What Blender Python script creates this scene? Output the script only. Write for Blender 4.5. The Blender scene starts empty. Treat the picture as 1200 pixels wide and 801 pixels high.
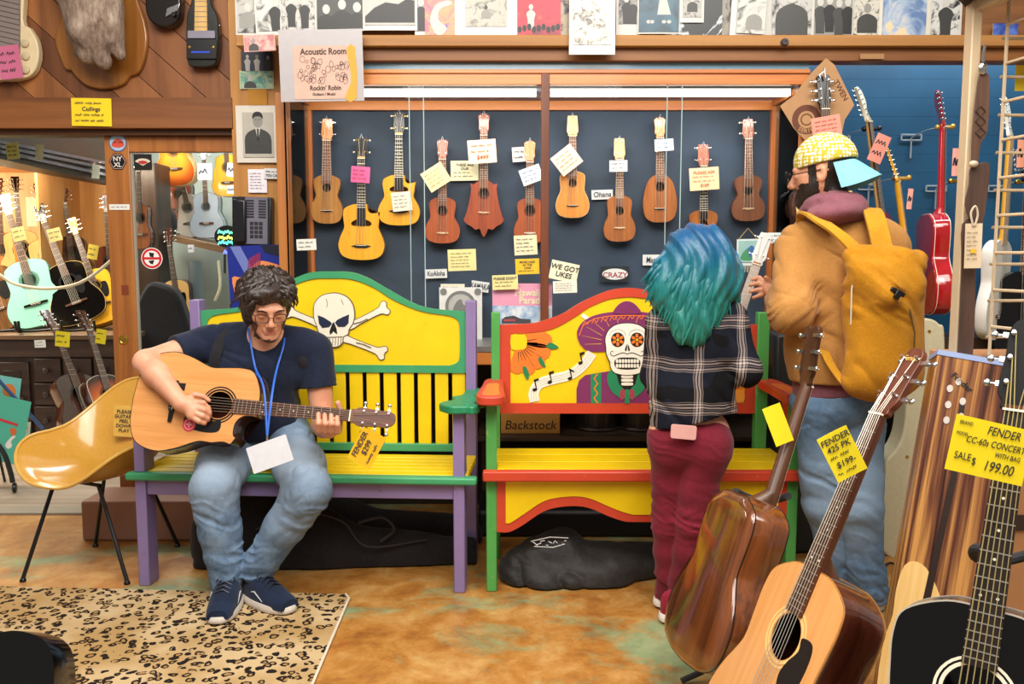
import bpy, bmesh, math, random
import numpy as np
from mathutils import Vector, Matrix, Euler
from mathutils.geometry import tessellate_polygon
from math import sin, cos, pi, radians
random.seed(7)
SC = bpy.context.scene
COL = SC.collection
# ---------------------------------------------------------------- camera geometry (1200x801 frame)
F = 1000.0; HC = 1.34; TH = radians(5.7)
C0 = Vector((0, 0, HC))
def ray(px, py):
    u = (px-600)/F; v = (400.5-py)/F
    return Vector((u, cos(TH)+v*sin(TH), -sin(TH)+v*cos(TH)))
def P(px, py, Y):
    d = ray(px, py); return C0 + d*(Y/d.y)
def PF(px, py, z=0.0):
    d = ray(px, py); return C0 + d*((z-HC)/d.z)
def onp(M, px, py, c=0.0):            # where the sight line meets the local plane y=c of a thing
    Mi = M.inverted(); o = Mi@C0; d = Mi.to_3x3()@ray(px, py)
    t = (c-o.y)/d.y; q = o+d*t; return (q.x, q.z)
def onps(M, pts, c=0.0): return [onp(M, x, y, c) for x, y in pts]
def mpp(Y, py=400): # metres per pixel at depth plane Y
    return (P(601, py, Y)-P(600, py, Y)).length
# ---------------------------------------------------------------- colours / materials
def lin(h):
    h = h.lstrip('#'); r = []
    for i in (0, 2, 4):
        c = int(h[i:i+2], 16)/255
        r.append(c/12.92 if c <= .04045 else ((c+.055)/1.055)**2.4)
    return (*r, 1)
MATS = {}
class NT:
    def __init__(s, name):
        s.m = bpy.data.materials.new(name); s.m.use_nodes = True
        s.t = s.m.node_tree; s.b = s.t.nodes['Principled BSDF']
    def n(s, ty, **kw):
        x = s.t.nodes.new(ty)
        for k, v in kw.items():
            if k in ('ins',):
                for a, b in v.items(): s.set(x, a, b)
            else: setattr(x, k, v)
        return x
    def set(s, node, k, v):
        if isinstance(v, bpy.types.NodeSocket): s.t.links.new(v, node.inputs[k])
        else: node.inputs[k].default_value = v
    def coord(s, kind='Object', scale=(1, 1, 1), rot=(0, 0, 0), loc=(0, 0, 0)):
        c = s.n('ShaderNodeTexCoord'); m = s.n('ShaderNodeMapping')
        s.t.links.new(c.outputs[kind], m.inputs[0])
        m.inputs['Scale'].default_value = scale; m.inputs['Rotation'].default_value = rot; m.inputs['Location'].default_value = loc
        return m.outputs[0]
    def noise(s, vec, scale=5, detail=4, rough=.55, dist=0.0):
        x = s.n('ShaderNodeTexNoise'); s.t.links.new(vec, x.inputs['Vector'])
        x.inputs['Scale'].default_value = scale; x.inputs['Detail'].default_value = detail
        x.inputs['Roughness'].default_value = rough; x.inputs['Distortion'].default_value = dist
        return x.outputs['Fac']
    def ramp(s, fac, stops, interp='LINEAR'):
        r = s.n('ShaderNodeValToRGB'); s.t.links.new(fac, r.inputs[0]); e = r.color_ramp.elements
        r.color_ramp.interpolation = interp
        while len(e) > 1: e.remove(e[-1])
        e[0].position = stops[0][0]; e[0].color = lin(stops[0][1]) if isinstance(stops[0][1], str) else (*[stops[0][1]]*3, 1)
        for p, c in stops[1:]:
            q = e.new(p); q.color = lin(c) if isinstance(c, str) else (c, c, c, 1)
        return r.outputs[0]
    def math(s, op, a, b=0.0, c=None):
        x = s.n('ShaderNodeMath', operation=op); s.set(x, 0, a); s.set(x, 1, b)
        if c is not None: s.set(x, 2, c)
        return x.outputs[0]
    def mix(s, fac, a, b, mode='MIX'):
        x = s.n('ShaderNodeMix', data_type='RGBA', blend_type=mode)
        s.set(x, 0, fac)
        for k, v in ((6, a), (7, b)):
            if isinstance(v, str): x.inputs[k].default_value = lin(v)
            else: s.t.links.new(v, x.inputs[k])
        return x.outputs[2]
    def col(s, v):
        if isinstance(v, str): s.b.inputs['Base Color'].default_value = lin(v)
        else: s.t.links.new(v, s.b.inputs['Base Color'])
    def bump(s, h, strength=.3, dist=.01):
        b = s.n('ShaderNodeBump'); b.inputs['Strength'].default_value = strength; b.inputs['Distance'].default_value = dist
        s.t.links.new(h, b.inputs['Height']); s.t.links.new(b.outputs[0], s.b.inputs['Normal'])
    def fin(s, rough=.5, metal=0.0, coat=0.0, spec=None, **kw):
        s.b.inputs['Roughness'].default_value = rough; s.b.inputs['Metallic'].default_value = metal
        if coat: s.b.inputs['Coat Weight'].default_value = coat; s.b.inputs['Coat Roughness'].default_value = .08
        if spec is not None: s.b.inputs['Specular IOR Level'].default_value = spec
        for k, v in kw.items(): s.b.inputs[k.replace('_', ' ')].default_value = v
        return s.m
def M_(color, rough=.5, metal=0.0, coat=0.0, var=.08, spec=None, sc=30):
    """plain surface with faint procedural variation"""
    k = ('p', color, rough, metal, coat, var, spec, sc)
    if k in MATS: return MATS[k]
    t = NT('surface_'+color.strip('#')); v = t.coord()
    f = t.noise(v, sc, 3)
    d = t.ramp(f, [(.3, 1-var), (.7, 1.0)])
    t.col(t.mix(1.0, color, d, 'MULTIPLY'))
    MATS[k] = t.fin(rough, metal, coat, spec); return MATS[k]
def wood(c1, c2, rough=.45, axis='z', sc=1.0, coat=0.0, ring=.5):
    k = ('w', c1, c2, rough, axis, sc, coat, ring)
    if k in MATS: return MATS[k]
    t = NT('wood_'+c1.strip('#')); st = {'x': (1.2, 22, 22), 'y': (22, 1.2, 22), 'z': (22, 22, 1.2)}[axis]
    v = t.coord(scale=tuple(a*sc for a in st))
    a = t.noise(v, 1.0, 5, .6, .6)
    v2 = t.coord(scale=tuple(a*sc*.22 for a in st)); b = t.noise(v2, 1.3, 2, .5, 1.5)
    f = t.math('ADD', t.math('MULTIPLY', a, 1-ring*.5), t.math('MULTIPLY', b, ring*.5))
    t.col(t.ramp(f, [(.36, c2), (.62, c1)]))
    t.bump(a, .12, .002)
    MATS[k] = t.fin(rough, 0, coat); return MATS[k]
def paint(c, wear='#8a6a45', amt=.2, rough=.42):
    k = ('pt', c, wear, amt, rough)
    if k in MATS: return MATS[k]
    t = NT('paint_'+c.strip('#')); v = t.coord(scale=(6, 6, 6)); a = t.noise(v, 2.2, 8, .72)
    v2 = t.coord(scale=(2, 2, 40)); b = t.noise(v2, 1.5, 3)
    w = t.ramp(a, [(.68-.12*amt, 0.0), (.82-.12*amt, .85)])
    base = t.mix(1.0, c, t.ramp(t.noise(v, 1.0, 3), [(.3, .86), (.7, 1.0)]), 'MULTIPLY')
    t.col(t.mix(w, base, wear)); t.bump(b, .15, .002)
    MATS[k] = t.fin(rough); return MATS[k]
def cloth(c, c2=None, rough=.9, sc=60, bs=.3):
    k = ('c', c, c2, rough, sc, bs)
    if k in MATS: return MATS[k]
    t = NT('cloth_'+c.strip('#')); v = t.coord(); a = t.noise(v, sc, 4); g = t.noise(v, 6, 3, .5, .4)
    t.col(t.ramp(t.math('ADD', t.math('MULTIPLY', a, .4), t.math('MULTIPLY', g, .6)), [(.35, c2 or c), (.65, c)]))
    t.bump(t.math('ADD', t.math('MULTIPLY', a, .3), g), bs, .01)
    MATS[k] = t.fin(rough, spec=.2); MATS[k].node_tree.nodes['Principled BSDF'].inputs['Sheen Weight'].default_value = .1
    return MATS[k]
def emis(c, s):
    k = ('e', c, s)
    if k in MATS: return MATS[k]
    t = NT('lamp_'+c.strip('#')); t.col(c); t.b.inputs['Emission Color'].default_value = lin(c); t.b.inputs['Emission Strength'].default_value = s
    MATS[k] = t.fin(.5); return MATS[k]
def glass(tint='#ffffff', rough=0.0, key='g'):
    k = (key, tint, rough)
    if k in MATS: return MATS[k]
    t = NT('clear_glass'); nt = t.t; nt.nodes.remove(t.b)
    o = [n for n in nt.nodes if n.type == 'OUTPUT_MATERIAL'][0]
    tr = t.n('ShaderNodeBsdfTransparent'); tr.inputs[0].default_value = lin(tint)
    gl = t.n('ShaderNodeBsdfGlossy'); gl.inputs['Roughness'].default_value = rough
    lw = t.n('ShaderNodeFresnel'); lw.inputs['IOR'].default_value = 1.22
    mx = t.n('ShaderNodeMixShader'); nt.links.new(lw.outputs[0], mx.inputs[0]); nt.links.new(tr.outputs[0], mx.inputs[1]); nt.links.new(gl.outputs[0], mx.inputs[2])
    nt.links.new(mx.outputs[0], o.inputs[0]); MATS[k] = t.m; return t.m
# ---------------------------------------------------------------- mesh builder
def smooth_pts(pts, n=6, closed=False):
    """Catmull-Rom through pts (any dimension)"""
    out = []; N = len(pts); pts = [Vector(p) for p in pts]
    rng = range(N) if closed else range(N-1)
    for i in rng:
        if closed: p0, p1, p2, p3 = pts[i-1], pts[i], pts[(i+1) % N], pts[(i+2) % N]
        else:
            p1, p2 = pts[i], pts[i+1]; p0 = pts[i-1] if i else p1*2-p2; p3 = pts[i+2] if i+2 < N else p2*2-p1
        for j in range(n):
            t = j/n
            out.append(.5*((2*p1)+(p2-p0)*t+(2*p0-5*p1+4*p2-p3)*t*t+(3*p1-p0-3*p2+p3)*t**3))
    if not closed: out.append(pts[-1])
    return [tuple(p) for p in out]
def circ(cx, cz, r, n=24, rz=None, a0=0):
    rz = r if rz is None else rz
    return [(cx+r*cos(2*pi*i/n+a0), cz+rz*sin(2*pi*i/n+a0)) for i in range(n)]
def rot2(pts, a, c=(0, 0)):
    ca, sa = cos(a), sin(a)
    return [(c[0]+(x-c[0])*ca-(z-c[1])*sa, c[1]+(x-c[0])*sa+(z-c[1])*ca) for x, z in pts]
def rrect(cx, cz, w, h, r=.0, n=4):
    if r <= 0: return [(cx-w/2, cz-h/2), (cx+w/2, cz-h/2), (cx+w/2, cz+h/2), (cx-w/2, cz+h/2)]
    out = []
    for sx, sz, a in ((1, -1, -pi/2), (1, 1, 0), (-1, 1, pi/2), (-1, -1, pi)):
        for i in range(n+1):
            t = a+pi/2*i/n; out.append((cx+sx*(w/2-r)+r*cos(t), cz+sz*(h/2-r)+r*sin(t)))
    return out
class MB:
    def __init__(s, T=None): s.v = []; s.f = []; s.mi = []; s.m = 0; s.T = T
    def add(s, vs, fs):
        o = len(s.v)
        for v in vs:
            v = Vector(v); s.v.append(tuple(s.T@v) if s.T is not None else tuple(v))
        for f in fs: s.f.append(tuple(i+o for i in f)); s.mi.append(s.m)
        return s
    def box(s, c, d, R=None, taper=1.0):
        vs = []; c = Vector(c)
        for z in (-1, 1):
            k = taper if z > 0 else 1
            for x, y in ((-1, -1), (1, -1), (1, 1), (-1, 1)):
                p = Vector((x*d[0]/2*k, y*d[1]/2*k, z*d[2]/2))
                if R is not None: p = R@p
                vs.append(c+p)
        return s.add(vs, [(3, 2, 1, 0), (4, 5, 6, 7), (0, 1, 5, 4), (1, 2, 6, 5), (2, 3, 7, 6), (3, 0, 4, 7)])
    def bx(s, x0, x1, y0, y1, z0, z1): return s.box(((x0+x1)/2, (y0+y1)/2, (z0+z1)/2), (abs(x1-x0), abs(y1-y0), abs(z1-z0)))
    def beam(s, a, b, w, d, up=(0, 0, 1)):
        """bar from a to b, width w (sideways) depth d"""
        a = Vector(a); b = Vector(b); z = (b-a).normalized(); x = z.cross(Vector(up))
        if x.length < 1e-4: x = z.cross(Vector((0, 1, 0)))
        x.normalize(); y = z.cross(x)
        R = Matrix((x, y, z)).transposed()
        return s.box((a+b)/2, (w, d, (b-a).length), R)
    def prism(s, pts, y0, y1, holes=(), front=True, back=True):
        """outline in XZ extruded along Y; front is at y0"""
        loops = [list(pts)]+[list(h) for h in holes]
        vs = []; starts = []
        for L in loops:
            starts.append(len(vs)); vs += [(x, y0, z) for x, z in L]
        n0 = len(vs)
        vs += [(x, y1, z) for L in loops for x, z in L]
        fs = []
        for st, L in zip(starts, loops):
            n = len(L)
            for i in range(n):
                j = (i+1) % n; fs.append((st+i, st+j, n0+st+j, n0+st+i))
        if holes:
            tr = tessellate_polygon([[Vector((x, z, 0)) for x, z in L] for L in loops])
            for t in tr:
                if front: fs.append(tuple(t))
                if back: fs.append(tuple(n0+i for i in reversed(t)))
        else:
            if front: fs.append(tuple(range(n0)))
            if back: fs.append(tuple(n0+i for i in reversed(range(n0))))
        return s.add(vs, fs)
    def tube(s, pts, r, n=8, closed=False, flat=None, cap=True):
        pts = [Vector(p) for p in pts]; N = len(pts)
        rs = r if isinstance(r, (list, tuple)) else [r]*N
        vs = []; nrm = None
        for i in range(N):
            if closed: t = (pts[(i+1) % N]-pts[i-1])
            else: t = pts[min(i+1, N-1)]-pts[max(i-1, 0)]
            if t.length < 1e-9: t = Vector((0, 0, 1))
            t.normalize()
            if nrm is None:
                nrm = t.cross(Vector((0, 1, 0)) if flat is None else Vector(flat))
                if nrm.length < 1e-3: nrm = t.cross(Vector((1, 0, 0)))
            nrm = (nrm-t*nrm.dot(t))
            if nrm.length < 1e-6: nrm = t.orthogonal()
            nrm.normalize(); b = t.cross(nrm)
            rr = rs[i]; ra, rb = rr if isinstance(rr, (list, tuple)) else (rr, rr)
            for k in range(n):
                a = 2*pi*k/n; vs.append(pts[i]+nrm*(ra*cos(a))+b*(rb*sin(a)))
        fs = []
        for i in range(N if closed else N-1):
            j = (i+1) % N
            for k in range(n):
                l = (k+1) % n; fs.append((i*n+k, i*n+l, j*n+l, j*n+k))
        if cap and not closed:
            fs.append(tuple(reversed(range(n)))); fs.append(tuple((N-1)*n+k for k in range(n)))
        return s.add(vs, fs)
    def lathe(s, prof, n=24, c=(0, 0, 0), R=None):
        vs = []; c = Vector(c)
        for r, z in prof:
            for k in range(n):
                p = Vector((max(r, 1e-5)*cos(2*pi*k/n), max(r, 1e-5)*sin(2*pi*k/n), z))
                if R is not None: p = R@p
                vs.append(c+p)
        fs = []
        for i in range(len(prof)-1):
            for k in range(n):
                l = (k+1) % n; fs.append((i*n+k, i*n+l, (i+1)*n+l, (i+1)*n+k))
        fs.append(tuple(reversed(range(n)))); fs.append(tuple((len(prof)-1)*n+k for k in range(n)))
        return s.add(vs, fs)
    def ell(s, c, r, R=None, n=14, m=9):
        r = (r, r, r) if not isinstance(r, (list, tuple)) else r
        vs = []; c = Vector(c)
        for i in range(m+1):
            a = pi*i/m
            for k in range(n):
                p = Vector((r[0]*sin(a)*cos(2*pi*k/n), r[1]*sin(a)*sin(2*pi*k/n), r[2]*cos(a)))
                if i in (0, m): p = Vector((0, 0, r[2]*cos(a)))+Vector((1e-5*cos(2*pi*k/n), 1e-5*sin(2*pi*k/n), 0))
                if R is not None: p = R@p
                vs.append(c+p)
        fs = [(i*n+k, (i+1)*n+k, (i+1)*n+(k+1) % n, i*n+(k+1) % n) for i in range(m) for k in range(n)]
        return s.add(vs, fs)
    def sheet(s, fn, nu, nv, thick=.001):
        """two sided thin sheet from fn(u,v)->point, u,v in 0..1; solid with the given thickness along -normal"""
        g = [[Vector(fn(i/nu, j/nv)) for j in range(nv+1)] for i in range(nu+1)]
        vs = []; 
        for lay in (0, 1):
            for i in range(nu+1):
                for j in range(nv+1):
                    du = g[min(i+1, nu)][j]-g[max(i-1, 0)][j]; dv = g[i][min(j+1, nv)]-g[i][max(j-1, 0)]
                    nn = du.cross(dv)
                    nn = nn.normalized() if nn.length > 1e-12 else Vector((0, 1, 0))
                    vs.append(g[i][j]+nn*(thick*lay))
        o = (nu+1)*(nv+1); fs = []
        ix = lambda i, j: i*(nv+1)+j
        for i in range(nu):
            for j in range(nv):
                a, b, c, d = ix(i, j), ix(i+1, j), ix(i+1, j+1), ix(i, j+1)
                fs.append((a, d, c, b)); fs.append((o+a, o+b, o+c, o+d))
        edge = [ix(i, 0) for i in range(nu+1)]+[ix(nu, j) for j in range(1, nv+1)]+[ix(i, nv) for i in range(nu-1, -1, -1)]+[ix(0, j) for j in range(nv-1, 0, -1)]
        for k in range(len(edge)):
            a, b = edge[k], edge[(k+1) % len(edge)]; fs.append((a, b, o+b, o+a))
        return s.add(vs, fs)
    def build(s, name, mats, parent=None, smooth=True, angle=35, bevel=0.0, seg=2, M=None, recalc=True):
        me = bpy.data.meshes.new(name); me.from_pydata(s.v, [], s.f)
        if not isinstance(mats, (list, tuple)): mats = [mats]
        for m in mats: me.materials.append(m)
        me.polygons.foreach_set('material_index', s.mi)
        me.validate(clean_customdata=False)
        if recalc:
            bm = bmesh.new(); bm.from_mesh(me); bmesh.ops.recalc_face_normals(bm, faces=bm.faces); bm.to_mesh(me); bm.free()
        if smooth:
            me.polygons.foreach_set('use_smooth', [True]*len(me.polygons)); me.set_sharp_from_angle(angle=radians(angle))
        me.update()
        o = bpy.data.objects.new(name, me); COL.objects.link(o)
        if parent is not None: o.parent = parent
        if M is not None: o.matrix_local = M
        if bevel > 0:
            b = o.modifiers.new('bevel', 'BEVEL'); b.width = bevel; b.segments = seg; b.limit_method = 'ANGLE'; b.angle_limit = radians(40)
        return o
def thing(name, label, cat, M=None, group=None):
    o = bpy.data.objects.new(name, None); COL.objects.link(o); o.empty_display_size = .05
    if M is not None: o.matrix_world = M
    o['label'] = label; o['category'] = cat
    if group: o['group'] = group
    return o
def tag(o, label, cat, group=None):
    o['label'] = label; o['category'] = cat
    if group: o['group'] = group
    return o
def struct(o): o['kind'] = 'structure'; return o
def plab(o, l): o['label'] = l; return o
def TR(loc, rz=0, rx=0, ry=0): return Matrix.Translation(loc)@Euler((rx, ry, rz)).to_matrix().to_4x4()
def axisM(bottom, top, front=(0, -1, 0)):
    """frame whose +Z runs bottom->top and whose -Y looks towards front"""
    bottom = Vector(bottom); top = Vector(top); z = (top-bottom).normalized(); f = Vector(front)
    y = -(f-z*f.dot(z)).normalized(); x = y.cross(z)
    M = Matrix((x, y, z)).transposed().to_4x4(); M.translation = bottom
    return M, (top-bottom).length
def text_part(s, size, m, parent, x, z, y, rot=0.0, shear=0.0, w=0.0, align='CENTER', name='lettering', sx=1.0, depth=.0004, sp=1.0, vert='CENTER'):
    cu = bpy.data.curves.new('t', 'FONT'); cu.body = s; cu.size = size; cu.align_x = align; cu.align_y = vert; cu.shear = shear
    cu.offset = w; cu.extrude = depth; cu.space_character = sp; cu.space_line = .85; cu.resolution_u = 3
    ob = bpy.data.objects.new('t', cu); me = bpy.data.meshes.new_from_object(ob)
    bpy.data.objects.remove(ob); bpy.data.curves.remove(cu)
    me.materials.clear(); me.materials.append(m)
    T = Matrix.Translation((x, y, z))@Euler((pi/2, 0, 0)).to_matrix().to_4x4()@Euler((0, 0, rot)).to_matrix().to_4x4()@Matrix.Diagonal((sx, 1, 1, 1))
    me.transform(T); o = bpy.data.objects.new(name, me); COL.objects.link(o); o.parent = parent
    return o
def scribble(mb, x0, x1, z, h, y, lw=None, seed=0):
    """one line of unreadable handwriting as a thin ribbon"""
    rnd = random.Random(seed); lw = lw or h*.16; x = x0
    while x < x1-h*.4:
        L = min(h*rnd.uniform(1.2, 3.2), x1-x); n = max(3, int(L/(h*.28))); pts = []
        for i in range(n+1): pts.append((x+L*i/n, y, z+(h*.5 if i % 2 else -h*.4)*rnd.uniform(.3, 1)))
        for a, b in zip(pts, pts[1:]):
            dx, dz = b[0]-a[0], b[2]-a[2]; l = math.hypot(dx, dz) or 1; nx, nz = -dz/l*lw/2, dx/l*lw/2
            mb.add([(a[0]-nx, y, a[2]-nz), (b[0]-nx, y, b[2]-nz), (b[0]+nx, y, b[2]+nz), (a[0]+nx, y, a[2]+nz)], [(0, 1, 2, 3)])
        x += L+h*rnd.uniform(.4, .8)
# ---------------------------------------------------------------- distance fields -> smooth bodies
class Field:
    def __init__(s, lo, hi, h):
        s.lo = np.array(lo, float); s.h = h; s.n = np.ceil((np.array(hi)-s.lo)/h).astype(int)+1
        s.f = np.full(tuple(s.n), .06, np.float32)
    def sub(s, lo, hi, pad):
        a = np.clip(np.floor((np.array(lo)-pad-s.lo)/s.h).astype(int), 0, s.n-1); b = np.clip(np.ceil((np.array(hi)+pad-s.lo)/s.h).astype(int)+1, 1, s.n)
        sl = tuple(slice(int(i), int(j)) for i, j in zip(a, b))
        ax = [(s.lo[i]+s.h*np.arange(sl[i].start, sl[i].stop)).astype(np.float32) for i in range(3)]
        return sl, ax[0][:, None, None], ax[1][None, :, None], ax[2][None, None, :]
    def op(s, sl, d, k, op):
        f = s.f[sl]
        if f.size == 0: return
        if op == 'u':
            h = np.clip(.5+.5*(f-d)/k, 0, 1); s.f[sl] = f+(d-f)*h-k*h*(1-h)
        elif op == 's':
            h = np.clip(.5-.5*(f+d)/k, 0, 1); s.f[sl] = f+(-d-f)*h+k*h*(1-h)
    def cone(s, a, b, ra, rb, k=.02, op='u', flat=None, q=1.0):
        a = np.array(a, float); b = np.array(b, float); R = max(ra, rb)
        sl, X, Y, Z = s.sub(np.minimum(a, b)-R, np.maximum(a, b)+R, .05)
        ba = b-a; L = max(ba.dot(ba), 1e-9)
        px, py, pz = X-a[0], Y-a[1], Z-a[2]
        t = np.clip((px*ba[0]+py*ba[1]+pz*ba[2])/L, 0, 1)
        dx, dy, dz = px-ba[0]*t, py-ba[1]*t, pz-ba[2]*t
        if flat is not None:
            n = np.array(flat, float); n /= np.linalg.norm(n); c = (dx*n[0]+dy*n[1]+dz*n[2])*(1/q-1)
            dx, dy, dz = dx+n[0]*c, dy+n[1]*c, dz+n[2]*c
        d = np.sqrt(dx*dx+dy*dy+dz*dz)-(ra+(rb-ra)*t)
        if flat is not None: d = d*(.5+.5*q)
        s.op(sl, d, k, op); return s
    def ell(s, c, r, R=None, k=.02, op='u'):
        r = np.array(r if isinstance(r, (list, tuple)) else (r, r, r), float); m = r.max(); c = np.array(c, float)
        sl, X, Y, Z = s.sub(c-m, c+m, .05)
        px, py, pz = X-c[0], Y-c[1], Z-c[2]
        if R is not None:
            R = np.array(R.to_3x3() if hasattr(R, 'to_3x3') else R)
            px, py, pz = (R[0][i]*px+R[1][i]*py+R[2][i]*pz for i in range(3)) if False else (R[0, 0]*px+R[1, 0]*py+R[2, 0]*pz, R[0, 1]*px+R[1, 1]*py+R[2, 1]*pz, R[0, 2]*px+R[1, 2]*py+R[2, 2]*pz)
        k0 = np.sqrt((px/r[0])**2+(py/r[1])**2+(pz/r[2])**2); k1 = np.sqrt((px/r[0]**2)**2+(py/r[1]**2)**2+(pz/r[2]**2)**2)
        d = k0*(k0-1)/np.maximum(k1, 1e-6)
        s.op(sl, d, k, op); return s
    def all(s): return s.sub(s.lo, s.lo+s.h*(s.n-1), 0)
    def cut(s, p, n):
        """remove everything on the +n side of p"""
        n = np.array(Vector(n).normalized()); sl, X, Y, Z = s.all()
        d = (X-p[0])*n[0]+(Y-p[1])*n[1]+(Z-p[2])*n[2]; s.f = np.maximum(s.f, d.astype(np.float32)); return s
    def disp(s, fn):
        ix = np.nonzero(np.abs(s.f) < .03); q = [s.lo[i]+s.h*ix[i] for i in range(3)]
        s.f[ix] += fn(*q).astype(np.float32); return s
    def merge(s, o, k=.004):
        h = np.clip(.5+.5*(s.f-o.f)/k, 0, 1); s.f = s.f+(o.f-s.f)*h-k*h*(1-h); return s
    def like(s):
        o = Field.__new__(Field); o.lo = s.lo; o.h = s.h; o.n = s.n; o.f = np.full(tuple(s.n), .06, np.float32); return o
    def mesh(s):
        f = s.f.copy(); f[0] = f[-1] = .05; f[:, 0] = f[:, -1] = .05; f[:, :, 0] = f[:, :, -1] = .05
        ins = f < 0; nx, ny, nz = f.shape; cnt = np.zeros((nx-1, ny-1, nz-1), np.int8)
        C = [(i, j, k) for i in (0, 1) for j in (0, 1) for k in (0, 1)]
        for i, j, k in C: cnt += ins[i:nx-1+i, j:ny-1+j, k:nz-1+k]
        act = (cnt > 0) & (cnt < 8); ids = np.argwhere(act); idx = np.full(act.shape, -1, np.int64); idx[act] = np.arange(len(ids))
        acc = np.zeros((len(ids), 3)); c = np.zeros(len(ids))
        for a in C:
            for ax in range(3):
                if a[ax]: continue
                b = list(a); b[ax] = 1
                fa = f[ids[:, 0]+a[0], ids[:, 1]+a[1], ids[:, 2]+a[2]]; fb = f[ids[:, 0]+b[0], ids[:, 1]+b[1], ids[:, 2]+b[2]]
                m = (fa < 0) != (fb < 0); t = np.where(m, fa/np.where(m, fa-fb, 1), 0)
                q = np.tile(np.array(a, float), (len(ids), 1)); q[:, ax] += t; acc += q*m[:, None]; c += m
        vs = s.lo+s.h*(ids+acc/c[:, None]); qs = []
        for ax in range(3):
            o1, o2 = [(1, 2), (2, 0), (0, 1)][ax]
            lo = [slice(None)]*3; hi = [slice(None)]*3; lo[ax] = slice(0, -1); hi[ax] = slice(1, None)
            A = ins[tuple(lo)]; B = ins[tuple(hi)]; ch = np.argwhere(A != B)
            ch = ch[(ch[:, o1] > 0) & (ch[:, o2] > 0) & (ch[:, o1] < f.shape[o1]-1) & (ch[:, o2] < f.shape[o2]-1)]
            def cell(d1, d2):
                q = ch.copy(); q[:, o1] -= d1; q[:, o2] -= d2; return idx[q[:, 0], q[:, 1], q[:, 2]]
            quad = np.stack([cell(0, 0), cell(1, 0), cell(1, 1), cell(0, 1)], 1)
            fl = A[ch[:, 0], ch[:, 1], ch[:, 2]]
            quad[fl] = quad[fl]; quad[~fl] = quad[~fl][:, ::-1]; qs.append(quad)
        return vs, np.concatenate(qs)
    def build(s, name, mats, parent=None, matfn=None, it=0):
        vs, qs = s.mesh(); me = bpy.data.meshes.new(name)
        me.vertices.add(len(vs)); me.vertices.foreach_set('co', vs.astype(np.float32).ravel())
        me.loops.add(len(qs)*4); me.loops.foreach_set('vertex_index', qs.astype(np.int32).ravel())
        me.polygons.add(len(qs)); me.polygons.foreach_set('loop_start', np.arange(0, len(qs)*4, 4, dtype=np.int32))
        if not isinstance(mats, (list, tuple)): mats = [mats]
        for m in mats: me.materials.append(m)
        me.update(calc_edges=True); me.validate()
        me.polygons.foreach_set('use_smooth', [True]*len(me.polygons))
        if matfn is not None:
            cen = vs[qs].mean(1); me.polygons.foreach_set('material_index', matfn(cen[:, 0], cen[:, 1], cen[:, 2]).astype(np.int32))
        o = bpy.data.objects.new(name, me); COL.objects.link(o)
        if parent is not None:
            o.parent = parent; me.transform(parent.matrix_world.inverted())
        if it:
            m = o.modifiers.new('smooth', 'SMOOTH'); m.iterations = it; m.factor = .5
        me.update(); return o

def vnoise(X, Y, Z, seed=0):
    xi, yi, zi = [np.floor(a).astype(np.int64) for a in (X, Y, Z)]; fx, fy, fz = X-xi, Y-yi, Z-zi
    fx, fy, fz = [a*a*(3-2*a) for a in (fx, fy, fz)]
    def h(i, j, k):
        n = (i*374761393+j*668265263+k*2147483647+seed*144665) & 0xffffffff; n = ((n ^ (n >> 13))*1274126177) & 0xffffffff; return ((n ^ (n >> 16)) & 0xffff)/65535.0
    r = 0
    for i in (0, 1):
        for j in (0, 1):
            for k in (0, 1): r = r+h(xi+i, yi+j, zi+k)*(fx if i else 1-fx)*(fy if j else 1-fy)*(fz if k else 1-fz)
    return r
# ================================================================ stringed instruments
CHROME = M_('#c9c9c9', .18, 1.0, var=.02); GOLD = M_('#c9a24a', .25, 1.0, var=.02); IVORY = M_('#efe8d2', .35, var=.03)
BLACKPL = M_('#111113', .3, var=.05); NICKEL = M_('#d8d6d0', .3, .9, var=.02); STRING = M_('#cfc9bb', .35, .7, var=.02)
ROSE = wood('#5a3322', '#331a12', .35, sc=2); EBONY = M_('#1a1614', .35, var=.1); WHITEPL = M_('#e9e6dc', .35, var=.03)
SPRUCE = wood('#e0a96a', '#d09452', .28, sc=2.2, coat=.5, ring=.15); MAHOG = wood('#5d2c1b', '#3a170e', .22, sc=1.3, coat=.9)
HOLEIN = wood('#6a4528', '#4a2e1a', .7)
def half_outline(L, lb, wa, ub, zs=(.25, .60, .83), sharp=.45):
    zl, zw, zu = [z*L for z in zs]
    return [(0, 0), (.5*lb, .018*L), (.86*lb, .09*L), (lb, zl), (.93*lb, zl+(zw-zl)*.42), (wa*1.04+.05*(lb-wa), zl+(zw-zl)*.82), (wa, zw),
            (wa*.45+ub*.55, zw+(zu-zw)*.45), (ub, zu), (ub*.9, zu+(L-zu)*.55), (ub*sharp, L*.992), (0, L)]
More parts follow.
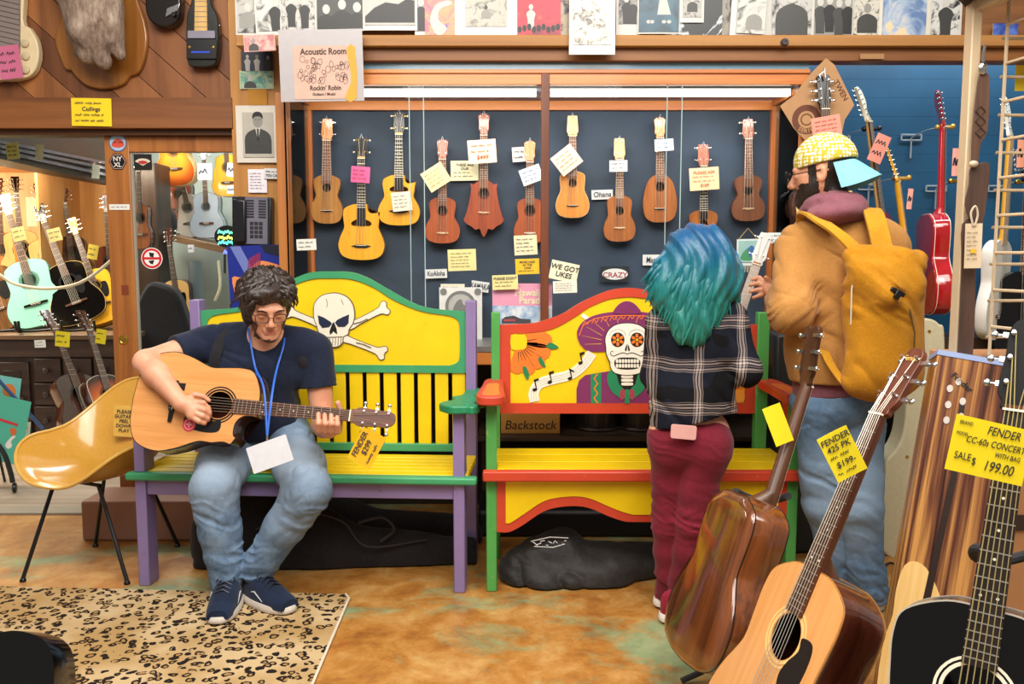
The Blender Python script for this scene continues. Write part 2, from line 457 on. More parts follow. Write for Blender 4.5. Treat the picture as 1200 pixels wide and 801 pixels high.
def body_outline(c):
    L = c['L']; R = half_outline(L, c['lb'], c['wa'], c['ub'], c.get('zs', (.25, .60, .83)))
    if 'pts' in c: return smooth_pts([(x, z) for x, z in c['pts']], 1) if c.get('raw') else [tuple(p) for p in smooth_pts(c['pts'], 5)]+[(-x, z) for x, z in reversed(smooth_pts(c['pts'], 5)[1:-1])]
    Rs = smooth_pts(R, 5); Ls = [(-x, z) for x, z in Rs]
    cut = c.get('cut')
    if cut:
        nw = c.get('nw1', .05)/2+.006; ub = c['ub']
        base = [p for p in smooth_pts(R, 5) if p[1] < L*.70]
        horn = smooth_pts([base[-1], (ub*.98, L*.79), (ub*1.03, L*.865)], 4)[1:]
        if cut == 'venetian': horn = smooth_pts([base[-1], (ub*.93, L*.775), (ub*.97, L*.83), (ub*.8, L*.865)], 4)[1:]
        inn = smooth_pts([horn[-1], (ub*.7, L*.84), (nw+.25*(ub-nw), L*.845), (nw*1.05, L*.90), (nw, L)], 4)[1:]
        C = base+horn+inn+[(0, L)]
        if cut == 'L': return [(-x, z) for x, z in C]+list(reversed(Rs[1:-1]))
        return C+list(reversed([p for p in Ls[1:-1]]))
    return Rs+list(reversed(Ls[1:-1]))
def shrink(pts, d):
    n = len(pts); out = []
    A = sum(pts[i][0]*pts[(i+1) % n][1]-pts[(i+1) % n][0]*pts[i][1] for i in range(n)); sg = 1 if A > 0 else -1
    for i in range(n):
        a, b, c = pts[i-1], pts[i], pts[(i+1) % n]
        tx, tz = c[0]-a[0], c[1]-a[1]; l = math.hypot(tx, tz) or 1
        out.append((b[0]-sg*tz/l*d, b[1]+sg*tx/l*d))
    return out
HEADS = {
 'flare': [(-.5, 0), (-.62, .12), (-.74, .25), (-1, .9), (-1.02, 1), (1.02, 1), (1, .9), (.74, .25), (.62, .12), (.5, 0)],
 'crown': [(-.5, 0), (-.62, .14), (-.9, .25), (-.84, .5), (-1, .86), (-.7, .9), (-.62, .97), (-.25, .93), (0, 1), (.25, .93), (.62, .97), (.7, .9), (1, .86), (.84, .5), (.9, .25), (.62, .14), (.5, 0)],
 'taper': [(-.6, 0), (-.75, .1), (-1, .22), (-.95, .55), (-.86, .95), (-.5, .98), (0, 1), (.5, .98), (.86, .95), (.95, .55), (1, .22), (.75, .1), (.6, 0)],
 'fender': [(-.55, 0), (-.6, .08), (-.95, .17), (-.95, .3), (-.85, .6), (-.86, .82), (-.6, .97), (-.1, 1), (.35, .98), (.7, .9), (.85, .75), (.86, .6), (.95, .3), (.95, .17), (.6, .08), (.55, 0)],
 'book': [(-.5, 0), (-.68, .12), (-.95, .24), (-.9, .6), (-1, .93), (-.5, 1), (-.2, .95), (0, .97), (.2, .95), (.5, 1), (1, .93), (.9, .6), (.95, .24), (.68, .12), (.5, 0)],
 'strat': [(-.5, 0), (-.62, .1), (-.72, .25), (-.95, .9), (-.8, .98), (-.4, 1), (.2, .96), (.7, .88), (1.0, .74), (1.1, .6), (.9, .48), (.6, .4), (.5, .25), (.5, 0)],
}
def guitar(root, c):
    """builds the parts of an instrument under root; all sizes in metres"""
    L, D = c['L'], c['D']; out = body_outline(c); top = c['top']; side = c['side']; nw0, nw1 = c['nw0'], c['nw1']
    Ln = c['Ln']; Lh = c['Lh']; zn = L+Ln; hz = c.get('hz', .68*L); hr = c.get('hr', 0)
    fbm = c.get('fb', ROSE); frm = c.get('fret', NICKEL); det = c.get('det', 1)
    dome = c.get('dome', .012)
    # back and sides: shell open to the front
    b = MB(); n = len(out); rings = [(out, .0015), (out, D-.008), (shrink(out, .006), D), (shrink(out, .03 if L > .3 else .015), D+dome*.5)]
    vs = [(x, y, z) for r, y in rings for x, z in r]; fs = []
    for k in range(len(rings)-1):
        for i in range(n): j = (i+1) % n; fs.append((k*n+i, k*n+j, (k+1)*n+j, (k+1)*n+i))
    fs.append(tuple((len(rings)-1)*n+i for i in range(n)))
    b.add(vs, fs)
    if c.get('bind'):
        b.m = 1; k = .0028 if L > .3 else .0015
        for y0, y1 in ((0.0, k), (D-.01, D-.01+k)):
            o2 = shrink(out, -.0008); b.prism(o2, y0, y1, holes=[shrink(out, .003)])
    body = b.build('body', [side, c.get('bind') or side], root, angle=50)
    # soundboard with a real hole
    b = MB(); t = .0022; ins = shrink(out, .0022) if c.get('bind') else out
    hole = None
    if c.get('holepts'): hole = c['holepts']
    elif hr: hole = circ(0, hz, hr, 28)
    b.prism(ins, -.0012, t, holes=[hole] if hole else ())
    sb = b.build('soundboard', top, root, angle=40)
    if hr and c.get('rosette'):
        b = MB(); b.prism(circ(0, hz, hr*1.36, 36), -.0017, -.001, holes=[circ(0, hz, hr*1.26, 36)])
        b.prism(circ(0, hz, hr*1.18, 36), -.0017, -.001, holes=[circ(0, hz, hr*1.05, 36)]); b.build('rosette', c['rosette'], sb)
    if c.get('guard') and hr:
        s = c.get('gs', 1); gp = smooth_pts([(hr*.75*s, hz-hr*.9), (hr*1.2*s, hz-hr*.2), (hr*1.12*s, hz+hr*.35), (hr*1.9*s, hz+hr*.3), (hr*2.05*s, hz-hr*.8), (hr*1.75*s, hz-hr*2.2), (hr*1.1*s, hz-hr*2.4), (hr*.6*s, hz-hr*1.6)], 5, True)
        b = MB(); b.prism(gp, -.003, -.001, ()); b.build('pickguard', c['guard'], sb)
    # bridge
    bz = c.get('bz', .28*L); bw = c.get('bw', .08); bm = c.get('bm', ROSE); b = MB(); bh = .008 if L > .3 else .004
    if c.get('bshape') == 'pointed':
        b.prism([(-bw, bz-.001), (-bw*.45, bz-.011), (bw*.45, bz-.011), (bw, bz-.001), (bw*.5, bz+.006), (-bw*.5, bz+.006)], -bh-.001, -.001)
    else:
        hh = .014 if L > .3 else .0055
        b.prism([(-bw, bz-hh*.5), (-bw*.5, bz-hh*.6), (-bw*.38, bz-hh), (bw*.38, bz-hh), (bw*.5, bz-hh*.6), (bw, bz-hh*.5), (bw, bz+hh*.5), (bw*.4, bz+hh*.7), (-bw*.4, bz+hh*.7), (-bw, bz+hh*.5)], -bh-.001, -.001)
    b.m = 1; b.box((0, -bh-.002, bz+.002), (nw1*1.25, .004, .003 if L > .3 else .0018))
    ns = c.get('ns', 6)
    if L > .3:
        for i in range(ns): b.ell(((i-(ns-1)/2)*nw1*1.0/(ns-1), -bh-.0015, bz-.008), (.0025, .002, .0025), n=8, m=5)
    b.build('bridge', [bm, IVORY], sb, bevel=.001)
    # neck
    nd = c.get('nd', .022 if L > .3 else .016); fz0 = c.get('fz0', hz+hr*1.02 if hr else L*.8); ft = .005
    b = MB(); pts = []; segs = 8
    def prof(w, d): return [(w/2*cos(pi*k/segs), .001+d*sin(pi*k/segs)) for k in range(segs+1)]
    st = [(L-.01, nw1, D*.75), (L+.012, nw1, D*.45), (L+.035 if L > .3 else L+.018, nw1*.99, nd*1.1), (zn-.02, nw0*1.01, nd), (zn, nw0, nd*.85), (zn+.012, nw0*.95, nd*.8)]
    vs = []
    for z, w, d in st: vs += [(x, y-.004, z) for x, y in prof(w, d)]
    m = segs+1; fs = [(k*m+i, k*m+i+1, (k+1)*m+i+1, (k+1)*m+i) for k in range(len(st)-1) for i in range(segs)]
    fs += [(k*m+m-1, k*m, (k+1)*m, (k+1)*m+m-1) for k in range(len(st)-1)]
    fs += [tuple(reversed(range(m))), tuple((len(st)-1)*m+i for i in range(m))]
    b.add(vs, fs); nk = b.build('neck', c.get('neck', side), root, angle=50)
    # fretboard with frets and dots
    scale = zn-bz; b = MB(); w_at = lambda z: nw0+(nw1-nw0)*min(1.15, (zn-z)/max(Ln, .01))
    b.prism([(-w_at(fz0)/2, fz0), (w_at(fz0)/2, fz0), (nw0/2, zn), (-nw0/2, zn)], -.001-ft, .0)
    b.m = 1; fr = c.get('fw', .0016 if L > .3 else .0014); step = 1 if det else 2
    for k in range(1, c.get('nf', 20)+1, step):
        z = zn-scale*(1-2**(-k/12))
        if z < fz0+.003: break
        b.box((0, -.0015-ft, z), (w_at(z)*.98, .0014, fr))
    b.m = 2
    if det:
        for k in (5, 7, 9, 12):
            z = zn-scale*(1-2**(-(k-.5)/12))
            if z > fz0:
                for x in ((-.25, .25) if k == 12 else (0,)): b.lathe([(.0028, 0), (.0028, .0006)] if L > .3 else [(.0015, 0), (.0015, .0006)], 8, (x*w_at(z), -.0016-ft, z), Euler((pi/2, 0, 0)).to_matrix())
    b.m = 3; b.box((0, -.003-ft, zn+.002), (nw0, .007, .004 if L > .3 else .003))
    b.build('fretboard', [fbm, frm, IVORY, c.get('nut', IVORY)], nk)
    # headstock tilted back
    hw = c.get('hw', .036); tilt = radians(c.get('tilt', 10)); hT = Matrix.Translation((0, -.003, zn+.004))@Matrix.Rotation(-tilt, 4, 'X')
    b = MB(hT); hp = [(x*(hw if abs(x) > .68 or z > .1 else nw0), z*Lh) for x, z in HEADS[c.get('head', 'flare')]]
    hp = smooth_pts(hp, 3, True) if c.get('head') in ('crown', 'fender', 'book', 'strat', 'taper') else hp
    b.prism(hp, 0, .014 if L > .3 else .010)
    hd = b.build('headstock', c.get('headm', side), nk, bevel=.001)
    nt = c.get('nt', 3); tm = c.get('tm', CHROME); bt = c.get('bt', tm); sc = 1 if L > .3 else .62; peg = []
    for sx in (-1, 1):
        for k in range(nt):
            z = Lh*(.28+.55*k/(max(nt-1, 1)) if nt > 1 else .5); px = sx*hw*(.62 if L > .3 else .58)
            if c.get('inline'):
                if sx > 0: continue
                z = Lh*(.2+.7*k/(nt-1)); px = -hw*(.45+.25*k/(nt-1))
            b = MB(hT@Matrix.Translation((px, 0, z)))
            b.lathe([(.0048*sc, 0), (.0048*sc, .002*sc), (.003*sc, .003*sc), (.003*sc, .011*sc), (.0034*sc, .012*sc)], 10, R=Euler((pi/2, 0, 0)).to_matrix())
            if c.get('rearpeg'):
                b.lathe([(.004*sc, -.012), (.004*sc, -.016), (.009*sc, -.018), (.009*sc, -.028)], 10, R=Euler((pi/2, 0, 0)).to_matrix())
            else:
                dx = sx*(hw*(1.02)-abs(px))+sx*.006*sc
                b.box((dx*.4, .016*sc, 0), (abs(dx)*1.0, .008*sc, .010*sc)); b.tube([(dx*.5, .016*sc, 0), (dx+sx*.008*sc, .016*sc, 0)], .0022*sc, 6)
                b.m = 1; b.ell((dx+sx*.012*sc, .016*sc, 0), (.007*sc, .0045*sc, .0078*sc), n=10, m=6)
            b.build('tuning_peg', [tm, bt], hd); peg.append((px, z))
    # strings
    if c.get('strings', 1):
        b = MB(); sr = c.get('sr', .00055); n_ = ns
        for i in range(n_):
            f_ = i/(n_-1)-.5; x0 = f_*nw1*1.05; x1 = f_*nw0*.8
            side_ = [p for p in peg if (p[0] < 0) == (f_ < 0)] or peg; side_ = sorted(side_, key=lambda p: p[1], reverse=False)
            q = side_[(i if f_ < 0 else n_-1-i) % len(side_)]
            e = hT@Vector((q[0]*.85, -.006*sc, q[1]))
            b.tube([(x0, -bh-.0035, bz), (x1, -.0052-ft*1.0, zn+.004), tuple(e)], sr*(1.35-.5*i/n_), 4)
        b.build('strings', c.get('sm', STRING), nk)
    return dict(body=body, sb=sb, neck=nk, head=hd, zn=zn, hT=hT, hz=hz, hr=hr)
def make_guitar(name, label, cat, bottom, topp, c, front=(0, -1, 0), group=None, roll=0.0):
    """stand the instrument between two world points, sized by their distance"""
    M, d = axisM(bottom, topp, front)
    if roll: M = M@Matrix.Rotation(roll, 4, 'Z')
    T = c['L']+c['Ln']+c['Lh']; s = d/T; c = dict(c)
    for k in ('L', 'Ln', 'Lh', 'lb', 'wa', 'ub', 'D', 'nw0', 'nw1', 'hw', 'hr', 'bw', 'nd', 'hz', 'bz', 'fz0'):
        if k in c: c[k] *= s
    if 'pts' in c: c['pts'] = [(x*s, z*s) for x, z in c['pts']]
    if 'holepts' in c: c['holepts'] = [(x*s, z*s) for x, z in c['holepts']]
    root = thing(name, label, cat, M, group); g = guitar(root, c); g['root'] = root; g['M'] = M; g['c'] = c; return g
DRED = dict(L=.50, D=.11, lb=.197, wa=.138, ub=.146, Ln=.355, Lh=.175, nw0=.043, nw1=.055, hz=.345, hr=.05, bz=.165, bw=.08, hw=.036,
            top=SPRUCE, side=MAHOG, bind=BLACKPL, rosette=BLACKPL, guard=BLACKPL, head='flare')
# ================================================================ setting
YW = 4.30      # partition wall plane (left)
YC0, YC1 = 4.02, 4.52   # glass case front / back
YB = 4.75      # blue wall
PINE = wood('#b06f33', '#8a4f20', .4, 'z', .6, coat=.2); PINEX = wood('#b06f33', '#8a4f20', .4, 'x', .6, coat=.2)
DARKPINEX = wood('#8a5528', '#5e3517', .5, 'x', .6); ORANGEX = wood('#d98a45', '#b9652a', .35, 'x', .6, coat=.2); ORANGEZ = wood('#c9783a', '#a35423', .35, 'z', .6, coat=.2)
PLANK = wood('#9a6235', '#6e3f1e', .5, 'z', .7); PLY = wood('#c48c4a', '#a8702f', .55, 'z', .4)
DARKW = wood('#3c2a20', '#241812', .5, 'x', .8)
def slab(name, x0, x1, y0, y1, z0, z1, m, bevel=.002, **k):
    return MB().bx(x0, x1, y0, y1, z0, z1).build(name, m, bevel=bevel, **k)
def pxslab(name, px0, py0, px1, py1, Y, D, m, **k):
    """box whose front face fills the pixel rectangle at plane Y, D thick"""
    a = P(px0, py0, Y); b = P(px1, py1, Y); return slab(name, a.x, b.x, Y, Y+D, b.z, a.z, m, **k)
# floor: stained concrete
t = NT('stained_concrete'); v = t.coord(scale=(1, 1, 1)); n1 = t.noise(v, 1.1, 5, .6, .6); n2 = t.noise(v, 5, 8, .72, .3); n3 = t.noise(v, 26, 6, .7)
base = t.ramp(n2, [(.3, '#7e4a20'), (.48, '#a87232'), (.68, '#c39a5c')])
g = t.ramp(n2, [(.3, '#5c7f5c'), (.6, '#86a078'), (.8, '#b0a878')])
v2 = t.coord(scale=(.8, 1.4, 1), loc=(3.1, .4, 0)); msk = t.noise(v2, 1.6, 7, .7, .4)
c = t.mix(t.ramp(msk, [(.50, 0.0), (.60, .85)]), base, g)
c = t.mix(t.ramp(n3, [(.55, 0.0), (.75, .5)]), c, '#8a4a22'); c = t.mix(t.ramp(n1, [(.6, 0.0), (.75, .45)]), c, '#c65f2c')
t.col(c); t.bump(n3, .05, .002); FLOORM = t.fin(.38)
struct(slab('floor', -3.6, 3.6, -.6, 4.75, -.05, 0, FLOORM, bevel=0))
# grey wooden floor of the rooms beyond the doorway, and the threshold
GREYFL = wood('#a39382', '#82725f', .6, 'x', .5)
struct(slab('floor', -6.5, -1.36, 4.47, 9.5, -.05, .004, GREYFL, bevel=0))
struct(slab('trim_1', -6.5, -1.9, 4.34, 4.47, -.02, .012, M_('#8d8474', .5), bevel=.004))
# partition wall: diagonal boards above the header
zh0 = P(0, 150, YW-.08).z; zh1 = P(0, 114, YW-.08).z; xl = -4.2; xr = P(277, 100, YW).x
def clip_poly(poly, n, d):
    out = []
    for i in range(len(poly)):
        a, b = poly[i-1], poly[i]; da = a[0]*n[0]+a[1]*n[1]-d; db = b[0]*n[0]+b[1]*n[1]-d
        if (da <= 0) != (db <= 0):
            t_ = da/(da-db); out.append((a[0]+(b[0]-a[0])*t_, a[1]+(b[1]-a[1])*t_))
        if db <= 0: out.append(b)
    return out
b = MB(); b.bx(xl, xr, YW+.012, YW+.06, zh1-.02, 3.1)
rnd = random.Random(3); pw = .142; nrm = (sin(radians(42)), cos(radians(42)))
bm_ = [wood('#a66a38', '#7c4a24', .5, 'z', .5), wood('#925a2e', '#6b3c1c', .5, 'z', .5), wood('#7f4c28', '#5b3319', .5, 'z', .5)]
k = -30
while k < 40:
    poly = [(xl, zh1-.01), (xr, zh1-.01), (xr, 3.1), (xl, 3.1)]
    poly = clip_poly(poly, nrm, (k+1)*pw-.003); poly = clip_poly(poly, (-nrm[0], -nrm[1]), -(k*pw)) if len(poly) > 2 else poly
    if len(poly) > 2: b.m = 1+rnd.randrange(3); b.prism(poly, YW, YW+.014)
    k += 1
struct(b.build('wall_left', [M_('#3a2414'), *bm_], bevel=.0015))
struct(slab('trim_2', xl, xr+.0, YW-.08, YW+.06, zh0, zh1, wood('#8b5529', '#623616', .5, 'x', .5)))
struct(slab('trim_3', xl, xr, YW-.04, YW+.06, zh0-.028, zh0-.001, wood('#5d3718', '#432409', .5, 'x', .5)))  # dark strip colours in the shadow line below the header
# sliding glass door with its wooden frame (stiles, top rail)
YD = YW
dl = P(128, 300, YD).x; dr = P(156.5, 300, YD).x; dtop = zh0-.028; drt = P(200, 178, YD).z
d = MB(); d.bx(dl, dr, YD, YD+.045, .015, dtop); d.bx(dr, P(300, 300, YD).x, YD, YD+.045, drt, dtop)
d.bx(P(300, 300, YD).x-.10, P(300, 300, YD).x, YD, YD+.045, .015, drt); d.bx(dr, P(300, 300, YD).x-.1, YD, YD+.045, .015, .24)
door = struct(d.build('door_1', PINE, bevel=.003))
m = MB(); m.m = 0; m.bx(dr-.002, P(300, 300, YD).x-.09, YD+.018, YD+.024, .24, drt+.002); m.build('door_glass', glass(), door)
m = MB(); c_ = P(145, 398, YD); m.lathe([(.024, 0), (.024, .004), (.017, .006), (.012, .003), (.011, .003)], 24, c_, Euler((pi/2, 0, 0)).to_matrix()); m.build('door_lock', GOLD, door)
m = MB(); for_ = [(dr-.002, dr+.006), (dr+.1, dr+.104)]
m.bx(dr-.001, dr+.008, YD+.012, YD+.03, .24, drt); m.build('glazing_strip', M_('#b9b3a5', .4, .5), door)
# dark lintel above the open doorway
struct(slab('trim_4', xl, dl, YD+.0, YD+.05, P(0, 157, YD).z, zh0-.026, wood('#6b4320', '#472a12', .5, 'x', .5)))
# pillar of plywood between the door and the glass case
px_l = P(277, 300, YW-.06).x; px_r = P(334, 300, YC0).x
pil = struct(slab('wall_pillar', px_l, px_r, YW-.07, YW+.1, 0, 3.1, PLY))
struct(slab('trim_5', P(327, 300, YC0+.0).x, P(340, 300, YC0).x, YC0, YC0+.07, 0, P(300, 108, YC0).z, PINE))
slatm = MB()
for i in range(16):
    z0 = .9+i*.085; slatm.bx(px_r-.055, px_r-.002, YW-.082, YW-.07, z0, z0+.078)
struct(slatm.build('trim_6', wood('#b57a3c', '#8f5724', .5, 'x', .5), bevel=.002))
# wall above the case where the pictures hang, the long shelf beam beneath it
YT = YC0-.02
zb0 = P(600, 72, YT).z; zb1 = P(600, 44, YT).z; zb2 = P(600, 57, YT).z
xR = P(1128, 60, YT).x
struct(slab('wall_back', P(276, 50, YT-.05).x, 3.2, YT+.03, YT+.08, zb1, 3.1, wood('#8a5a30', '#6b4220', .6, 'x')))
xbm = P(276, 50, YT-.05).x; mbm = MB(); mbm.bx(xbm, 3.2, YT-.05, YT+.06, zb2, zb1); mbm.m = 1; mbm.bx(P(333, 60, YT).x, 3.2, YT-.01, YT+.08, zb0, zb2)
struct(mbm.build('trim_7', [wood('#b07c40', '#8a5a28', .55, 'x', .5), wood('#8e5a2a', '#6e401b', .5, 'x', .5)], bevel=.004))
m = MB(); c_ = P(919, 50, YT-.05); m.lathe([(.018, 0), (.017, .012), (.013, .022), (.005, .022), (.005, .018)], 20, c_, Euler((pi/2, 0, 0)).to_matrix())
tag(m.build('rubber_bumper', M_('#4a4648', .8)), 'small grey rubber bumper fixed to the long shelf beam', 'bumper')
# ---------------- glass display case
cx0 = P(334, 200, YC0).x; cx1 = P(945, 200, YC0).x; bx0 = P(368, 200, YC1).x; bx1 = P(900, 200, YC1).x
zt1 = P(600, 83, YC0).z; zt0 = P(600, 99, YC0).z; zbk0 = P(600, 130, YC1).z; zbk1 = P(600, 119, YC1).z
zfl = P(600, 407, YC0).z; zfb = P(600, 427, YC0).z; YC1b = YC1+.02
case = thing('display_case', 'long wooden and glass display case full of hanging ukuleles', 'display case', TR((0, 0, 0)))
Tk = M_('#2d4258', .85, var=.25, sc=6)
tk = NT('blue_backing_cloth'); v = tk.coord(scale=(1, 1, 1)); n1 = tk.noise(v, 2.5, 5, .6, .5); n2 = tk.noise(v, 90, 2)
tk.col(tk.ramp(n1, [(.3, '#26323f'), (.7, '#34465a')])); tk.bump(n1, .2, .004); BACKC = tk.fin(.75)
# backing cloth with soft drape folds
def bc(u, v_):
    x = bx0-.08+(bx1-bx0+.16)*u; z = zfl+(zbk1-zfl+.02)*v_
    y = YC1+.004*sin(x*9+z*4)+.008*math.exp(-((u-.12)**2)/.004)*sin(40*u+8*v_)*v_
    return (x, y, z)
m = MB(); m.sheet(bc, 90, 16, -.006); m.build('backing_cloth', BACKC, case, angle=80)
m = MB(); m.bx(cx0, cx1, YC0, YC0+.035, zt0, zt1); m.bx(cx0, cx1, YC0-.01, YC0+.0, zt1-.012, zt1+.006); m.build('top_front_rail', ORANGEX, case, bevel=.002)
m = MB(); m.bx(bx0-.03, bx1+.03, YC1-.03, YC1-.008, zbk0, zbk1); m.build('top_back_rail', ORANGEX, case, bevel=.002)
m = MB(); m.bx(bx0-.03, bx1+.03, YC1-.012, YC1-.002, zbk1, zbk1+.055); m.build('back_strip', M_('#6a3f35', .5), case)
for (xf, xb) in ((cx0+.02, bx0-.02), (cx1-.02, bx1+.02)):
    m = MB(); m.beam((xf, YC0+.03, zt0-.015), (xb, YC1-.02, zbk1-.012), .035, .03); m.build('top_side_rail', ORANGEZ, case, bevel=.002)
m = MB(); m.bx(bx1-.0, bx1+.045, YC1-.04, YC1-.005, zfl, zbk0); m.build('back_post', ORANGEZ, case, bevel=.002)
m = MB(); m.bx(bx0-.045, bx0, YC1-.04, YC1-.005, zfl, zbk0); m.build('back_post', ORANGEZ, case, bevel=.002)
xm0 = P(634, 200, YC0).x; xm1 = P(643.5, 200, YC0).x
m = MB(); m.bx(xm0, xm1, YC0-.008, YC0+.03, zfl, zt1-.012); m.build('mullion', wood('#7a3f22', '#5c2c14', .4, 'z'), case, bevel=.002)
m = MB(); m.bx(cx1-.03, cx1+.02, YC0, YC0+.04, zfb, zt0); m.build('front_post', ORANGEZ, case, bevel=.002)
m = MB(); m.bx(cx0-.0, cx0+.012, YC0, YC0+.03, zfb, zt0); m.build('front_post', M_('#b9c4c4', .3, .6), case, bevel=.002)
m = MB(); m.bx(cx0, cx1, YC0-.01, YC1b, zfl-.012, zfl); m.build('case_floor', M_('#8e8f8d', .4, .4), case)
m = MB(); m.bx(cx0, cx1, YC0-.01, YC0+.02, zfb, zfl-.012); m.build('bottom_rail', ORANGEX, case, bevel=.002)
m = MB(); m.bx(cx0, cx1, YC0-.014, YC0-.006, zfl-.02, zfl+.006); m.build('door_track', CHROME if False else M_('#a8a9a6', .3, .8), case)
for x0, x1, yy in ((cx0+.012, P(497, 200, YC0).x, .004), (P(480, 200, YC0).x, xm0+.002, .012), (xm1-.002, P(798, 200, YC0).x, .004), (P(781, 200, YC0).x, cx1-.03, .012)):
    m = MB(); m.bx(x0, x1, YC0+yy, YC0+yy+.004, zfl, zt0); gl_ = m.build('glass_panel', glass(), case)
    m = MB(); e = x1 if yy < .01 else x0; m.bx(e-.0018, e+.0018, YC0+yy-.0012, YC0+yy+.0052, zfl, zt0); m.build('glass_edge', M_('#a9c6c6', .15, 0, var=.02), gl_)
for xf, xb in ((cx0+.006, bx0-.02), (cx1-.006, bx1+.02)):
    m = MB(); m.beam((xf, YC0+.03, (zfl+zt0)/2-.012), (xb, YC1-.045, (zfl+zt0)/2-.012), .004, zt0-zfl-.03, up=(0, 0, 1)) if False else m.add([(xf, YC0+.03, zfl), (xb, YC1-.045, zfl), (xb, YC1-.045, zbk1-.03), (xf, YC0+.03, zt0-.03), (xf+.004, YC0+.03, zfl), (xb+.004, YC1-.045, zfl), (xb+.004, YC1-.045, zbk1-.03), (xf+.004, YC0+.03, zt0-.03)], [(0, 1, 2, 3), (7, 6, 5, 4), (0, 4, 5, 1), (1, 5, 6, 2), (2, 6, 7, 3), (3, 7, 4, 0)])
    m.build('side_glass', glass('#dfe9e6'), case)
# the case's tube light behind the front rail, just under its top
LX0, LX1 = P(352, 108, YC0+.12).x, P(925, 108, YC0+.12).x
lz0 = P(600, 112.5, YC0+.12).z; lz1 = P(600, 105, YC0+.12).z
lamp = MB(); lamp.bx(LX0, xm0-.02, YC0+.1, YC0+.14, lz0, lz1); lamp.bx(xm1+.01, LX1, YC0+.1, YC0+.14, lz0, lz1)
lamp.build('tube_light', emis('#fff4e0', 2.6), case)
m = MB(); m.bx(LX0, LX1, YC0+.09, YC0+.16, lz1, lz1+.02); m.bx(cx0, cx1, YC0+.03, YC0+.045, lz1+.012, lz1+.02); m.build('light_housing', M_('#9db3bd', .4), case)
# slim bluish glass above the case with its dark room behind
m = MB(); m.bx(P(425, 80, YC0).x, cx1, YC0+.01, YC0+.016, zt1+.006, zb0); struct(m.build('window_1', M_('#7fa3b8', .12, 0, var=.1)))
# brown wall under the case, behind the benches
struct(slab('wall_back', cx0-.05, cx1+.1, YC1b, YC1b+.05, 0, zt1+.3, M_('#30261f', .8)))
# blue wall on the right
t = NT('blue_slat_wall'); v = t.coord(scale=(1, 1, 1)); a = t.noise(v, 3, 5); t.col(t.ramp(a, [(.3, '#0c3f5c'), (.7, '#124e70')])); BLUEW = t.fin(.45)
m = MB(); zz = .9
while zz < 2.9:
    m.bx(cx1+.02, 3.6, YB, YB+.02, zz, zz+.0992); zz += .1
m.bx(cx1+.02, 3.6, YB+.012, YB+.04, .0, 3.1)
struct(m.build('wall_right', BLUEW))
b2 = P(990, 374, YB-.35)
struct(slab('trim_8', cx1+.02, 3.6, YB-.3, YB, 0, b2.z-.1, wood('#4a3526', '#2e1f15', .5, 'x')))
# ---------------- rooms beyond the doorway
NOOK = wood('#e0a868', '#c48844', .45, 'z', .35)
zc = 0.77
struct(slab('wall_far', -6.4, P(128, 300, 7.4).x, 7.4, 7.5, zc-.1, 3.2, NOOK))
struct(slab('wall_far', P(128, 300, 7.4).x, -1.0, 8.2, 8.3, 0, 3.2, M_('#b7c6c2', .8, var=.05)))
struct(slab('wall_side', -1.32, -1.24, 4.62, 8.2, 0, 3.2, M_('#aebfba', .8)))
struct(slab('wall_side', -6.5, -6.4, 4.5, 8.3, 0, 3.2, M_('#5b4632', .8)))
struct(slab('ceiling', -6.5, -1.24, 4.5, 8.3, 3.2, 3.25, M_('#c8bda8', .8)))
# side panel of the niche
a = P(100, 300, 7.0)
b = MB(); b.bx(P(93, 300, 7.38).x-.0, P(93, 300, 7.38).x+.02, 6.75, 7.4, zc, 3.1)
struct(b.build('wall_niche', NOOK))
# ================================================================ painted benches
Z3 = lambda L: [(330+x/3.423, 300+y/3.423) for x, y in L]
Z4 = lambda L: [(550+x/3.423, 330+y/3.423) for x, y in L]
Z5 = lambda L: [(550+x/3.423, 510+y/3.423) for x, y in L]
PY = paint('#ecc90d', '#c09c14', .3); PY2 = paint('#efca08', '#a8801a', .35); PG = paint('#3f9a68', '#9aa05a', .5); PP = paint('#8a76a6', '#5b4a70', .5)
PR = paint('#c9432a', '#e08a55', .45); PGR = paint('#4fa04e', '#a8b070', .9); PGD = paint('#2f7a55', '#7aa060', .9)
BONE = paint('#ece4d2', '#b8a98c', .4); NAVY = M_('#1c2440', .5); INK = M_('#14120f', .5); CHG = paint('#23885c', '#5cae74', .3)
def strip(pts, w):
    """flat band along a 2D line"""
    L, R = [], []; n = len(pts)
    for i in range(n):
        a = pts[max(i-1, 0)]; b = pts[min(i+1, n-1)]; dx, dz = b[0]-a[0], b[1]-a[1]; l = math.hypot(dx, dz) or 1
        ww = w[i] if isinstance(w, (list, tuple)) else w
        L.append((pts[i][0]-dz/l*ww/2, pts[i][1]+dx/l*ww/2)); R.append((pts[i][0]+dz/l*ww/2, pts[i][1]-dx/l*ww/2))
    return L+R[::-1]
def flatart(name, mats, parent, items):
    """items: (material index, outline, y0, y1)"""
    b = MB()
    for mi, o, y0, y1 in items: b.m = mi; b.prism(o, y0, y1)
    return b.build(name, mats, parent, smooth=False)
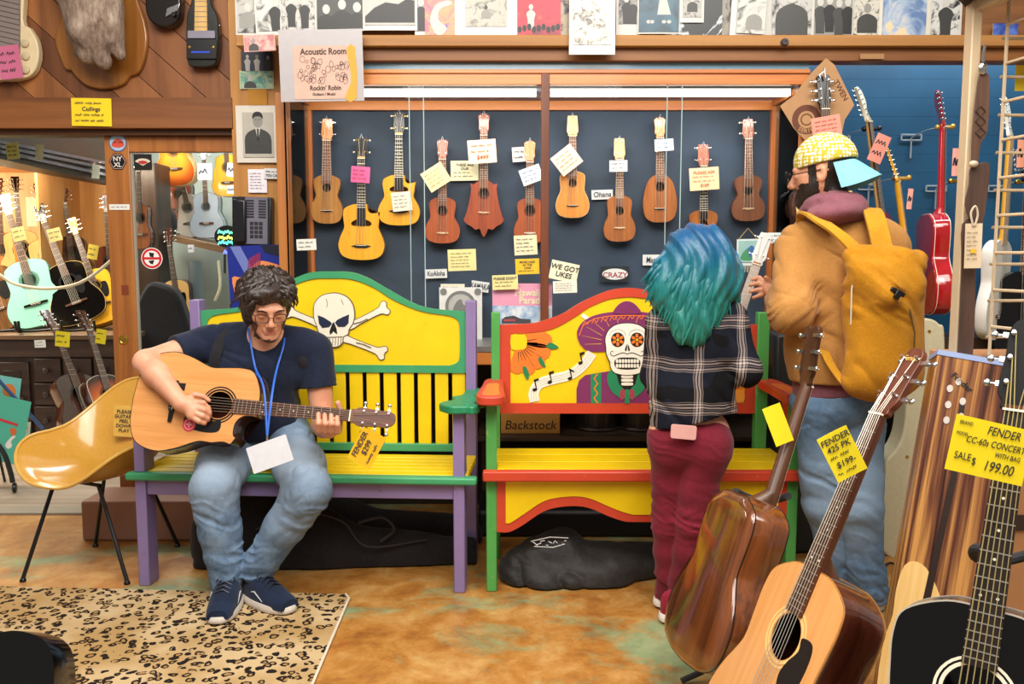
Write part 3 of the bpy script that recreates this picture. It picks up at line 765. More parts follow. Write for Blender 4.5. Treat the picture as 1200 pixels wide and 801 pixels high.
# ---------------- bench with skull and crossbones
o_ = PF(354, 690.5); M1 = TR((o_.x, o_.y, 0), rz=radians(-3.3)); YBK = .40
bench1 = thing('bench', 'yellow slatted bench painted with skull and crossbones, purple legs, green trim', 'bench', M1)
xl1 = onp(M1, 163, 686, 0)[0]; xr1 = onp(M1, 545, 695, 0)[0]; xc = (xl1+xr1)/2
zs = onp(M1, 354, 556, 0)[1]; lw = .045
bxr0 = onp(M1, 546, 400, YBK)[0]; bxr1 = onp(M1, 558, 400, YBK)[0]; zpt = onp(M1, 550, 352, YBK)[1]
bxl1, bxl0 = 2*xc-bxr0, 2*xc-bxr1
bxl1 = onp(M1, 237, 400, YBK)[0]; bxl0 = bxl1-(bxr1-bxr0)
xcb = (bxl1+bxr0)/2
za = onp(M1, 537, 478, .02)[1]
for i, (x0, x1, y0, y1, z1) in enumerate(((xl1, xl1+lw, 0, .085, zs-.03), (xr1-lw, xr1, 0, .085, za-.012), (bxl0, bxl1, YBK-.02, YBK+.05, zpt), (bxr0, bxr1, YBK-.02, YBK+.05, zpt))):
    MB().bx(x0, x1, y0, y1, 0, z1).build('leg', PP, bench1, bevel=.004)
MB().bx(xl1-.0, xl1+lw, 0.0, .085, zs, za-.012).build('arm_post', PP, bench1, bevel=.004)
m = MB(); m.bx(xl1+lw, xr1-lw, .012, .036, zs-.095, zs-.03); m.bx(xl1+.01, xl1+.035, .085, YBK, zs-.095, zs-.03); m.bx(xr1-.035, xr1-.01, .085, YBK, zs-.095, zs-.03); m.build('apron', PP, bench1, bevel=.003)
m = MB(); ns_ = 6
for i in range(ns_):
    y0 = .03+i*(YBK-.05)/ns_; m.bx(xl1-.01, xr1+.01, y0, y0+(YBK-.05)/ns_-.006, zs-.028, zs)
m.build('seat', PY, bench1, bevel=.003)
MB().bx(xl1-.03, xr1+.05, -.022, .026, zs-.030, zs+.001).build('seat_edge', PG, bench1, bevel=.009, seg=3)
top_o = smooth_pts(onps(M1, Z3([(150, 65), (260, 62), (340, 85), (430, 135), (520, 185), (600, 210), (740, 222)]), YBK), 5)
mirror = lambda L: [(2*xcb-x, z) for x, z in L]
top_r = [p for p in top_o if p[0] > xcb]; TOP = list(reversed(mirror(top_r)))+top_r
in_o = smooth_pts(onps(M1, Z3([(190, 88), (280, 92), (370, 125), (450, 175), (560, 220), (670, 238), (705, 255), (715, 290), (715, 395), (705, 425), (675, 438)]), YBK), 4)
in_r = [p for p in in_o if p[0] > xcb]; INN = list(reversed(mirror(in_r)))+in_r
zr1 = onp(M1, 450, 436, YBK)[1]
outer = [(bxl1, zr1)]+[(max(bxl1, min(bxr0, x)), z) for x, z in TOP]+[(bxr0, zr1)]
m = MB(); m.prism(outer, YBK-.006, YBK+.022, holes=[INN]); trim1 = m.build('back_frame', PG, bench1, bevel=.003, angle=30)
m = MB(); m.prism(INN, YBK+.0, YBK+.018); panel1 = m.build('back_panel', PY, bench1)
zrl = onp(M1, 450, 528, YBK)[1]; zrt = onp(M1, 450, 519, YBK)[1]
MB().bx(bxl1, bxr0, YBK-.006, YBK+.022, zrl, zrt).build('lower_rail', PG, bench1, bevel=.003)
pitch = mpp(3.75)*20.2; sw = pitch*.76; x = bxr0-.004
while x-sw > bxl1:
    MB().bx(x-sw, x, YBK+.002, YBK+.016, zrt-.004, zr1+.004).build('slat', PY, bench1, bevel=.003); x -= pitch
# painted relief
A = YBK-.006
sk = smooth_pts(onps(M1, Z3([(131, 225), (135, 190), (158, 162), (190, 151), (225, 150), (262, 165), (285, 195), (292, 235), (286, 268), (270, 293), (266, 312), (248, 322), (243, 348), (226, 360), (205, 362), (190, 352), (183, 325), (162, 318), (150, 300), (144, 280), (134, 255)]), A), 3, True)
def bone(a, b, w=24):
    a, b = Vector(a), Vector(b); d = (b-a).normalized(); n = Vector((-d.y, d.x)); o = []
    for t_, k in ((0, .55), (.25, .45), (.6, .42), (.85, .5), (.93, .8)): o.append(a+(b-a)*t_+n*w*k)
    o += [b+n*w*.95-d*w*.35, b+n*w*1.15+d*w*.1, b+n*w*.75+d*w*.55, b+n*w*.25+d*w*.3, b-n*w*.25+d*w*.35, b-n*w*.7+d*w*.6, b-n*w*1.15+d*w*.2, b-n*w*.95-d*w*.3]
    for t_, k in ((.93, .8), (.85, .5), (.6, .42), (.25, .45), (0, .55)): o.append(a+(b-a)*t_-n*w*k)
    return smooth_pts(onps(M1, Z3([tuple(p) for p in o]), A), 2, True)
its = []
for a, b in (((270, 282), (414, 208)), ((240, 325), (405, 388)), ((160, 275), (30, 222)), ((180, 320), (50, 385))):
    bo = bone(a, b); its += [(1, shrink(bo, -.0035), YBK-.0045, YBK), (0, bo, YBK-.008, YBK)]
its += [(1, shrink(sk, -.004), YBK-.009, YBK), (0, sk, YBK-.012, YBK)]
F_ = lambda L, y=.0135, m_=2: (m_, onps(M1, Z3(L), A), YBK-y, YBK-.0118)
its += [F_([(147, 236), (172, 246), (197, 262), (204, 270), (192, 284), (165, 287), (152, 270)]), F_([(272, 233), (248, 243), (224, 255), (216, 266), (228, 283), (255, 283), (270, 268)]),
        F_([(211, 262), (222, 290), (225, 312), (215, 306), (209, 300), (204, 308), (196, 314), (194, 300), (203, 275)], m_=3)]
for x in (195, 206, 217, 228, 239): its.append(F_([(x, 326), (x+2, 326), (x+1, 356), (x-1, 356)], m_=1))
its.append(F_([(186, 323), (246, 321), (246, 324), (186, 326)], m_=1))
for c_ in ([(180, 170), (186, 190), (182, 206)], [(240, 172), (250, 195)], [(290, 270), (320, 262), (345, 250)], [(300, 345), (330, 352), (360, 366)]):
    its.append((1, strip(onps(M1, Z3(c_), A), .0022), YBK-.0128, YBK-.0075))
flatart('skull_and_crossbones', [BONE, M_('#6a5a3c', .7), NAVY, INK], panel1, its)
# carved green armrest right, with lobes; left one mostly behind the guitar
def armrest1(xm, nm):
    m = MB(); pts = smooth_pts([(-.05, -.05), (-.015, -.075), (.03, -.065), (.062, -.075), (.085, -.03), (.06, .02), (.075, .06), (.10, .10), (.085, .16), (.045, .17), (.05, .24), (.045, .40), (-.01, .40), (-.015, .22), (-.05, .17), (-.03, .10), (-.065, .05), (-.08, .0)], 4, True)
    R = Matrix.Translation((xm, .03, za))@Matrix.Rotation(-pi/2, 4, 'X'); m.T = R
    m.prism([(x, y) for x, y in pts], -.018, .014); o = m.build(nm, CHG, bench1, bevel=.006)
    for (x, y, r) in ((-.02, -.02, .012), (.035, -.03, .012), (.02, .06, .014), (.04, .13, .012)): MB(R).prism(circ(x, y, r, 14), -.0195, -.018, holes=[circ(x, y, r*.6, 14)]).build('carved_ring', PG, o)
armrest1(xr1-lw/2, 'armrest'); 
# ---------------- bench with painted skeleton
o_ = PF(751, 693); M2 = TR((o_.x, o_.y, 0)); YK = .40
bench2 = thing('bench', 'yellow bench painted with moustached sombrero skeleton, red frame, green posts', 'bench', M2)
X = lambda px, c: onp(M2, px, 500, c)[0]
Zz = lambda py, c: onp(M2, 736, py, c)[1]
fl0, fl1 = X(569.5, 0), X(582, 0); fr1 = 2*0+X(938, 0); fr0 = fr1-(fl1-fl0)
bl0, bl1 = X(576, YK), X(586, YK); br0, br1 = X(883.5, YK), X(897, YK)
zpt2 = Zz(365.5, YK); zs2 = Zz(551, -.02); za2 = Zz(466, .0)
for x0, x1, y0, y1, z1 in ((fl0, fl1, 0, .04, za2-.018), (fr0, fr1, 0, .04, za2-.018), (bl0, bl1, YK-.02, YK+.03, zpt2), (br0, br1, YK-.02, YK+.03, zpt2)):
    MB().bx(x0, x1, y0, y1, 0, z1).build('leg', PGR, bench2, bevel=.004)
m = MB(); yd = [0.0, .13, .26, YK-.022]
for a, b in zip(yd, yd[1:]): m.bx(fl1 if a == 0 else fl0, fr0 if a == 0 else fr1, a, b-.003, zs2-.03, zs2)
m.build('seat', PY2, bench2, bevel=.004)
MB().bx(fl0-.012, fr1+.012, -.045, -.002, zs2-.04, zs2+.001).build('seat_edge', PR, bench2, bevel=.006)
# apron with a wavy red border (pixels of the front, mirrored)
xm2 = (fl1+fr0)/2
wav = smooth_pts(onps(M2, Z5([(110, 388), (160, 388), (215, 360), (290, 310), (350, 290), (430, 284), (490, 295), (560, 325), (620, 345), (660, 348)]), .0), 4)
wav = [p for p in wav if p[0] < xm2]; wl = wav+[(2*xm2-x, z) for x, z in reversed(wav)]
wvi = smooth_pts(onps(M2, Z5([(146, 352), (165, 350), (215, 318), (290, 268), (350, 250), (430, 244), (490, 255), (560, 285), (620, 308), (660, 318)]), .0), 4)
wvi = [p for p in wvi if p[0] < xm2]; wi = wvi+[(2*xm2-x, z) for x, z in reversed(wvi)]
ztop = zs2-.038
poly = [(fl1, ztop)]+[(max(fl1, x), z) for x, z in wl]+[(fr0, ztop)]
ap = MB().prism(poly, .004, .022).build('apron', PR, bench2, angle=30)
xa = wi[0][0]; MB().prism([(xa, ztop)]+wi+[(wi[-1][0], ztop)], .0005, .0045).build('yellow_field', PY2, ap)
# back
tp = smooth_pts(onps(M2, Z4([(122, 172), (200, 170), (250, 167), (290, 158), (370, 130), (450, 82), (540, 42), (590, 29), (640, 24)]), YK), 4)
xcb2 = (bl1+br0)/2; tp = [p for p in tp if p[0] < xcb2]; mir2 = lambda L: [(2*xcb2-x, z) for x, z in L]
tp[0] = (bl1, tp[0][1])
inn2 = smooth_pts(onps(M2, Z4([(165, 208), (240, 204), (300, 196), (350, 181), (420, 142), (480, 102), (550, 72), (600, 63), (640, 60)]), YK), 4); inn2 = [p for p in inn2 if p[0] < xcb2]
zi0 = Zz(472, YK); zi1 = Zz(484, YK)
OUT2 = [(bl1, zi1)]+tp+list(reversed(mir2(tp)))+[(br0, zi1)]
INN2 = [(inn2[0][0], zi0)]+inn2+list(reversed(mir2(inn2)))+[(2*xcb2-inn2[0][0], zi0)]
MB().prism(OUT2, YK-.006, YK+.022, holes=[INN2]).build('back_frame', PR, bench2, bevel=.003, angle=30)
panel2 = MB().prism(INN2, YK, YK+.018).build('back_panel', PY2, bench2)
O4 = lambda L: onps(M2, Z4(L), YK)
PUR = paint('#7d2f62', '#a8557f', .4); PORG = paint('#f07c2c', '#f7b060', .5); LEAF = M_('#1d7d4a', .5); CREAM = M_('#efe9dc', .5); ORL = M_('#f5a03c', .5); SCUFF = M_('#b08a30', .6)
# flower upper left
its = []; fc = (195, 243)
for a in range(-92, 32, 24):
    t_ = radians(a); L_ = 138 if -80 < a < 10 else 125
    dx, dy = cos(t_), -sin(t_); nx, ny = -dy, dx; w_ = 31
    pet = [(fc[0]+dx*30-nx*10, fc[1]+dy*30-ny*10), (fc[0]+dx*90-nx*w_*.9, fc[1]+dy*90-ny*w_*.9), (fc[0]+dx*(L_-12)-nx*w_*.8, fc[1]+dy*(L_-12)-ny*w_*.8), (fc[0]+dx*L_, fc[1]+dy*L_),
           (fc[0]+dx*(L_-12)+nx*w_*.8, fc[1]+dy*(L_-12)+ny*w_*.8), (fc[0]+dx*90+nx*w_*.9, fc[1]+dy*90+ny*w_*.9), (fc[0]+dx*30+nx*10, fc[1]+dy*30+ny*10)]
    pet = [(max(166, x), max(207 - (0 if x < 240 else (x-240)*.12), y)) for x, y in smooth_pts(pet, 3, True)]
    yy_ = YK-.004-.0009*((a//19) % 2); pp_ = O4(pet); its.append((0, pp_, yy_, YK)); ta = radians(a+12); its.append((4, strip(O4([(fc[0]+78*cos(ta), fc[1]-78*sin(ta)), (fc[0]+114*cos(ta), fc[1]-114*sin(ta))]), [.0012, .0028]), YK-.0058, YK-.0045)) if -80 < a < 0 else None
for a in range(-88, 22, 11):
    t_ = radians(a); its.append((2, strip(O4([(fc[0]+38*cos(t_), fc[1]-38*sin(t_)), (fc[0]+78*cos(t_), fc[1]-78*sin(t_))]), [.0035, .001]), YK-.0058, YK-.0045))
its.append((1, smooth_pts(O4([(168, 214), (200, 211), (226, 216), (231, 240), (226, 266), (200, 272), (168, 268)]), 2, True), YK-.0065, YK))
for L in ([(308, 258), (325, 243), (358, 262), (330, 270)], [(276, 306), (290, 305), (306, 340), (285, 332)], [(214, 340), (228, 342), (240, 372), (232, 392), (218, 366)]): its.append((3, smooth_pts(O4(L), 3, True), YK-.0062, YK))
flatart('flower_painting', [PORG, PY2, INK, LEAF, M_('#a8441c', .5)], panel2, its)
its = []; fc2 = (1088, 468)
for a in range(85, 200, 13):
    t_ = radians(a); its.append((0, O4([(fc2[0]+20*cos(t_-.09), fc2[1]-24*sin(t_-.09)), (fc2[0]+70*cos(t_-.09), min(486, fc2[1]-72*sin(t_-.09))), (fc2[0]+70*cos(t_+.09), min(486, fc2[1]-72*sin(t_+.09))), (fc2[0]+20*cos(t_+.09), fc2[1]-24*sin(t_+.09))]), YK-.004, YK))
its.append((1, O4(circ(1082, 458, 24, 18, 27)), YK-.006, YK)); flatart('flower_painting', [PORG, ORL], panel2, its)
# music band
band_c = [(262, 480), (258, 445), (282, 408), (345, 388), (405, 372), (455, 335), (492, 285)]
bandp = smooth_pts(O4(band_c), 5); its = [(0, strip(bandp, .044), YK-.004, YK), (0, strip(O4([(452, 132), (478, 152), (495, 172)]), .017), YK-.004, YK)]
for off in (-.010, .0, .010):
    n_ = len(bandp); q = [bandp[i] for i in range(n_)]; sh = []
    for i in range(n_):
        a, b_ = q[max(i-1, 0)], q[min(i+1, n_-1)]; dx, dz = b_[0]-a[0], b_[1]-a[1]; l = math.hypot(dx, dz) or 1; sh.append((q[i][0]-dz/l*off, q[i][1]+dx/l*off))
    its.append((1, strip(sh, .0009), YK-.0048, YK-.003))
for nx, ny, fl in ((262, 432, 1), (322, 402, 1), (403, 387, 0), (445, 325, 1)):
    its.append((2, O4(rot2(circ(nx, ny, 9, 12, 6.5), -.3, (nx, ny))), YK-.006, YK)); its.append((2, O4([(nx+6, ny), (nx+10, ny), (nx+2, ny-40), (nx-3, ny-38)]), YK-.006, YK))
    its.append((2, O4([(nx-3, ny-40), (nx+16, ny-46 if fl else ny-32), (nx+17, ny-38 if fl else ny-25), (nx-1, ny-31)]), YK-.006, YK))
flatart('music_notes_painting', [CREAM, M_('#8c8577', .6), INK], panel2, its)
# sombrero, skull and suit
sx = 632
sym = lambda L: L+[(2*sx-x, y) for x, y in reversed(L) if abs(x-sx) > .5]
hat = smooth_pts(O4(sym([(sx, 118), (560, 122), (500, 135), (455, 160), (432, 198), (438, 238), (462, 268), (500, 280), (550, 278), (sx, 275)])), 3, True)
crown = smooth_pts(O4(sym([(sx, 77), (608, 84), (588, 102), (577, 122), (600, 128)])), 3, True)
suit = O4([(430, 486), (430, 430), (440, 395), (465, 374), (510, 366), (560, 358), (sx, 360), (2*sx-560, 358), (2*sx-510, 366), (2*sx-465, 374), (2*sx-440, 395), (2*sx-430, 486)])
its = [(0, hat, YK-.006, YK), (0, crown, YK-.009, YK), (0, suit, YK-.006, YK)]
its.append((1, smooth_pts(strip(O4([(440, 215), (455, 175), (500, 148), (560, 137), (sx, 134), (704, 137), (764, 148), (800, 170)]), .0035), 1), YK-.0075, YK-.005))
for i in range(10):
    a = 455+i*36; y_ = 160-24*math.sin(pi*(a-455)/354)*.9; its.append((1, strip(smooth_pts(O4([(a, y_+14), (a+9, y_-2), (a+18, y_+10), (a+27, y_-6)]), 3), .0028), YK-.0078, YK-.005))
for (a, b_) in (((470, 180), (532, 215)), ((450, 215), (530, 232)), ((462, 250), (530, 248)), ((500, 162), (540, 196)), ((545, 150), (560, 178)), ((590, 142), (596, 165))):
    its.append((2, strip(O4([a, b_]), [.001, .0024]), YK-.0072, YK-.005)); its.append((2, strip(O4([(2*sx-a[0], a[1]), (2*sx-b_[0], b_[1])]), [.001, .0024]), YK-.0072, YK-.005))
# serape: green-black-orange zigzag stripe
its.append((3, O4([(488, 486), (486, 370), (528, 364), (528, 486)]), YK-.0068, YK-.005))
zz_ = []
for i in range(7): zz_.append((500 if i % 2 else 514, 368+i*19.5))
its.append((1, strip(O4(zz_), .006), YK-.008, YK-.006))
its.append((4, O4([(588, 362), (676, 362), (668, 420), (sx, 452), (600, 424)]), YK-.0075, YK-.005))        # black neck
for i, y_ in enumerate((378, 393, 408)): its.append((5, smooth_pts(O4([(612, y_-5), (652, y_-5), (655, y_), (652, y_+6), (612, y_+6), (609, y_)]), 2, True), YK-.0095, YK-.006))
for s_ in (1, -1):
    q = [(570, 352), (590, 372), (600, 410), (sx-4, 440), (618, 470), (600, 462), (572, 440), (556, 410), (552, 375)]
    q = q if s_ > 0 else [(2*sx-x, y) for x, y in q]; its.append((3, smooth_pts(O4(q), 2, True), YK-.0088, YK-.005))
    q = [(sx, 444), (sx-22, 428), (sx-30, 452), (sx-22, 474)]; q = q if s_ > 0 else [(2*sx-x, y) for x, y in q]; its.append((6, smooth_pts(O4(q), 2, True), YK-.0095, YK-.006))
its.append((3, O4([(624, 430), (640, 430), (642, 486), (622, 486)]), YK-.0105, YK-.006))
figure = flatart('skeleton_painting', [PUR, PORG, M_('#e0b030', .5), CHG, INK, CREAM, M_('#a03a50', .5)], panel2, its)
its = []
skl = smooth_pts(O4(sym([(sx, 166), (590, 172), (560, 192), (545, 225), (548, 262), (550, 290), (562, 318), (568, 345), (585, 364), (sx, 372)])), 3, True)
ear_l = smooth_pts(O4([(548, 275), (550, 300), (566, 312), (570, 280)]), 2, True)
its += [(1, shrink(skl, -.003), YK-.010, YK), (0, skl, YK-.014, YK)]
for s_ in (-1, 1):
    ex = sx+s_*38.5; its.append((1, O4(circ(ex, 231, 27, 22, 29)), YK-.0152, YK-.013))
    for k in range(6):
        a = k*pi/3+.5; its.append((2, O4(rot2([(ex+6, 231), (ex+13, 225), (ex+23, 226), (ex+25, 231), (ex+23, 236), (ex+13, 237)], a, (ex, 231))), YK-.0162, YK-.015))
    its.append((3, O4(circ(ex, 231, 5, 10)), YK-.017, YK-.015))
    its.append((1, strip(smooth_pts(O4([(sx+s_*8, 215), (sx+s_*12, 200), (sx+s_*35, 190), (sx+s_*62, 198), (sx+s_*72, 215)]), 3), .0011), YK-.0148, YK-.013))
    its.append((1, strip(smooth_pts(O4([(sx, 288), (sx+s_*18, 283), (sx+s_*40, 290), (sx+s_*56, 296), (sx+s_*68, 286), (sx+s_*62, 276), (sx+s_*55, 280)]), 4), [.003]*17+[.0018]*8), YK-.0155, YK-.013))
    its.append((1, smooth_pts(O4([(sx+s_*2, 248), (sx+s_*10, 270), (sx+s_*7, 277), (sx+s_*2, 270)]), 2, True), YK-.0155, YK-.013))
    its.append((1, strip(smooth_pts(O4([(sx+s_*75, 290), (sx+s_*80, 300), (sx+s_*64, 325)]), 3), .0012), YK-.0148, YK-.013))
its.append((1, smooth_pts(O4(sym([(sx, 302), (600, 303), (583, 312), (580, 328), (590, 345), (sx, 350)])), 2, True), YK-.0152, YK-.013))
for r_ in (0, 1):
    for k in range(8):
        x_ = 586+k*11.8; its.append((0, O4(rrect(x_+5, 316+r_*19, 9.6, 15, 3, 2)), YK-.0165, YK-.015))
flatart('skull_face', [CREAM, INK, PORG, PY2], figure, its)
# armrests: flat red boards with a painted yellow flower, red brackets
for sgn, xa_ in ((-1, (fl0+fl1)/2), (1, (fr0+fr1)/2)):
    R = Matrix.Translation((xa_, 0, za2))@Matrix.Rotation(-pi/2, 4, 'X')
    m = MB(R); pts = smooth_pts([(-.045, -.07), (0, -.085), (.045, -.07), (.055, -.02), (.05, .08), (.045, .22), (.04, .40), (-.03, .40), (-.045, .2), (-.055, .06), (-.058, -.02)], 4, True)
    pts = pts if sgn < 0 else [(x, max(y, -.04)) for x, y in pts]; m.prism([(x*(-sgn), y) for x, y in pts], -.018, .018); ar = m.build('armrest', PR, bench2, bevel=.006)
    g = MB(R); g.prism([(x*.62*(-sgn), (y+.02)*.62-.01) for x, y in pts], -.0192, -.018); g.build('painted_flower', PORG, ar)
    m = MB(); m.add([(xa_-.012, .04, za2-.018), (xa_+.012, .04, za2-.018), (xa_+.012, .16, za2-.018), (xa_-.012, .16, za2-.018), (xa_-.012, .04, za2-.15), (xa_+.012, .04, za2-.15)], [(0, 1, 2, 3), (0, 4, 5, 1), (0, 3, 4), (1, 5, 2), (3, 2, 5, 4)])
    m.build('bracket', PR, bench2)
# ================================================================ ukuleles in the case
YU = YC1-.075
KOA = wood('#b8803c', '#8e5a26', .3, 'z', 3, coat=.5); KOA2 = wood('#a8652f', '#84481f', .3, 'z', 3, coat=.5); YEL = wood('#efae2c', '#e09a1c', .3, 'z', 3, coat=.5, ring=.1)
MAH = wood('#a9552c', '#8a3f1e', .3, 'z', 3, coat=.5); MAHR = wood('#a04b2a', '#7f361d', .3, 'z', 3, coat=.6); ORNG = wood('#d58f3e', '#bd7429', .3, 'z', 3, coat=.5); BRN = wood('#7c4a2c', '#5f351e', .4, 'z', 3, coat=.3)
LTW = wood('#e3bd86', '#cfa266', .4, 'z', 3); RB = wood('#8a5a3c', '#6a4028', .4, 'z', 3)
UK = [ # cx, top, nut, body, bottom, lower, waist, upper, hole y, hole r, bridge y, neck w
 dict(p=(383, 139, 165, 205, 262, 37, 25, 31.5, 220, 5, 247, 11), top=KOA, head='taper', headm=ORNG, fb=RB, bm=BLACKPL, label='small tan ukulele with dark bridge, first in the case from the left'),
 dict(p=(423.5, 160, 186, 239, 304.5, 54, 40, 43, 262, 0, 288, 10), top=YEL, head='taper', headm=EBONY, fb=EBONY, fret=IVORY, fw=.003, bm=EBONY, bshape='pointed', cut='R', oval=(24, 10.5), label='large yellow cutaway ukulele with wide smile-shaped sound hole', tm=GOLD, bt=IVORY),
 dict(p=(467.5, 131.5, 158, 205, 264, 49, 34, 38, 222, 0, 247, 10), top=YEL, head='taper', headm=EBONY, fb=EBONY, fret=IVORY, fw=.003, bm=EBONY, bshape='pointed', cut='R', oval=(22, 9), label='yellow cutaway ukulele hanging high with white note over its sound hole', tm=GOLD, bt=IVORY),
 dict(p=(518.5, 163, 187, 231, 285, 41, 28, 31, 247, 6, 273, 10), top=MAH, head='crown', headm=MAH, fb=RB, bm=LTW, label='reddish ukulele with pale bridge beneath the tilted yellow note'),
 dict(p=(567, 132.5, 159, 211, 278, 46, 28, 31, 227, 6.5, 249, 10), top=MAHR, head='crown', headm=MAH, fb=RB, bm=LTW, bell=1, label='red brown bat-shaped ukulele with pointed scalloped bottom'),
 dict(p=(621, 164.5, 190.5, 232, 285, 38, 27, 30, 247, 6.5, 273, 10), top=MAH, head='crown', headm=ORNG, fb=RB, bm=IVORY, label='orange brown ukulele hanging just left of the dark centre post'),
 dict(p=(671, 135.5, 160, 200.5, 255, 39, 27.5, 29, 214.5, 5, 241, 9.5), top=ORNG, head='taper', headm=LTW, fb=RB, bm=EBONY, bind=LTW, zs=(.24, .62, .86), label='honey coloured ukulele with pale edge binding just right of the centre post'),
 dict(p=(726, 162, 187.5, 229, 283, 37.5, 26.5, 29, 247, 5, 267, 9.5), top=KOA2, head='taper', headm=LTW, fb=RB, fret=IVORY, fw=.002, bm=LTW, label='brown ukulele with pale tapered headstock and white label at its neck'),
 dict(p=(773.5, 137, 162.5, 204, 260.5, 39.5, 0, 0, 219, 5.5, 244.5, 10), top=KOA2, head='crown', headm=ORNG, fb=RB, bm=BLACKPL, pine=1, label='oval pineapple-shaped ukulele between brown tapered and half hidden ones'),
 dict(p=(824.5, 169, 195, 246, 300, 39, 27, 33, 262, 5, 288, 9.5), top=KOA2, head='taper', headm=MAH, fb=EBONY, fret=IVORY, fw=.0025, bm=LTW, label='brown ukulele half hidden behind the turquoise hair'),
 dict(p=(877, 139.5, 163, 205, 259, 39, 25, 32, 224, 4.5, 244.5, 10), top=BRN, head='taper', headm=MAH, fb=BRN, bm=LTW, sr=.0011, label='dark brown ukulele with bright strings, last in the case on the right', tm=IVORY),
]
for u in UK:
    cx, yt, yn, yb, yo, lb, wa, ub, hy, hr, by, nw = u['p']; k = mpp(YU, 220)
    bot = P(cx, yo, YU); top = P(cx, yt, YU); c = dict(u)
    f = lambda y: P(cx, y, YU).z-bot.z
    L = f(yb)
    c.update(L=L, Ln=f(yn)-L, Lh=f(yt)-f(yn), lb=lb*k/2, wa=wa*k/2, ub=ub*k/2, D=.055, nw0=nw*.86*k, nw1=nw*1.05*k, hz=f(hy), bz=f(by), hr=hr*k, bw=6.8*k if 'bshape' not in u else 12*k, hw=6.6*k, ns=4, nt=2, nf=14, side=u['top'],
             rosette=None, dome=.004, rearpeg=u['head'] != 'taper' or u['headm'] is LTW, tilt=6)
    c['sr'] = u.get('sr', .0007)
    if u.get('oval'):
        w, h = u['oval'][0]*k/2, u['oval'][1]*k/2; c['holepts'] = [(x, z) for x, z in circ(0, f(hy), w, 24, h)]; c['fz0'] = f(hy)-h*.3
        c['holepts'] = [(x, max(z, f(hy)-h*.55)) for x, z in c['holepts']]
    if u.get('bell'):
        c['pts'] = [(0, 0), (3*k, 5*k), (5*k, 10*k), (10*k, 9*k), (15*k, 13*k), (19*k, 15*k), (23.5*k, 20*k), (21*k, 27*k), (17.5*k, 40*k), (15*k, 55*k), (15.5*k, 62.5*k), (12*k, 61.5*k), (7*k, 65*k), (0, L)]
    if u.get('pine'):
        w = lb*k/2; c['pts'] = [(0, 0), (w*.5, .02*L), (w*.86, .12*L), (w, .33*L), (w*.96, .55*L), (w*.78, .8*L), (w*.5, .94*L), (w*.2, .99*L), (0, L)]
    g = make_guitar('ukulele', u['label'], 'ukulele', bot, top, c, group='ukuleles hanging in the display case')
    m = MB(); zt = f(yt); m.tube([(-.008, 0, zt-.01), (0, -.004, zt+.014), (.008, 0, zt-.01)], .0013, 6); m.build('hanging_cord', M_('#c8d4e0', .6), g['head'])
# ================================================================ cards and notes
def card(px, py, w, h, Y, rot, color, lines, label, cat='note', name='note_card', ink='#30303a', rough=.8, curl=.004, size=None, group=None, inset=.12, M=None, k=None):
    """w,h in pixels; lines: strings are lettered, None is an unreadable handwritten line"""
    k = k or mpp(Y, py); W, H = w*k, h*k
    M = M or TR(P(px, py, Y))@Matrix.Rotation(radians(-rot), 4, 'Y')
    m = MB(); nu = 6
    m.sheet(lambda u, v: ((u-.5)*W, curl*((2*u-1)**2)*(-1 if rot > 0 else 1)*.5-curl, (v-.5)*H), nu, 2, .0006)
    o = m.build(name, color if not isinstance(color, str) else M_(color, rough, var=.05), smooth=False); o.matrix_world = M; tag(o, label, cat, group)
    if lines:
        n = len(lines); lh = H*(1-inset*2)/n; im = M_(ink, .6)
        for i, s in enumerate(lines):
            z = H/2-H*inset-lh*(i+.5)
            if s is None:
                q = MB(); scribble(q, -W*.40, W*random.uniform(.2, .4), z, lh*.5, -curl*1.6-.0012, seed=int(px*7+py*3+i)); q.build('handwriting', im, o, smooth=False, recalc=False)
            else:
                sz = lh*1.0; est = len(s)*sz*.56; sxx = min(1.0, W*.88/est) if est > 0 else 1
                text_part(s, sz, im, o, 0, z, -curl*1.6-.0012, shear=.12, sx=sxx, name='handwriting', depth=.0002, w=lh*.012)
    return o
YN = YU-.035
CR = '#e2dcc6'; YL = '#f0e3a0'; YL2 = '#f2c832'; PCH = '#f2cdb2'; WH = '#d9dbd9'
card(422.5, 204.5, 22, 18.5, YN, -4, '#ee5f92', [None, None, None], 'hot pink price card on the neck of the large yellow ukulele', 'price tag', 'price_tag')
card(471, 236, 23, 22, YN, 6, CR, [None, None, None, None], 'cream handwritten note lying over a yellow cutaway ukulele body', 'note')
card(511, 207.5, 28, 25, YN-.01, 32, '#efdfa0', [None, None, None, None], 'pale yellow price card tilted like a diamond on a reddish ukulele', 'price tag', 'price_tag', ink='#8a6a30')
card(544.5, 200, 32.5, 23, YC1-.02, 1, '#e9e5bb', ['THESE ARE', 'OUR', None, None], 'card reading THESE ARE OUR between two reddish ukuleles', 'note')
card(565, 177.5, 33, 27, YN-.01, 4, PCH, [None, None, '$499'], 'peach price card on the neck of the bat-shaped ukulele', 'price tag', 'price_tag', ink='#a8502c')
card(609, 181, 17.5, 17, YC1-.02, 4, WH, [None, None], 'white label pinned left of the headstock beside the centre post', 'label')
card(622.5, 205, 25, 19, YN-.01, 20, WH, [None, None, None], 'white price card hanging tilted beside the centre post', 'price tag', 'price_tag', ink='#3c64b0')
card(359.5, 286.5, 23, 13, YC0+.02, 2, '#e8e6dc', [None, None], 'little white label low on the left end glass', 'label')
card(541.5, 304.5, 33, 25, YC0+.025, 2, YL, [None, None, None, None, None], 'pale yellow five-line note on the glass below the reddish ukulele', 'note', ink='#50503a')
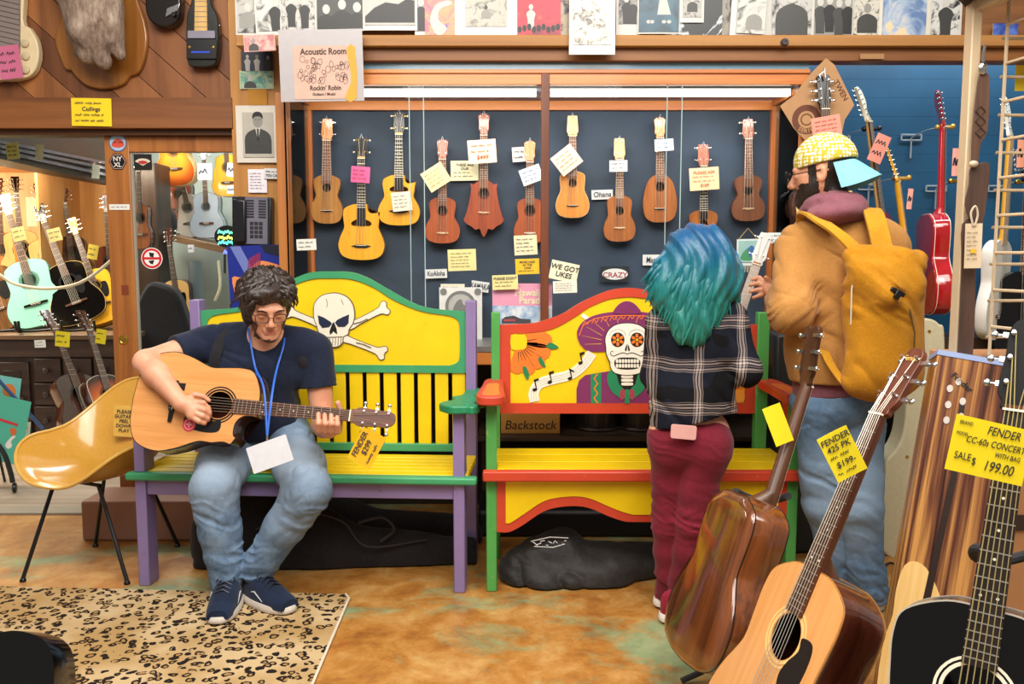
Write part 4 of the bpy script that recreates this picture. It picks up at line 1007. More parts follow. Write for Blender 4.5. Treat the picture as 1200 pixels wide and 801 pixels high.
card(511, 320.5, 26, 10.5, YC1-.02, 2, WH, ['KoAloha'], 'white name label below the cream five-line note, left of the centre post', 'label')
card(616, 287, 27, 23, YC0+.03, 3, '#efe6c0', [None, None, None, None], 'white and yellow note at the bottom of the ukulele by the centre post', 'note')
card(618, 312, 28, 18, YC0+.025, 2, YL2, ['MORE UKES', 'IN THE', 'CASE', None], 'deep yellow note reading MORE UKES', 'note')
card(592, 330.5, 30, 17, YC0+.02, 2, YL, ['PLEASE DONT', None, None], 'pale yellow note on the top edge of the pink poster', 'note')
card(562.5, 335.5, 21, 12, YC1-.03, -8, WH, ['KAMAKA'], 'small tilted white label beside the pink poster', 'label')
card(530.5, 337, 28, 9, YC1-.045, 0, '#e6dfc8', [None], 'narrow cream label above the round emblem print', 'label')
card(661, 318, 33, 22, YC0+.0, -12, '#f0ecc8', ['WE GOT', 'UKES'], 'pale yellow note reading WE GOT UKES right of the centre post', 'note')
card(662, 336, 28, 14, YC0-.003, 2, '#efe9d8', [None, None, None, None], 'cream note pinned under the WE GOT UKES note', 'note')
card(664, 187.5, 29, 26, YN-.01, 38, PCH, [None, None, None, None], 'peach price card turned like a diamond on the honey ukulele', 'price tag', 'price_tag', ink='#b06a4a')
card(705.5, 228, 25, 11, YC1-.02, 2, WH, ['Ohana'], 'white name label between the honey and the pale-headed ukuleles', 'label')
card(724.5, 194.5, 21, 13, YN-.01, 1, WH, [None, None], 'white price card on the pale tapered neck', 'price tag', 'price_tag')
card(778, 170, 22, 13.5, YN-.01, 4, WH, [None, None], 'white price card at the neck of the pineapple-shaped ukulele', 'price tag', 'price_tag', ink='#3c64b0')
card(825, 209.5, 34.5, 26, YN-.01, 4, '#f4c79c', ['PLEASE ASK', None, None, '$169'], 'peach price card above the turquoise hair', 'price tag', 'price_tag', ink='#a8502c')
card(765.5, 304.5, 25, 12.5, YC1-.02, 0, WH, ['Martin'], 'white name label left of the turquoise hair', 'label')
card(908.5, 278.5, 19, 12, YC0+.02, 0, '#e8efec', [None, None], 'small white label at the right end of the case', 'label')
card(534, 316.5+41, 1, 1, YC1-.02, 0, WH, None, 'x') if False else None
# oval sign
o = card(720.5, 321, 34, 18, YC1-.03, 0, '#20262c', None, 'dark card with white oval sign reading CRAZY above the skeleton bench', 'sign', 'oval_sign')
k = mpp(YC1-.03, 321); m = MB(); m.prism(circ(0, 0, 15*k, 30, 6.5*k), -.0085, -.0075); m.build('oval', M_(WH, .5), o, smooth=False)
text_part('CRAZY', 8.5*k, M_('#9a3038', .5), o, 0, -1.2*k, -.009, w=.0006, sx=1.05)
text_part('EYE', 4.5*k, M_('#9a3038', .5), o, 0, 4.0*k, -.009) if False else None
# round emblem print, pink parade poster, hanging picture card
kk = mpp(YC1-.1, 367)
o = card(540, 367.5, 50, 62, YC1-.1, 0, '#e6e6e2', None, 'white print with a round grey emblem leaning behind the skull bench', 'print', 'emblem_print', curl=.002)
m = MB(); G1 = M_('#7d7f7c', .7); G2 = M_('#b9bab5', .7)
m.prism(circ(0, 9*kk, 18*kk, 36), -.0052, -.004, holes=[circ(0, 9*kk, 14.5*kk, 36)]); m.m = 1; m.prism(circ(0, 9*kk, 14.3*kk, 30), -.0048, -.004)
m.m = 0; m.prism(smooth_pts([(-9*kk, 3*kk), (-5*kk, 14*kk), (1*kk, 17*kk), (3*kk, 11*kk), (9*kk, 9*kk), (6*kk, 3*kk), (0, 0)], 3, True), -.0055, -.0048)
for sx_ in (-1, 1): m.prism(circ(sx_*20*kk, 26*kk, 4*kk, 12), -.0052, -.004)
m.build('round_emblem', [G1, G2], o, smooth=False)
Yp = YC0+.045; kk = mpp(Yp, 355)
t = NT('poster_sky'); v = t.coord(scale=(1, 1, 1)); n = t.noise(v, 11, 5, .6); t.col(t.ramp(n, [(.4, '#5f9ad0'), (.62, '#e8f0f4')])); SKYP = t.fin(.35)
o = card(612, 357, 70, 50, Yp, 0, '#f2a6c2', None, 'pink and blue poster reading Hawaiian Parade between the benches', 'poster', 'parade_poster', curl=.001, rough=.35)
m = MB(); m.prism(rrect(0, -13*kk, 69.5*kk, 24*kk), -.0032, -.002); m.m = 1; m.prism([(-24*kk, -22*kk), (-24*kk, -17*kk), (-20*kk, -14*kk), (-10*kk, -12.5*kk), (-2*kk, -16*kk), (10*kk, -17*kk), (10*kk, -22*kk)], -.0038, -.003); m.m = 2; m.prism([(-22*kk, -19*kk), (-22*kk, -17*kk), (-8*kk, -17*kk), (-8*kk, -19*kk)], -.0042, -.0036)
m.build('picture', [SKYP, M_('#4a4a50', .6), M_('#c8505a', .6)], o, smooth=False)
text_part('Hawaiian', 11.5*kk, M_('#f7edc8', .5), o, 11*kk, 14*kk, -.0035, w=.0011, sx=.95); text_part('Parade', 11.5*kk, M_('#f7edc8', .5), o, 11*kk, 5*kk, -.0035, w=.0011, sx=.95)
o = card(876, 295.5, 26, 31, YC0+.06, 1, '#dfe8e4', None, 'picture card with fringe hanging from a cord left of the man in ochre', 'picture', 'hanging_picture')
kk = mpp(YC0+.06, 295); m = MB(); m.prism(rrect(0, 1*kk, 22*kk, 25*kk), -.009, -.0075); m.m = 1; m.prism(smooth_pts([(-9*kk, -8*kk), (-4*kk, 2*kk), (3*kk, 6*kk), (8*kk, -2*kk), (6*kk, -9*kk)], 3, True), -.0096, -.0088); m.m = 2; m.prism(circ(4*kk, 1*kk, 4*kk, 12, 7*kk), -.0102, -.0095)
m.build('picture', [M_('#9fc8c4', .5), M_('#4a9a6a', .5), M_('#3f6fb0', .5)], o, smooth=False)
m = MB(); m.tube([(-11*kk, -.006, 15*kk), (0, -.006, 28*kk), (11*kk, -.006, 15*kk)], .0015, 6); m.build('cord', M_('#c9a86a', .8), o)
m = MB(); 
for i in range(14): m.tube([((-11+i*1.7)*kk, -.006, -15*kk), ((-11.5+i*1.7+random.uniform(-1, 1))*kk, -.006, (-21-random.uniform(0, 3))*kk)], .0015, 5)
q = m.build('fringe', M_('#e6dcc0', .9), o); q['kind'] = 'stuff'
# ================================================================ photographs above the shelf beam
def bw(seed, lo, hi, sc=14, c=None):
    t = NT('print_image'); v = t.coord(scale=(1, 1, 1), loc=(seed*3.7, seed, seed*1.3)); n = t.noise(v, sc, 4, .6, .8)
    t.col(t.ramp(n, c or [(.35, lo), (.5, hi)])); return t.fin(.35)
GR = [M_('#151515', .4), M_('#3a3a38', .4), M_('#8e8c86', .4), M_('#c4c2bc', .4)]
def figure_pts(x, z, s, kind=0):
    """bust or standing silhouette pieces (head, body)"""
    head = circ(x, z, .16*s, 12, .2*s)
    if kind == 0: body = smooth_pts([(x-.42*s, z-1.0*s), (x-.4*s, z-.45*s), (x-.12*s, z-.24*s), (x+.12*s, z-.24*s), (x+.4*s, z-.45*s), (x+.42*s, z-1.0*s)], 3)
    else: body = smooth_pts([(x-.2*s, z-1.5*s), (x-.24*s, z-.8*s), (x-.32*s, z-.45*s), (x-.1*s, z-.22*s), (x+.1*s, z-.22*s), (x+.32*s, z-.45*s), (x+.24*s, z-.8*s), (x+.22*s, z-1.5*s)], 3)
    return head, body
def print_(x0, y0, x1, y1, label, border=(2, 5), bg=None, figs=(), Y=None, rot=0.0, name='photograph', cat='photograph', paper='#cbc9c2', curl=.003, extra=None):
    Y = Y or YT-.008; cx, cy = (x0+x1)/2, (y0+y1)/2; w, h = x1-x0, y1-y0
    o = card(cx, cy, w, h, Y, rot, paper, None, label, cat, name, curl=curl, rough=.35); k = mpp(Y, cy)
    bs, bb = border; m = MB(); y = -curl*1.6
    ix0, ix1, iz0, iz1 = (-w/2+bs)*k, (w/2-bs)*k, (-h/2+bb)*k, (h/2-bs)*k
    m.prism([(ix0, iz0), (ix1, iz0), (ix1, iz1), (ix0, iz1)], y-.0012, y)
    lay = 0
    for (fx, fz, s, kd, mh, mbod) in figs:
        hd, bd = figure_pts(ix0+(ix1-ix0)*fx, iz0+(iz1-iz0)*fz, (iz1-iz0)*s, kd); yy = y-.0014-lay*.0004; lay += 1
        box = [(ix0, iz0), (ix1, iz0), (ix1, iz1), (ix0, iz1)]
        def cl(p):
            for n_, d_ in (((-1, 0), -ix0), ((1, 0), ix1), ((0, -1), -iz0), ((0, 1), iz1)):
                if len(p) > 2: p = clip_poly(p, n_, d_)
            return p
        for pp, mm in ((bd, mbod), (hd, mh)):
            pp = cl(pp)
            if len(pp) > 2: m.m = 1+mm; m.prism(pp, yy, yy+.0006)
    if extra: extra(m, k, y)
    m.build('picture', [bg or GR[1], *GR], o, smooth=False, recalc=True); return o
yT = -12
print_(276, yT, 322, 43, 'black and white photo at the far left end of the row', figs=((.3, .6, .5, 0, 3, 2), (.7, .4, .5, 0, 3, 1)), bg=bw(1, '#2a2a2a', '#b0aea8'))
print_(299, yT, 346, 41, 'curled band photo with white lower corner above the pink banknote', figs=((.5, .7, .5, 1, 3, 0),), bg=bw(2, '#3a3a38', '#c8c6c0'), Y=YT-.016, rot=2)
print_(328, yT, 371, 40, 'band photo with dark standing players and white edge', figs=((.3, .75, .45, 1, 3, 0), (.7, .72, .45, 1, 3, 0)), bg=bw(3, '#1c1c1c', '#b8b6b0', 40), Y=YT-.02)
print_(371, yT, 426, 35.5, 'group portrait of three men in dark suits with white collars', border=(1, 2), figs=((.2, .5, .62, 0, 3, 0), (.55, .62, .66, 0, 3, 0), (.88, .55, .66, 0, 3, 0)), bg=GR[1], Y=YT-.012)
def dome(m, k, y): m.m = 1; m.prism([(-29*k, -15*k), (-29*k, -8*k), (-18*k, 2*k), (-5*k, 8*k), (10*k, 6*k), (20*k, 12*k), (29*k, 10*k), (29*k, -15*k)], y-.0016, y-.001)
print_(425, yT, 489, 35, 'signed photo with a big black sloping shape, next to the three suited men', border=(2, 6), bg=M_('#b9b7b0', .4), Y=YT-.014, extra=dome)
print_(486, yT, 501, 41, 'narrow slip of a photo with a figure, left of the pink print', figs=((.5, .7, .5, 1, 3, 0),), bg=GR[2])
def swirl(m, k, y):
    m.m = 4; m.prism(smooth_pts([(-3*k, -26*k), (-12*k, -10*k), (-6*k, 8*k), (8*k, 14*k), (14*k, 10*k), (0, 4*k), (-2*k, -8*k), (8*k, -18*k)], 3, True), y-.0018, y-.001)
print_(498, yT, 534, 42.5, 'pink and purple art print with a pale swirling figure', border=(0, 0), bg=bw(5, 0, 0, 9, [(.4, '#e8607a'), (.52, '#ee9a62'), (.62, '#6a4a9a')]), Y=YT-.012, extra=swirl)
print_(533, yT, 606, 42, 'white matted picture of a seated guitarist', border=(12, 11), figs=((.5, .7, .42, 0, 1, 2),), bg=bw(6, '#6d6a62', '#b4b0a4', 25), Y=YT-.016, paper='#d6d4cc')
def crowd(m, k, y):
    m.m = 1
    for i in range(9): m.prism(circ((-22+i*5.6)*k, (-19+(i % 3)*1.5)*k, 2.6*k, 10, 4*k), y-.0018, y-.001)
print_(605, yT, 657, 43, 'red concert photo with dark crowd', border=(0, 0), figs=((.33, .62, .3, 1, 3, 3),), bg=bw(7, 0, 0, 8, [(.35, '#7a1030'), (.55, '#d02038'), (.7, '#e8603a')]), Y=YT-.012, extra=crowd)
print_(656, yT, 676, 52, 'narrow dark print tucked behind the plastic sleeve', border=(1, 4), bg=bw(8, '#20203a', '#a89a80', 20), Y=YT-.010)
o = print_(667, yT, 721, 63, 'milky plastic sleeve with a sepia crowd photo hanging lowest of the row', border=(4, 11), bg=bw(9, '#6a6862', '#d8d2c4', 30), Y=YT-.07, paper='#dedcd4', name='photo_sleeve')
print_(722, yT, 750, 44, 'upright photo of players with broad white lower edge', border=(3, 16), figs=((.4, .75, .5, 1, 3, 0), (.75, .7, .5, 1, 2, 0)), bg=bw(10, '#181818', '#8c8a86', 30))
def beam_(m, k, y):
    m.m = 4; m.prism([(2*k, 24*k), (6*k, 24*k), (14*k, -4*k), (-2*k, -4*k)], y-.0016, y-.001)
    for a in (-12, -8, 6, 12): m.prism(circ(a*k, -12*k, 2.6*k, 10, 2*k), y-.0016, y-.001)
print_(747, yT, 797, 39, 'dark blue stage photo with a pale light beam', border=(1.5, 2), bg=bw(11, 0, 0, 6, [(.35, '#12222e'), (.6, '#3c6478')]), Y=YT-.016, extra=beam_)
print_(797, yT, 825, 26, 'small square photo with white border in front of a dark stage print', border=(3, 6), figs=((.5, .7, .5, 0, 3, 1),), bg=bw(12, '#2c2c2c', '#aaa8a2', 30), Y=YT-.02)
print_(780, yT, 846, 45, 'dark stage print with white streaks of light', border=(0, 0), bg=bw(13, 0, 0, 7, [(.5, '#202426'), (.56, '#c8d4d8'), (.6, '#30363a')]), Y=YT-.009)
print_(844, yT, 876, 45, 'mottled dark print left of the curled band photo', border=(0, 0), bg=bw(14, '#2a2620', '#8a8478', 25), Y=YT-.008)
print_(856, yT, 903, 47, 'curled band photo with folded white left edge', border=(7, 7), figs=((.6, .6, .5, 0, 3, 2),), bg=bw(15, '#4a4c4a', '#c2c4be', 20), Y=YT-.016, rot=-3, curl=.012)
print_(902, yT, 953, 46.5, 'portrait photo of a man in a jacket with crossed arms', border=(2.5, 6), figs=((.5, .9, .9, 0, 3, 1),), bg=bw(16, '#2e2e2e', '#b8b6b2', 15), Y=YT-.012)
print_(952, yT, 1000, 47, 'photo of four people standing in long coats', border=(2, 4), figs=((.15, .75, .45, 1, 3, 1), (.4, .78, .45, 1, 3, 0), (.65, .72, .45, 1, 3, 1), (.88, .74, .45, 1, 3, 0)), bg=GR[2], Y=YT-.014)
print_(1000, yT, 1032, 44, 'grainy group photo without a border', border=(0, 0), figs=((.5, .6, .5, 0, 2, 1),), bg=bw(17, '#5a5852', '#c8c4b8', 35))
print_(1030, yT, 1089, 47.5, 'colour photo of a figure in blue jeans', border=(4, 1), figs=(), bg=bw(18, 0, 0, 8, [(.4, '#5f7ba6'), (.55, '#a8b8cc'), (.62, '#e0c8a0')]), Y=YT-.014, paper='#d4cfc2')
print_(1088, yT, 1127, 49, 'high contrast black and white performer photo at the right end', border=(3, 7), figs=((.5, .75, .55, 1, 3, 1),), bg=bw(19, '#1c1c1c', '#c8c8c4', 30), Y=YT-.012)
print_(1163, 28, 1192, 50, 'small blue print seen through the wire rack', border=(0, 0), bg=bw(20, 0, 0, 12, [(.4, '#2a3a8a'), (.6, '#5a7ac8')]), Y=YT-.012)
# ================================================================ things pinned to the pillar
YP = YW-.078
o = print_(286, 41, 323, 60, 'pink banknote pinned at the top of the pillar', border=(1, 1), bg=bw(21, 0, 0, 30, [(.4, '#b06a6a'), (.6, '#d8a8a0')]), figs=((.3, .65, .8, 0, 2, 1),), Y=YT-.065, name='banknote', cat='banknote', paper='#d8a8a0', rot=3)
print_(283, 60, 320, 83, 'small dark colour photo of a group in blue and white', border=(0, 0), figs=((.2, .7, .5, 1, 3, 3), (.5, .7, .5, 1, 2, 3), (.85, .65, .5, 1, 2, 1)), bg=M_('#1a1c38', .4), Y=YP)
print_(281, 83, 321, 104, 'green banknote pinned under the small group photo', border=(1, 1), figs=((.3, .6, .9, 0, 3, 1),), bg=bw(22, 0, 0, 25, [(.4, '#4a9a94'), (.6, '#b8cfa8')]), Y=YP, name='banknote', cat='banknote', paper='#cfd8b0')
card(302, 114, 22, 18, YP, 0, '#b8802c', None, 'square of bare brown tape on the pillar', 'tape', 'tape_square')
def suit_(m, k, y):
    m.m = 4; m.prism([(-3*k, 7*k), (3*k, 7*k), (0, -8*k)], y-.003, y-.002); m.m = 1; m.prism(smooth_pts([(x*k, z*k) for x, z in [(-5.5, 17), (-6, 21), (-3, 25), (3, 25), (6, 21), (5.5, 17), (3, 20), (-3, 20)]], 3, True), y-.0034, y-.002); m.prism([(-1*k, 6*k), (1*k, 6*k), (.8*k, -8*k), (-.8*k, -8*k)], y-.0036, y-.002)
    for q_ in (-1, 1): m.prism(circ(q_*2*k, 16.5*k, .8*k, 8, .5*k), y-.003, y-.002)
    m.m = 2; m.prism(circ(0, -12*k, 6*k, 12, 2.5*k), y-.003, y-.002)
print_(277, 124.5, 329, 190, 'black and white portrait of a smiling man in a suit', border=(8, 6), figs=((.5, .8, .72, 0, 2, 1),), bg=M_('#b4afa4', .4), Y=YP-.004, paper='#d8d2c6', extra=suit_, curl=.005)
card(302, 212, 22, 27, YP, 0, '#efe6ee', [None]*6, 'pale lilac sheet of small writing on the pillar', 'note')
card(322, 203.5, 25, 12, YP-.008, -2, WH, [None, 'YOU CALL IT'], 'white slip with bold black writing beside the lilac sheet', 'note')

# plastic sleeve with a printed bag motif
o = card(377, 77, 98, 82, YT-.10, 1, '#a9a4a6', None, 'large grey plastic sleeve with a pink printed sheet on the shelf beam', 'print', 'plastic_sleeve', curl=.004, rough=.25); k = mpp(YT-.10, 77)
m = MB(); m.prism(rrect(4*k, -8*k, 73*k, 61*k), -.0075, -.0065); m.m = 1; m.prism(smooth_pts([(x*k, z*k) for x, z in [(30, 18), (40, 20), (40.3, -38), (26, -38), (34, -20), (33, 0)]], 2, True), -.0079, -.007); q = m.build('printed_sheet', [M_('#c9a493', .6, var=.1), M_('#c8982c', .6)], o, smooth=False)
IKB = M_('#3a2620', .6)
text_part('Acoustic Room', 10*k, IKB, o, 3*k, 15.5*k, -.0085, w=.0009, sx=.86); text_part("Rockin' Robin", 7.6*k, IKB, o, 4*k, -26*k, -.0085, w=.0007, sx=.86); text_part('Guitars / Music', 4.4*k, IKB, o, 2*k, -33*k, -.0085, w=.0004)
m = MB(); rr = random.Random(4)
for i in range(46):
    x, z = rr.uniform(-26, 30), rr.uniform(-19, 8); r = rr.uniform(1.2, 3.2); m.tube([((x+r*cos(a))*k, -.0082, (z+r*1.4*sin(a)*rr.uniform(.6, 1.2))*k) for a in [j*pi/3.5 for j in range(7)]], .22*k, 4, closed=True)
m.build('line_drawing', IKB, o)
# ================================================================ people
def cutbox(s, p, n, r):
    """trim a sleeve or hem: inside a cube of half size r around p everything on the +n side goes"""
    n = np.array(Vector(n).normalized()); p = np.array(p, float); c = p+n*r
    sl, X, Y, Z = s.sub(c-r*1.05, c+r*1.05, 0)
    d = ((X-p[0])*n[0]+(Y-p[1])*n[1]+(Z-p[2])*n[2]).astype(np.float32); s.f[sl] = np.maximum(s.f[sl], d)
def folds(s, amp, sc=(12, 12, 12), seed=0, tilt=0.0, soft=.5):
    """cloth: broad soft undulation plus irregular creases; sc = creases per metre along each axis"""
    if not isinstance(sc, tuple): sc = (sc*.45, sc*.45, sc*.6)
    def fn(X, Y, Z):
        wx = (vnoise(X*6, Y*6, Z*6, seed+5)-.5)*.10; wz = (vnoise(X*7+9, Y*7, Z*7, seed+6)-.5)*.12
        z2 = Z+wz+tilt*X; x2 = X+wx
        n = vnoise(x2*sc[0], Y*sc[1], z2*sc[2], seed); r = 1-np.abs(2*n-1); r = np.clip((r-.35)/.65, 0, 1)**1.6
        m = vnoise(X*5, Y*5, Z*5, seed+9); m = np.clip((m-.3)*2.2, 0, 1)
        n2 = vnoise(x2*sc[0]*.5, Y*sc[1]*.5, z2*sc[2]*.5, seed+3)-.5
        return amp*(1.5*(r-.3)*m+soft*2*n2)
    s.disp(fn)
def frame_from(fwd, up=(0, 0, 1)):
    y = -Vector(fwd).normalized(); x = y.cross(Vector(up)).normalized(); z = x.cross(y)
    return Matrix((x, y, z)).transposed()
def head_field(f, c, R, s=1.0, female=False, eyes=True):
    c = Vector(c); T = lambda x, y, z: c+R@(Vector((x, y, z))*s)
    E = lambda x, y, z, r, k=.015, op='u': f.ell(T(x, y, z), [a*s for a in r], R, k, op)
    K = lambda a, b, ra, rb, k=.015, op='u': f.cone(T(*a), T(*b), ra*s, rb*s, k, op)
    E(0, .02, .035, (.076, .096, .086)); E(0, -.028, -.03, (.060, .060, .082), .03)
    for q in (-1, 1):
        K((q*.052, .005, -.045), (q*.012, -.066, -.098), .022, .019, .03); E(q*.042, -.052, -.022, (.02, .02, .022), .02)
    E(0, -.073, -.100, (.020, .016, .016), .02)
    if eyes:
        for q in (-1, 1): E(q*.032, -.098, -.002, (.019, .014, .013), .012, 's')
        K((-.036, -.080, .018), (.036, -.080, .018), .012, .012, .015)
        for q in (-1, 1): E(q*.031, -.077, -.004, (.015, .013, .012), .004)
        K((0, -.084, .012), (0, -.108, -.032), .008, .012, .012)
        for q in (-1, 1): E(q*.012, -.098, -.038, (.009, .010, .008), .006)
        K((-.019, -.083, -.064), (.019, -.083, -.064), .0075, .0075, .008); K((-.014, -.086, -.074), (.014, -.086, -.074), .0085, .0085, .006)
        K((-.02, -.096, -.0685), (.02, -.096, -.0685), .002, .002, .003, 's')
    for q in (-1, 1):
        E(q*.078, .012, -.008, (.009, .019, .031), .008); E(q*.086, .008, -.006, (.006, .010, .018), .006, 's')
    return T
def skin(c1, c2, hair=0):
    t = NT('skin'); v = t.coord(scale=(1, 1, 1)); a = t.noise(v, 9, 5, .6); b = t.noise(v, 300, 2)
    t.col(t.ramp(a, [(.35, c2), (.65, c1)])); t.bump(b, .06, .001)
    m = t.fin(.48); t.b.inputs['Subsurface Weight'].default_value = .08; t.b.inputs['Subsurface Radius'].default_value = (.02, .008, .004); t.b.inputs['Subsurface Scale'].default_value = .5
    return m
def denim(light, dark, fades=()):
    t = NT('denim'); v = t.coord(scale=(1, 1, 1)); a = t.noise(v, 7, 6, .65, .5); b = t.noise(t.coord(scale=(1, 1, .25)), 260, 2); g = t.noise(v, 22, 5, .6, 1.2)
    c = t.ramp(t.math('ADD', t.math('MULTIPLY', a, .6), t.math('MULTIPLY', g, .4)), [(.36, dark), (.64, light)])
    raw = t.n('ShaderNodeTexCoord').outputs['Object']
    for (p, r, col, st) in fades:
        d = t.n('ShaderNodeVectorMath', operation='DISTANCE'); t.t.links.new(raw, d.inputs[0]); d.inputs[1].default_value = p
        f = t.math('MULTIPLY', t.ramp(t.math('DIVIDE', t.math('ADD', d.outputs['Value'], t.math('MULTIPLY', g, .04)), r*1.4), [(.3, 1.0), (1.0, 0.0)]), st); c = t.mix(f, c, col)
    t.col(c); t.bump(t.math('ADD', t.math('MULTIPLY', b, .25), g), .35, .006); return t.fin(.85, spec=.15)
def shoe(parent, M, up, sole, lace, L=.285, W=.052, name='shoe', low=False, toe=None, stripe=None):
    """toe towards -Y, heel at +Y, ground at z=0"""
    b = MB(); secs = []; N = 14
    for i in range(N+1):
        t_ = i/N; y = -L*.55+L*t_
        w = W*(1.0-.12*math.cos(t_*pi*2)*.5)*math.sqrt(max(0, 1-(abs(t_-.45)/.56)**4)); w = max(w*(1-.18*max(0, t_-.5)), .012)
        h = (.042+.045*min(1, max(0, (t_-.15)/.5))**1.0+.008*math.sin(t_*pi)) if t_ > .06 else .034
        if t_ > .93: h = .075
        secs.append((y, w, h))
    vs = []; n = 12
    for y, w, h in secs:
        for k in range(n+1):
            a = pi*k/n; vs.append((w*math.copysign(abs(cos(a))**.75, cos(a)), y, .018+h*abs(sin(a))**.85))
    fs = [(i*(n+1)+k, i*(n+1)+k+1, (i+1)*(n+1)+k+1, (i+1)*(n+1)+k) for i in range(N) for k in range(n)]
    fs += [tuple(range(n+1)), tuple(reversed([N*(n+1)+k for k in range(n+1)]))]
    b.add(vs, fs); s = b.build(name, up, parent, angle=60, M=M)
    so = []
    for i in range(28):
        a = 2*pi*i/28; y = -L*.05+L*.525*sin(a)*-1; t_ = (y+L*.55)/L; w = (W+.006)*(1-.16*max(0, t_-.5)*2*.5)
        so.append((w*math.copysign(abs(cos(a))**.7, cos(a)), y))
    Rz = Matrix.Rotation(pi/2, 4, 'X'); b = MB(Rz); b.prism([(x, y*-1*-1) for x, y in so], -.024, 0) if False else None
    b = MB(); nn = len(so); prof = [(1.0, 0.0), (1.03, .006), (1.03, .018), (.98, .028)]
    vs = [(x*p, y*(1+(p-1)*.5), z+(0.0 if z > 0 else 0.004*max(0, (-y-L*.35)/(L*.2)))) for p, z in prof for x, y in so]
    fs = [(r*nn+i, r*nn+(i+1) % nn, (r+1)*nn+(i+1) % nn, (r+1)*nn+i) for r in range(3) for i in range(nn)]+[tuple(reversed(range(nn))), tuple(3*nn+i for i in range(nn))]
    b.add(vs, fs); b.build('sole', sole, s, angle=60)
    b = MB()
    for i in range(5):
        y = -L*.22+i*L*.075; t_ = (y+L*.55)/L; h = .018+.042+.045*min(1, max(0, (t_-.15)/.5))+.008*sin(t_*pi)
        b.tube([(-.026, y, h-.004), (0, y+.006, h+.008), (.026, y, h-.004)], .0032, 5)
    b.tube([(0, -L*.22+L*.30, h+.004), (.02, -L*.22+L*.26, h+.012), (.035, -L*.22+L*.22, h-.006)], .0022, 5); b.tube([(0, -L*.22+L*.30, h+.004), (-.022, -L*.22+L*.27, h+.010), (-.036, -L*.22+L*.2, h-.01)], .0022, 5)
    b.build('laces', lace, s)
    if toe:
        b = MB(); b.ell((0, -L*.47, .03), (W*.72, .034, .028)); b.build('toe_cap', toe, s)
    if stripe:
        b = MB(); 
        for q in (-1, 1): b.tube([(q*(W*.98), -L*.2, .035), (q*(W*1.0), -L*.02, .062), (q*(W*.86), L*.12, .05)], .003, 5)
        b.build('side_stripe', stripe, s)
    return s
def locks(name, mat, parent, roots, fn, n=6, r=.007, flat=2.0, seed=1):
    """curved tapering strands of hair"""
    b = MB(); rnd = random.Random(seed)
    for q in roots:
        pts = fn(q, rnd); m = len(pts); rr = r*rnd.uniform(.7, 1.2)
        rs = [(rr*flat*(1-(i/(m-1))**2.2*.9)*(.55+.45*min(1, i/1.5)), rr*(1-(i/(m-1))**2*.85)*(.55+.45*min(1, i/1.5))) for i in range(m)]
        b.tube(pts, rs, n, flat=(0, 1, 0))
    return b.build(name, mat, parent, angle=80)
def hairmat(c1, c2, stops=None, axis=2, z0=0, z1=1, rough=.42):
    t = NT('hair'); v = t.coord(scale=(160, 160, 12)); a = t.noise(v, 1, 3)
    if stops:
        raw = t.n('ShaderNodeTexCoord').outputs['Object']; sp = t.n('ShaderNodeSeparateXYZ'); t.t.links.new(raw, sp.inputs[0])
        n2 = t.noise(t.coord(scale=(14, 14, 5)), 1, 3)
        f = t.math('ADD', t.math('DIVIDE', t.math('SUBTRACT', sp.outputs[2], z0), z1-z0), t.math('MULTIPLY', t.math('SUBTRACT', n2, .5), .45))
        base = t.ramp(f, stops); t.col(t.mix(1.0, base, t.ramp(a, [(.3, .55), (.7, 1.0)]), 'MULTIPLY'))
    else: t.col(t.ramp(a, [(.35, c2), (.65, c1)]))
    t.bump(a, .5, .004); return t.fin(rough)
# ---------------------------------------------------------------- the man playing on the skull bench
gB = P(156, 466, 3.22); gT = P(461, 491, 3.10)
spr = wood('#d9995a', '#cb8848', .3, 'z', 2, coat=.4, ring=.15)
pg = dict(DRED); pg.update(top=spr, side=wood('#5a2f1c', '#3c1d10', .25, sc=1.2, coat=.8), cut='venetian', lb=.192, wa=.142, ub=.148, hr=.052, Lh=.165, head='fender', headm=wood('#6a3620', '#4c2412', .3, sc=1.5), nf=20, bm=BLACKPL, neck=wood('#8a5a34', '#6e4526', .4))
GT = make_guitar('acoustic_guitar', 'cutaway acoustic guitar with pale top being played by the seated man', 'guitar', gB, gT, pg, front=(.02, -1, .36))
MG = GT['M']
def gp(px, py, c=0.0):
    x, z = onp(MG, px, py, c); return MG@Vector((x, c, z))
k_ = 1
m = MB(); x_, z_ = onp(MG, 222, 497, -.003); m.prism(circ(x_, z_, .026, 26), -.0042, -.003); m.m = 1; m.prism(circ(x_, z_, .020, 26), -.0046, -.0042, holes=[circ(x_, z_, .017, 26)]); m.prism(rrect(x_, z_, .022, .006), -.0046, -.0042); m.prism(rrect(x_, z_, .006, .024), -.0046, -.0042)
m.build('round_sticker', [M_('#d8304a', .4), M_('#f0a8b0', .4)], GT['sb'], smooth=False)
m = MB(); x_, z_ = onp(MG, 213, 453, 0); m.prism(rrect(x_, z_, .028, .030), -.003, -.001); m.build('dark_sticker', BLACKPL, GT['sb'], smooth=False)
man = thing('person', 'seated person with dark wavy hair and glasses, navy t-shirt and faded jeans, playing guitar', 'person', Matrix.Translation((PF(300, 700).x, 3.25, 0)))
SK = skin('#dca283', '#c98a6c'); LIP = skin('#c67c68', '#bb705c'); BEARD = hairmat('#6b5040', '#4a352a')
f = Field((P(150, 400, 3.3).x-.02, 2.93, 0.0), (P(405, 400, 3.3).x+.05, 3.80, 1.27), .0042)
hc = P(314, 358, 3.31); Rh = frame_from((.36, -.88, -.40)); Th = head_field(f, hc, Rh, 1.0)
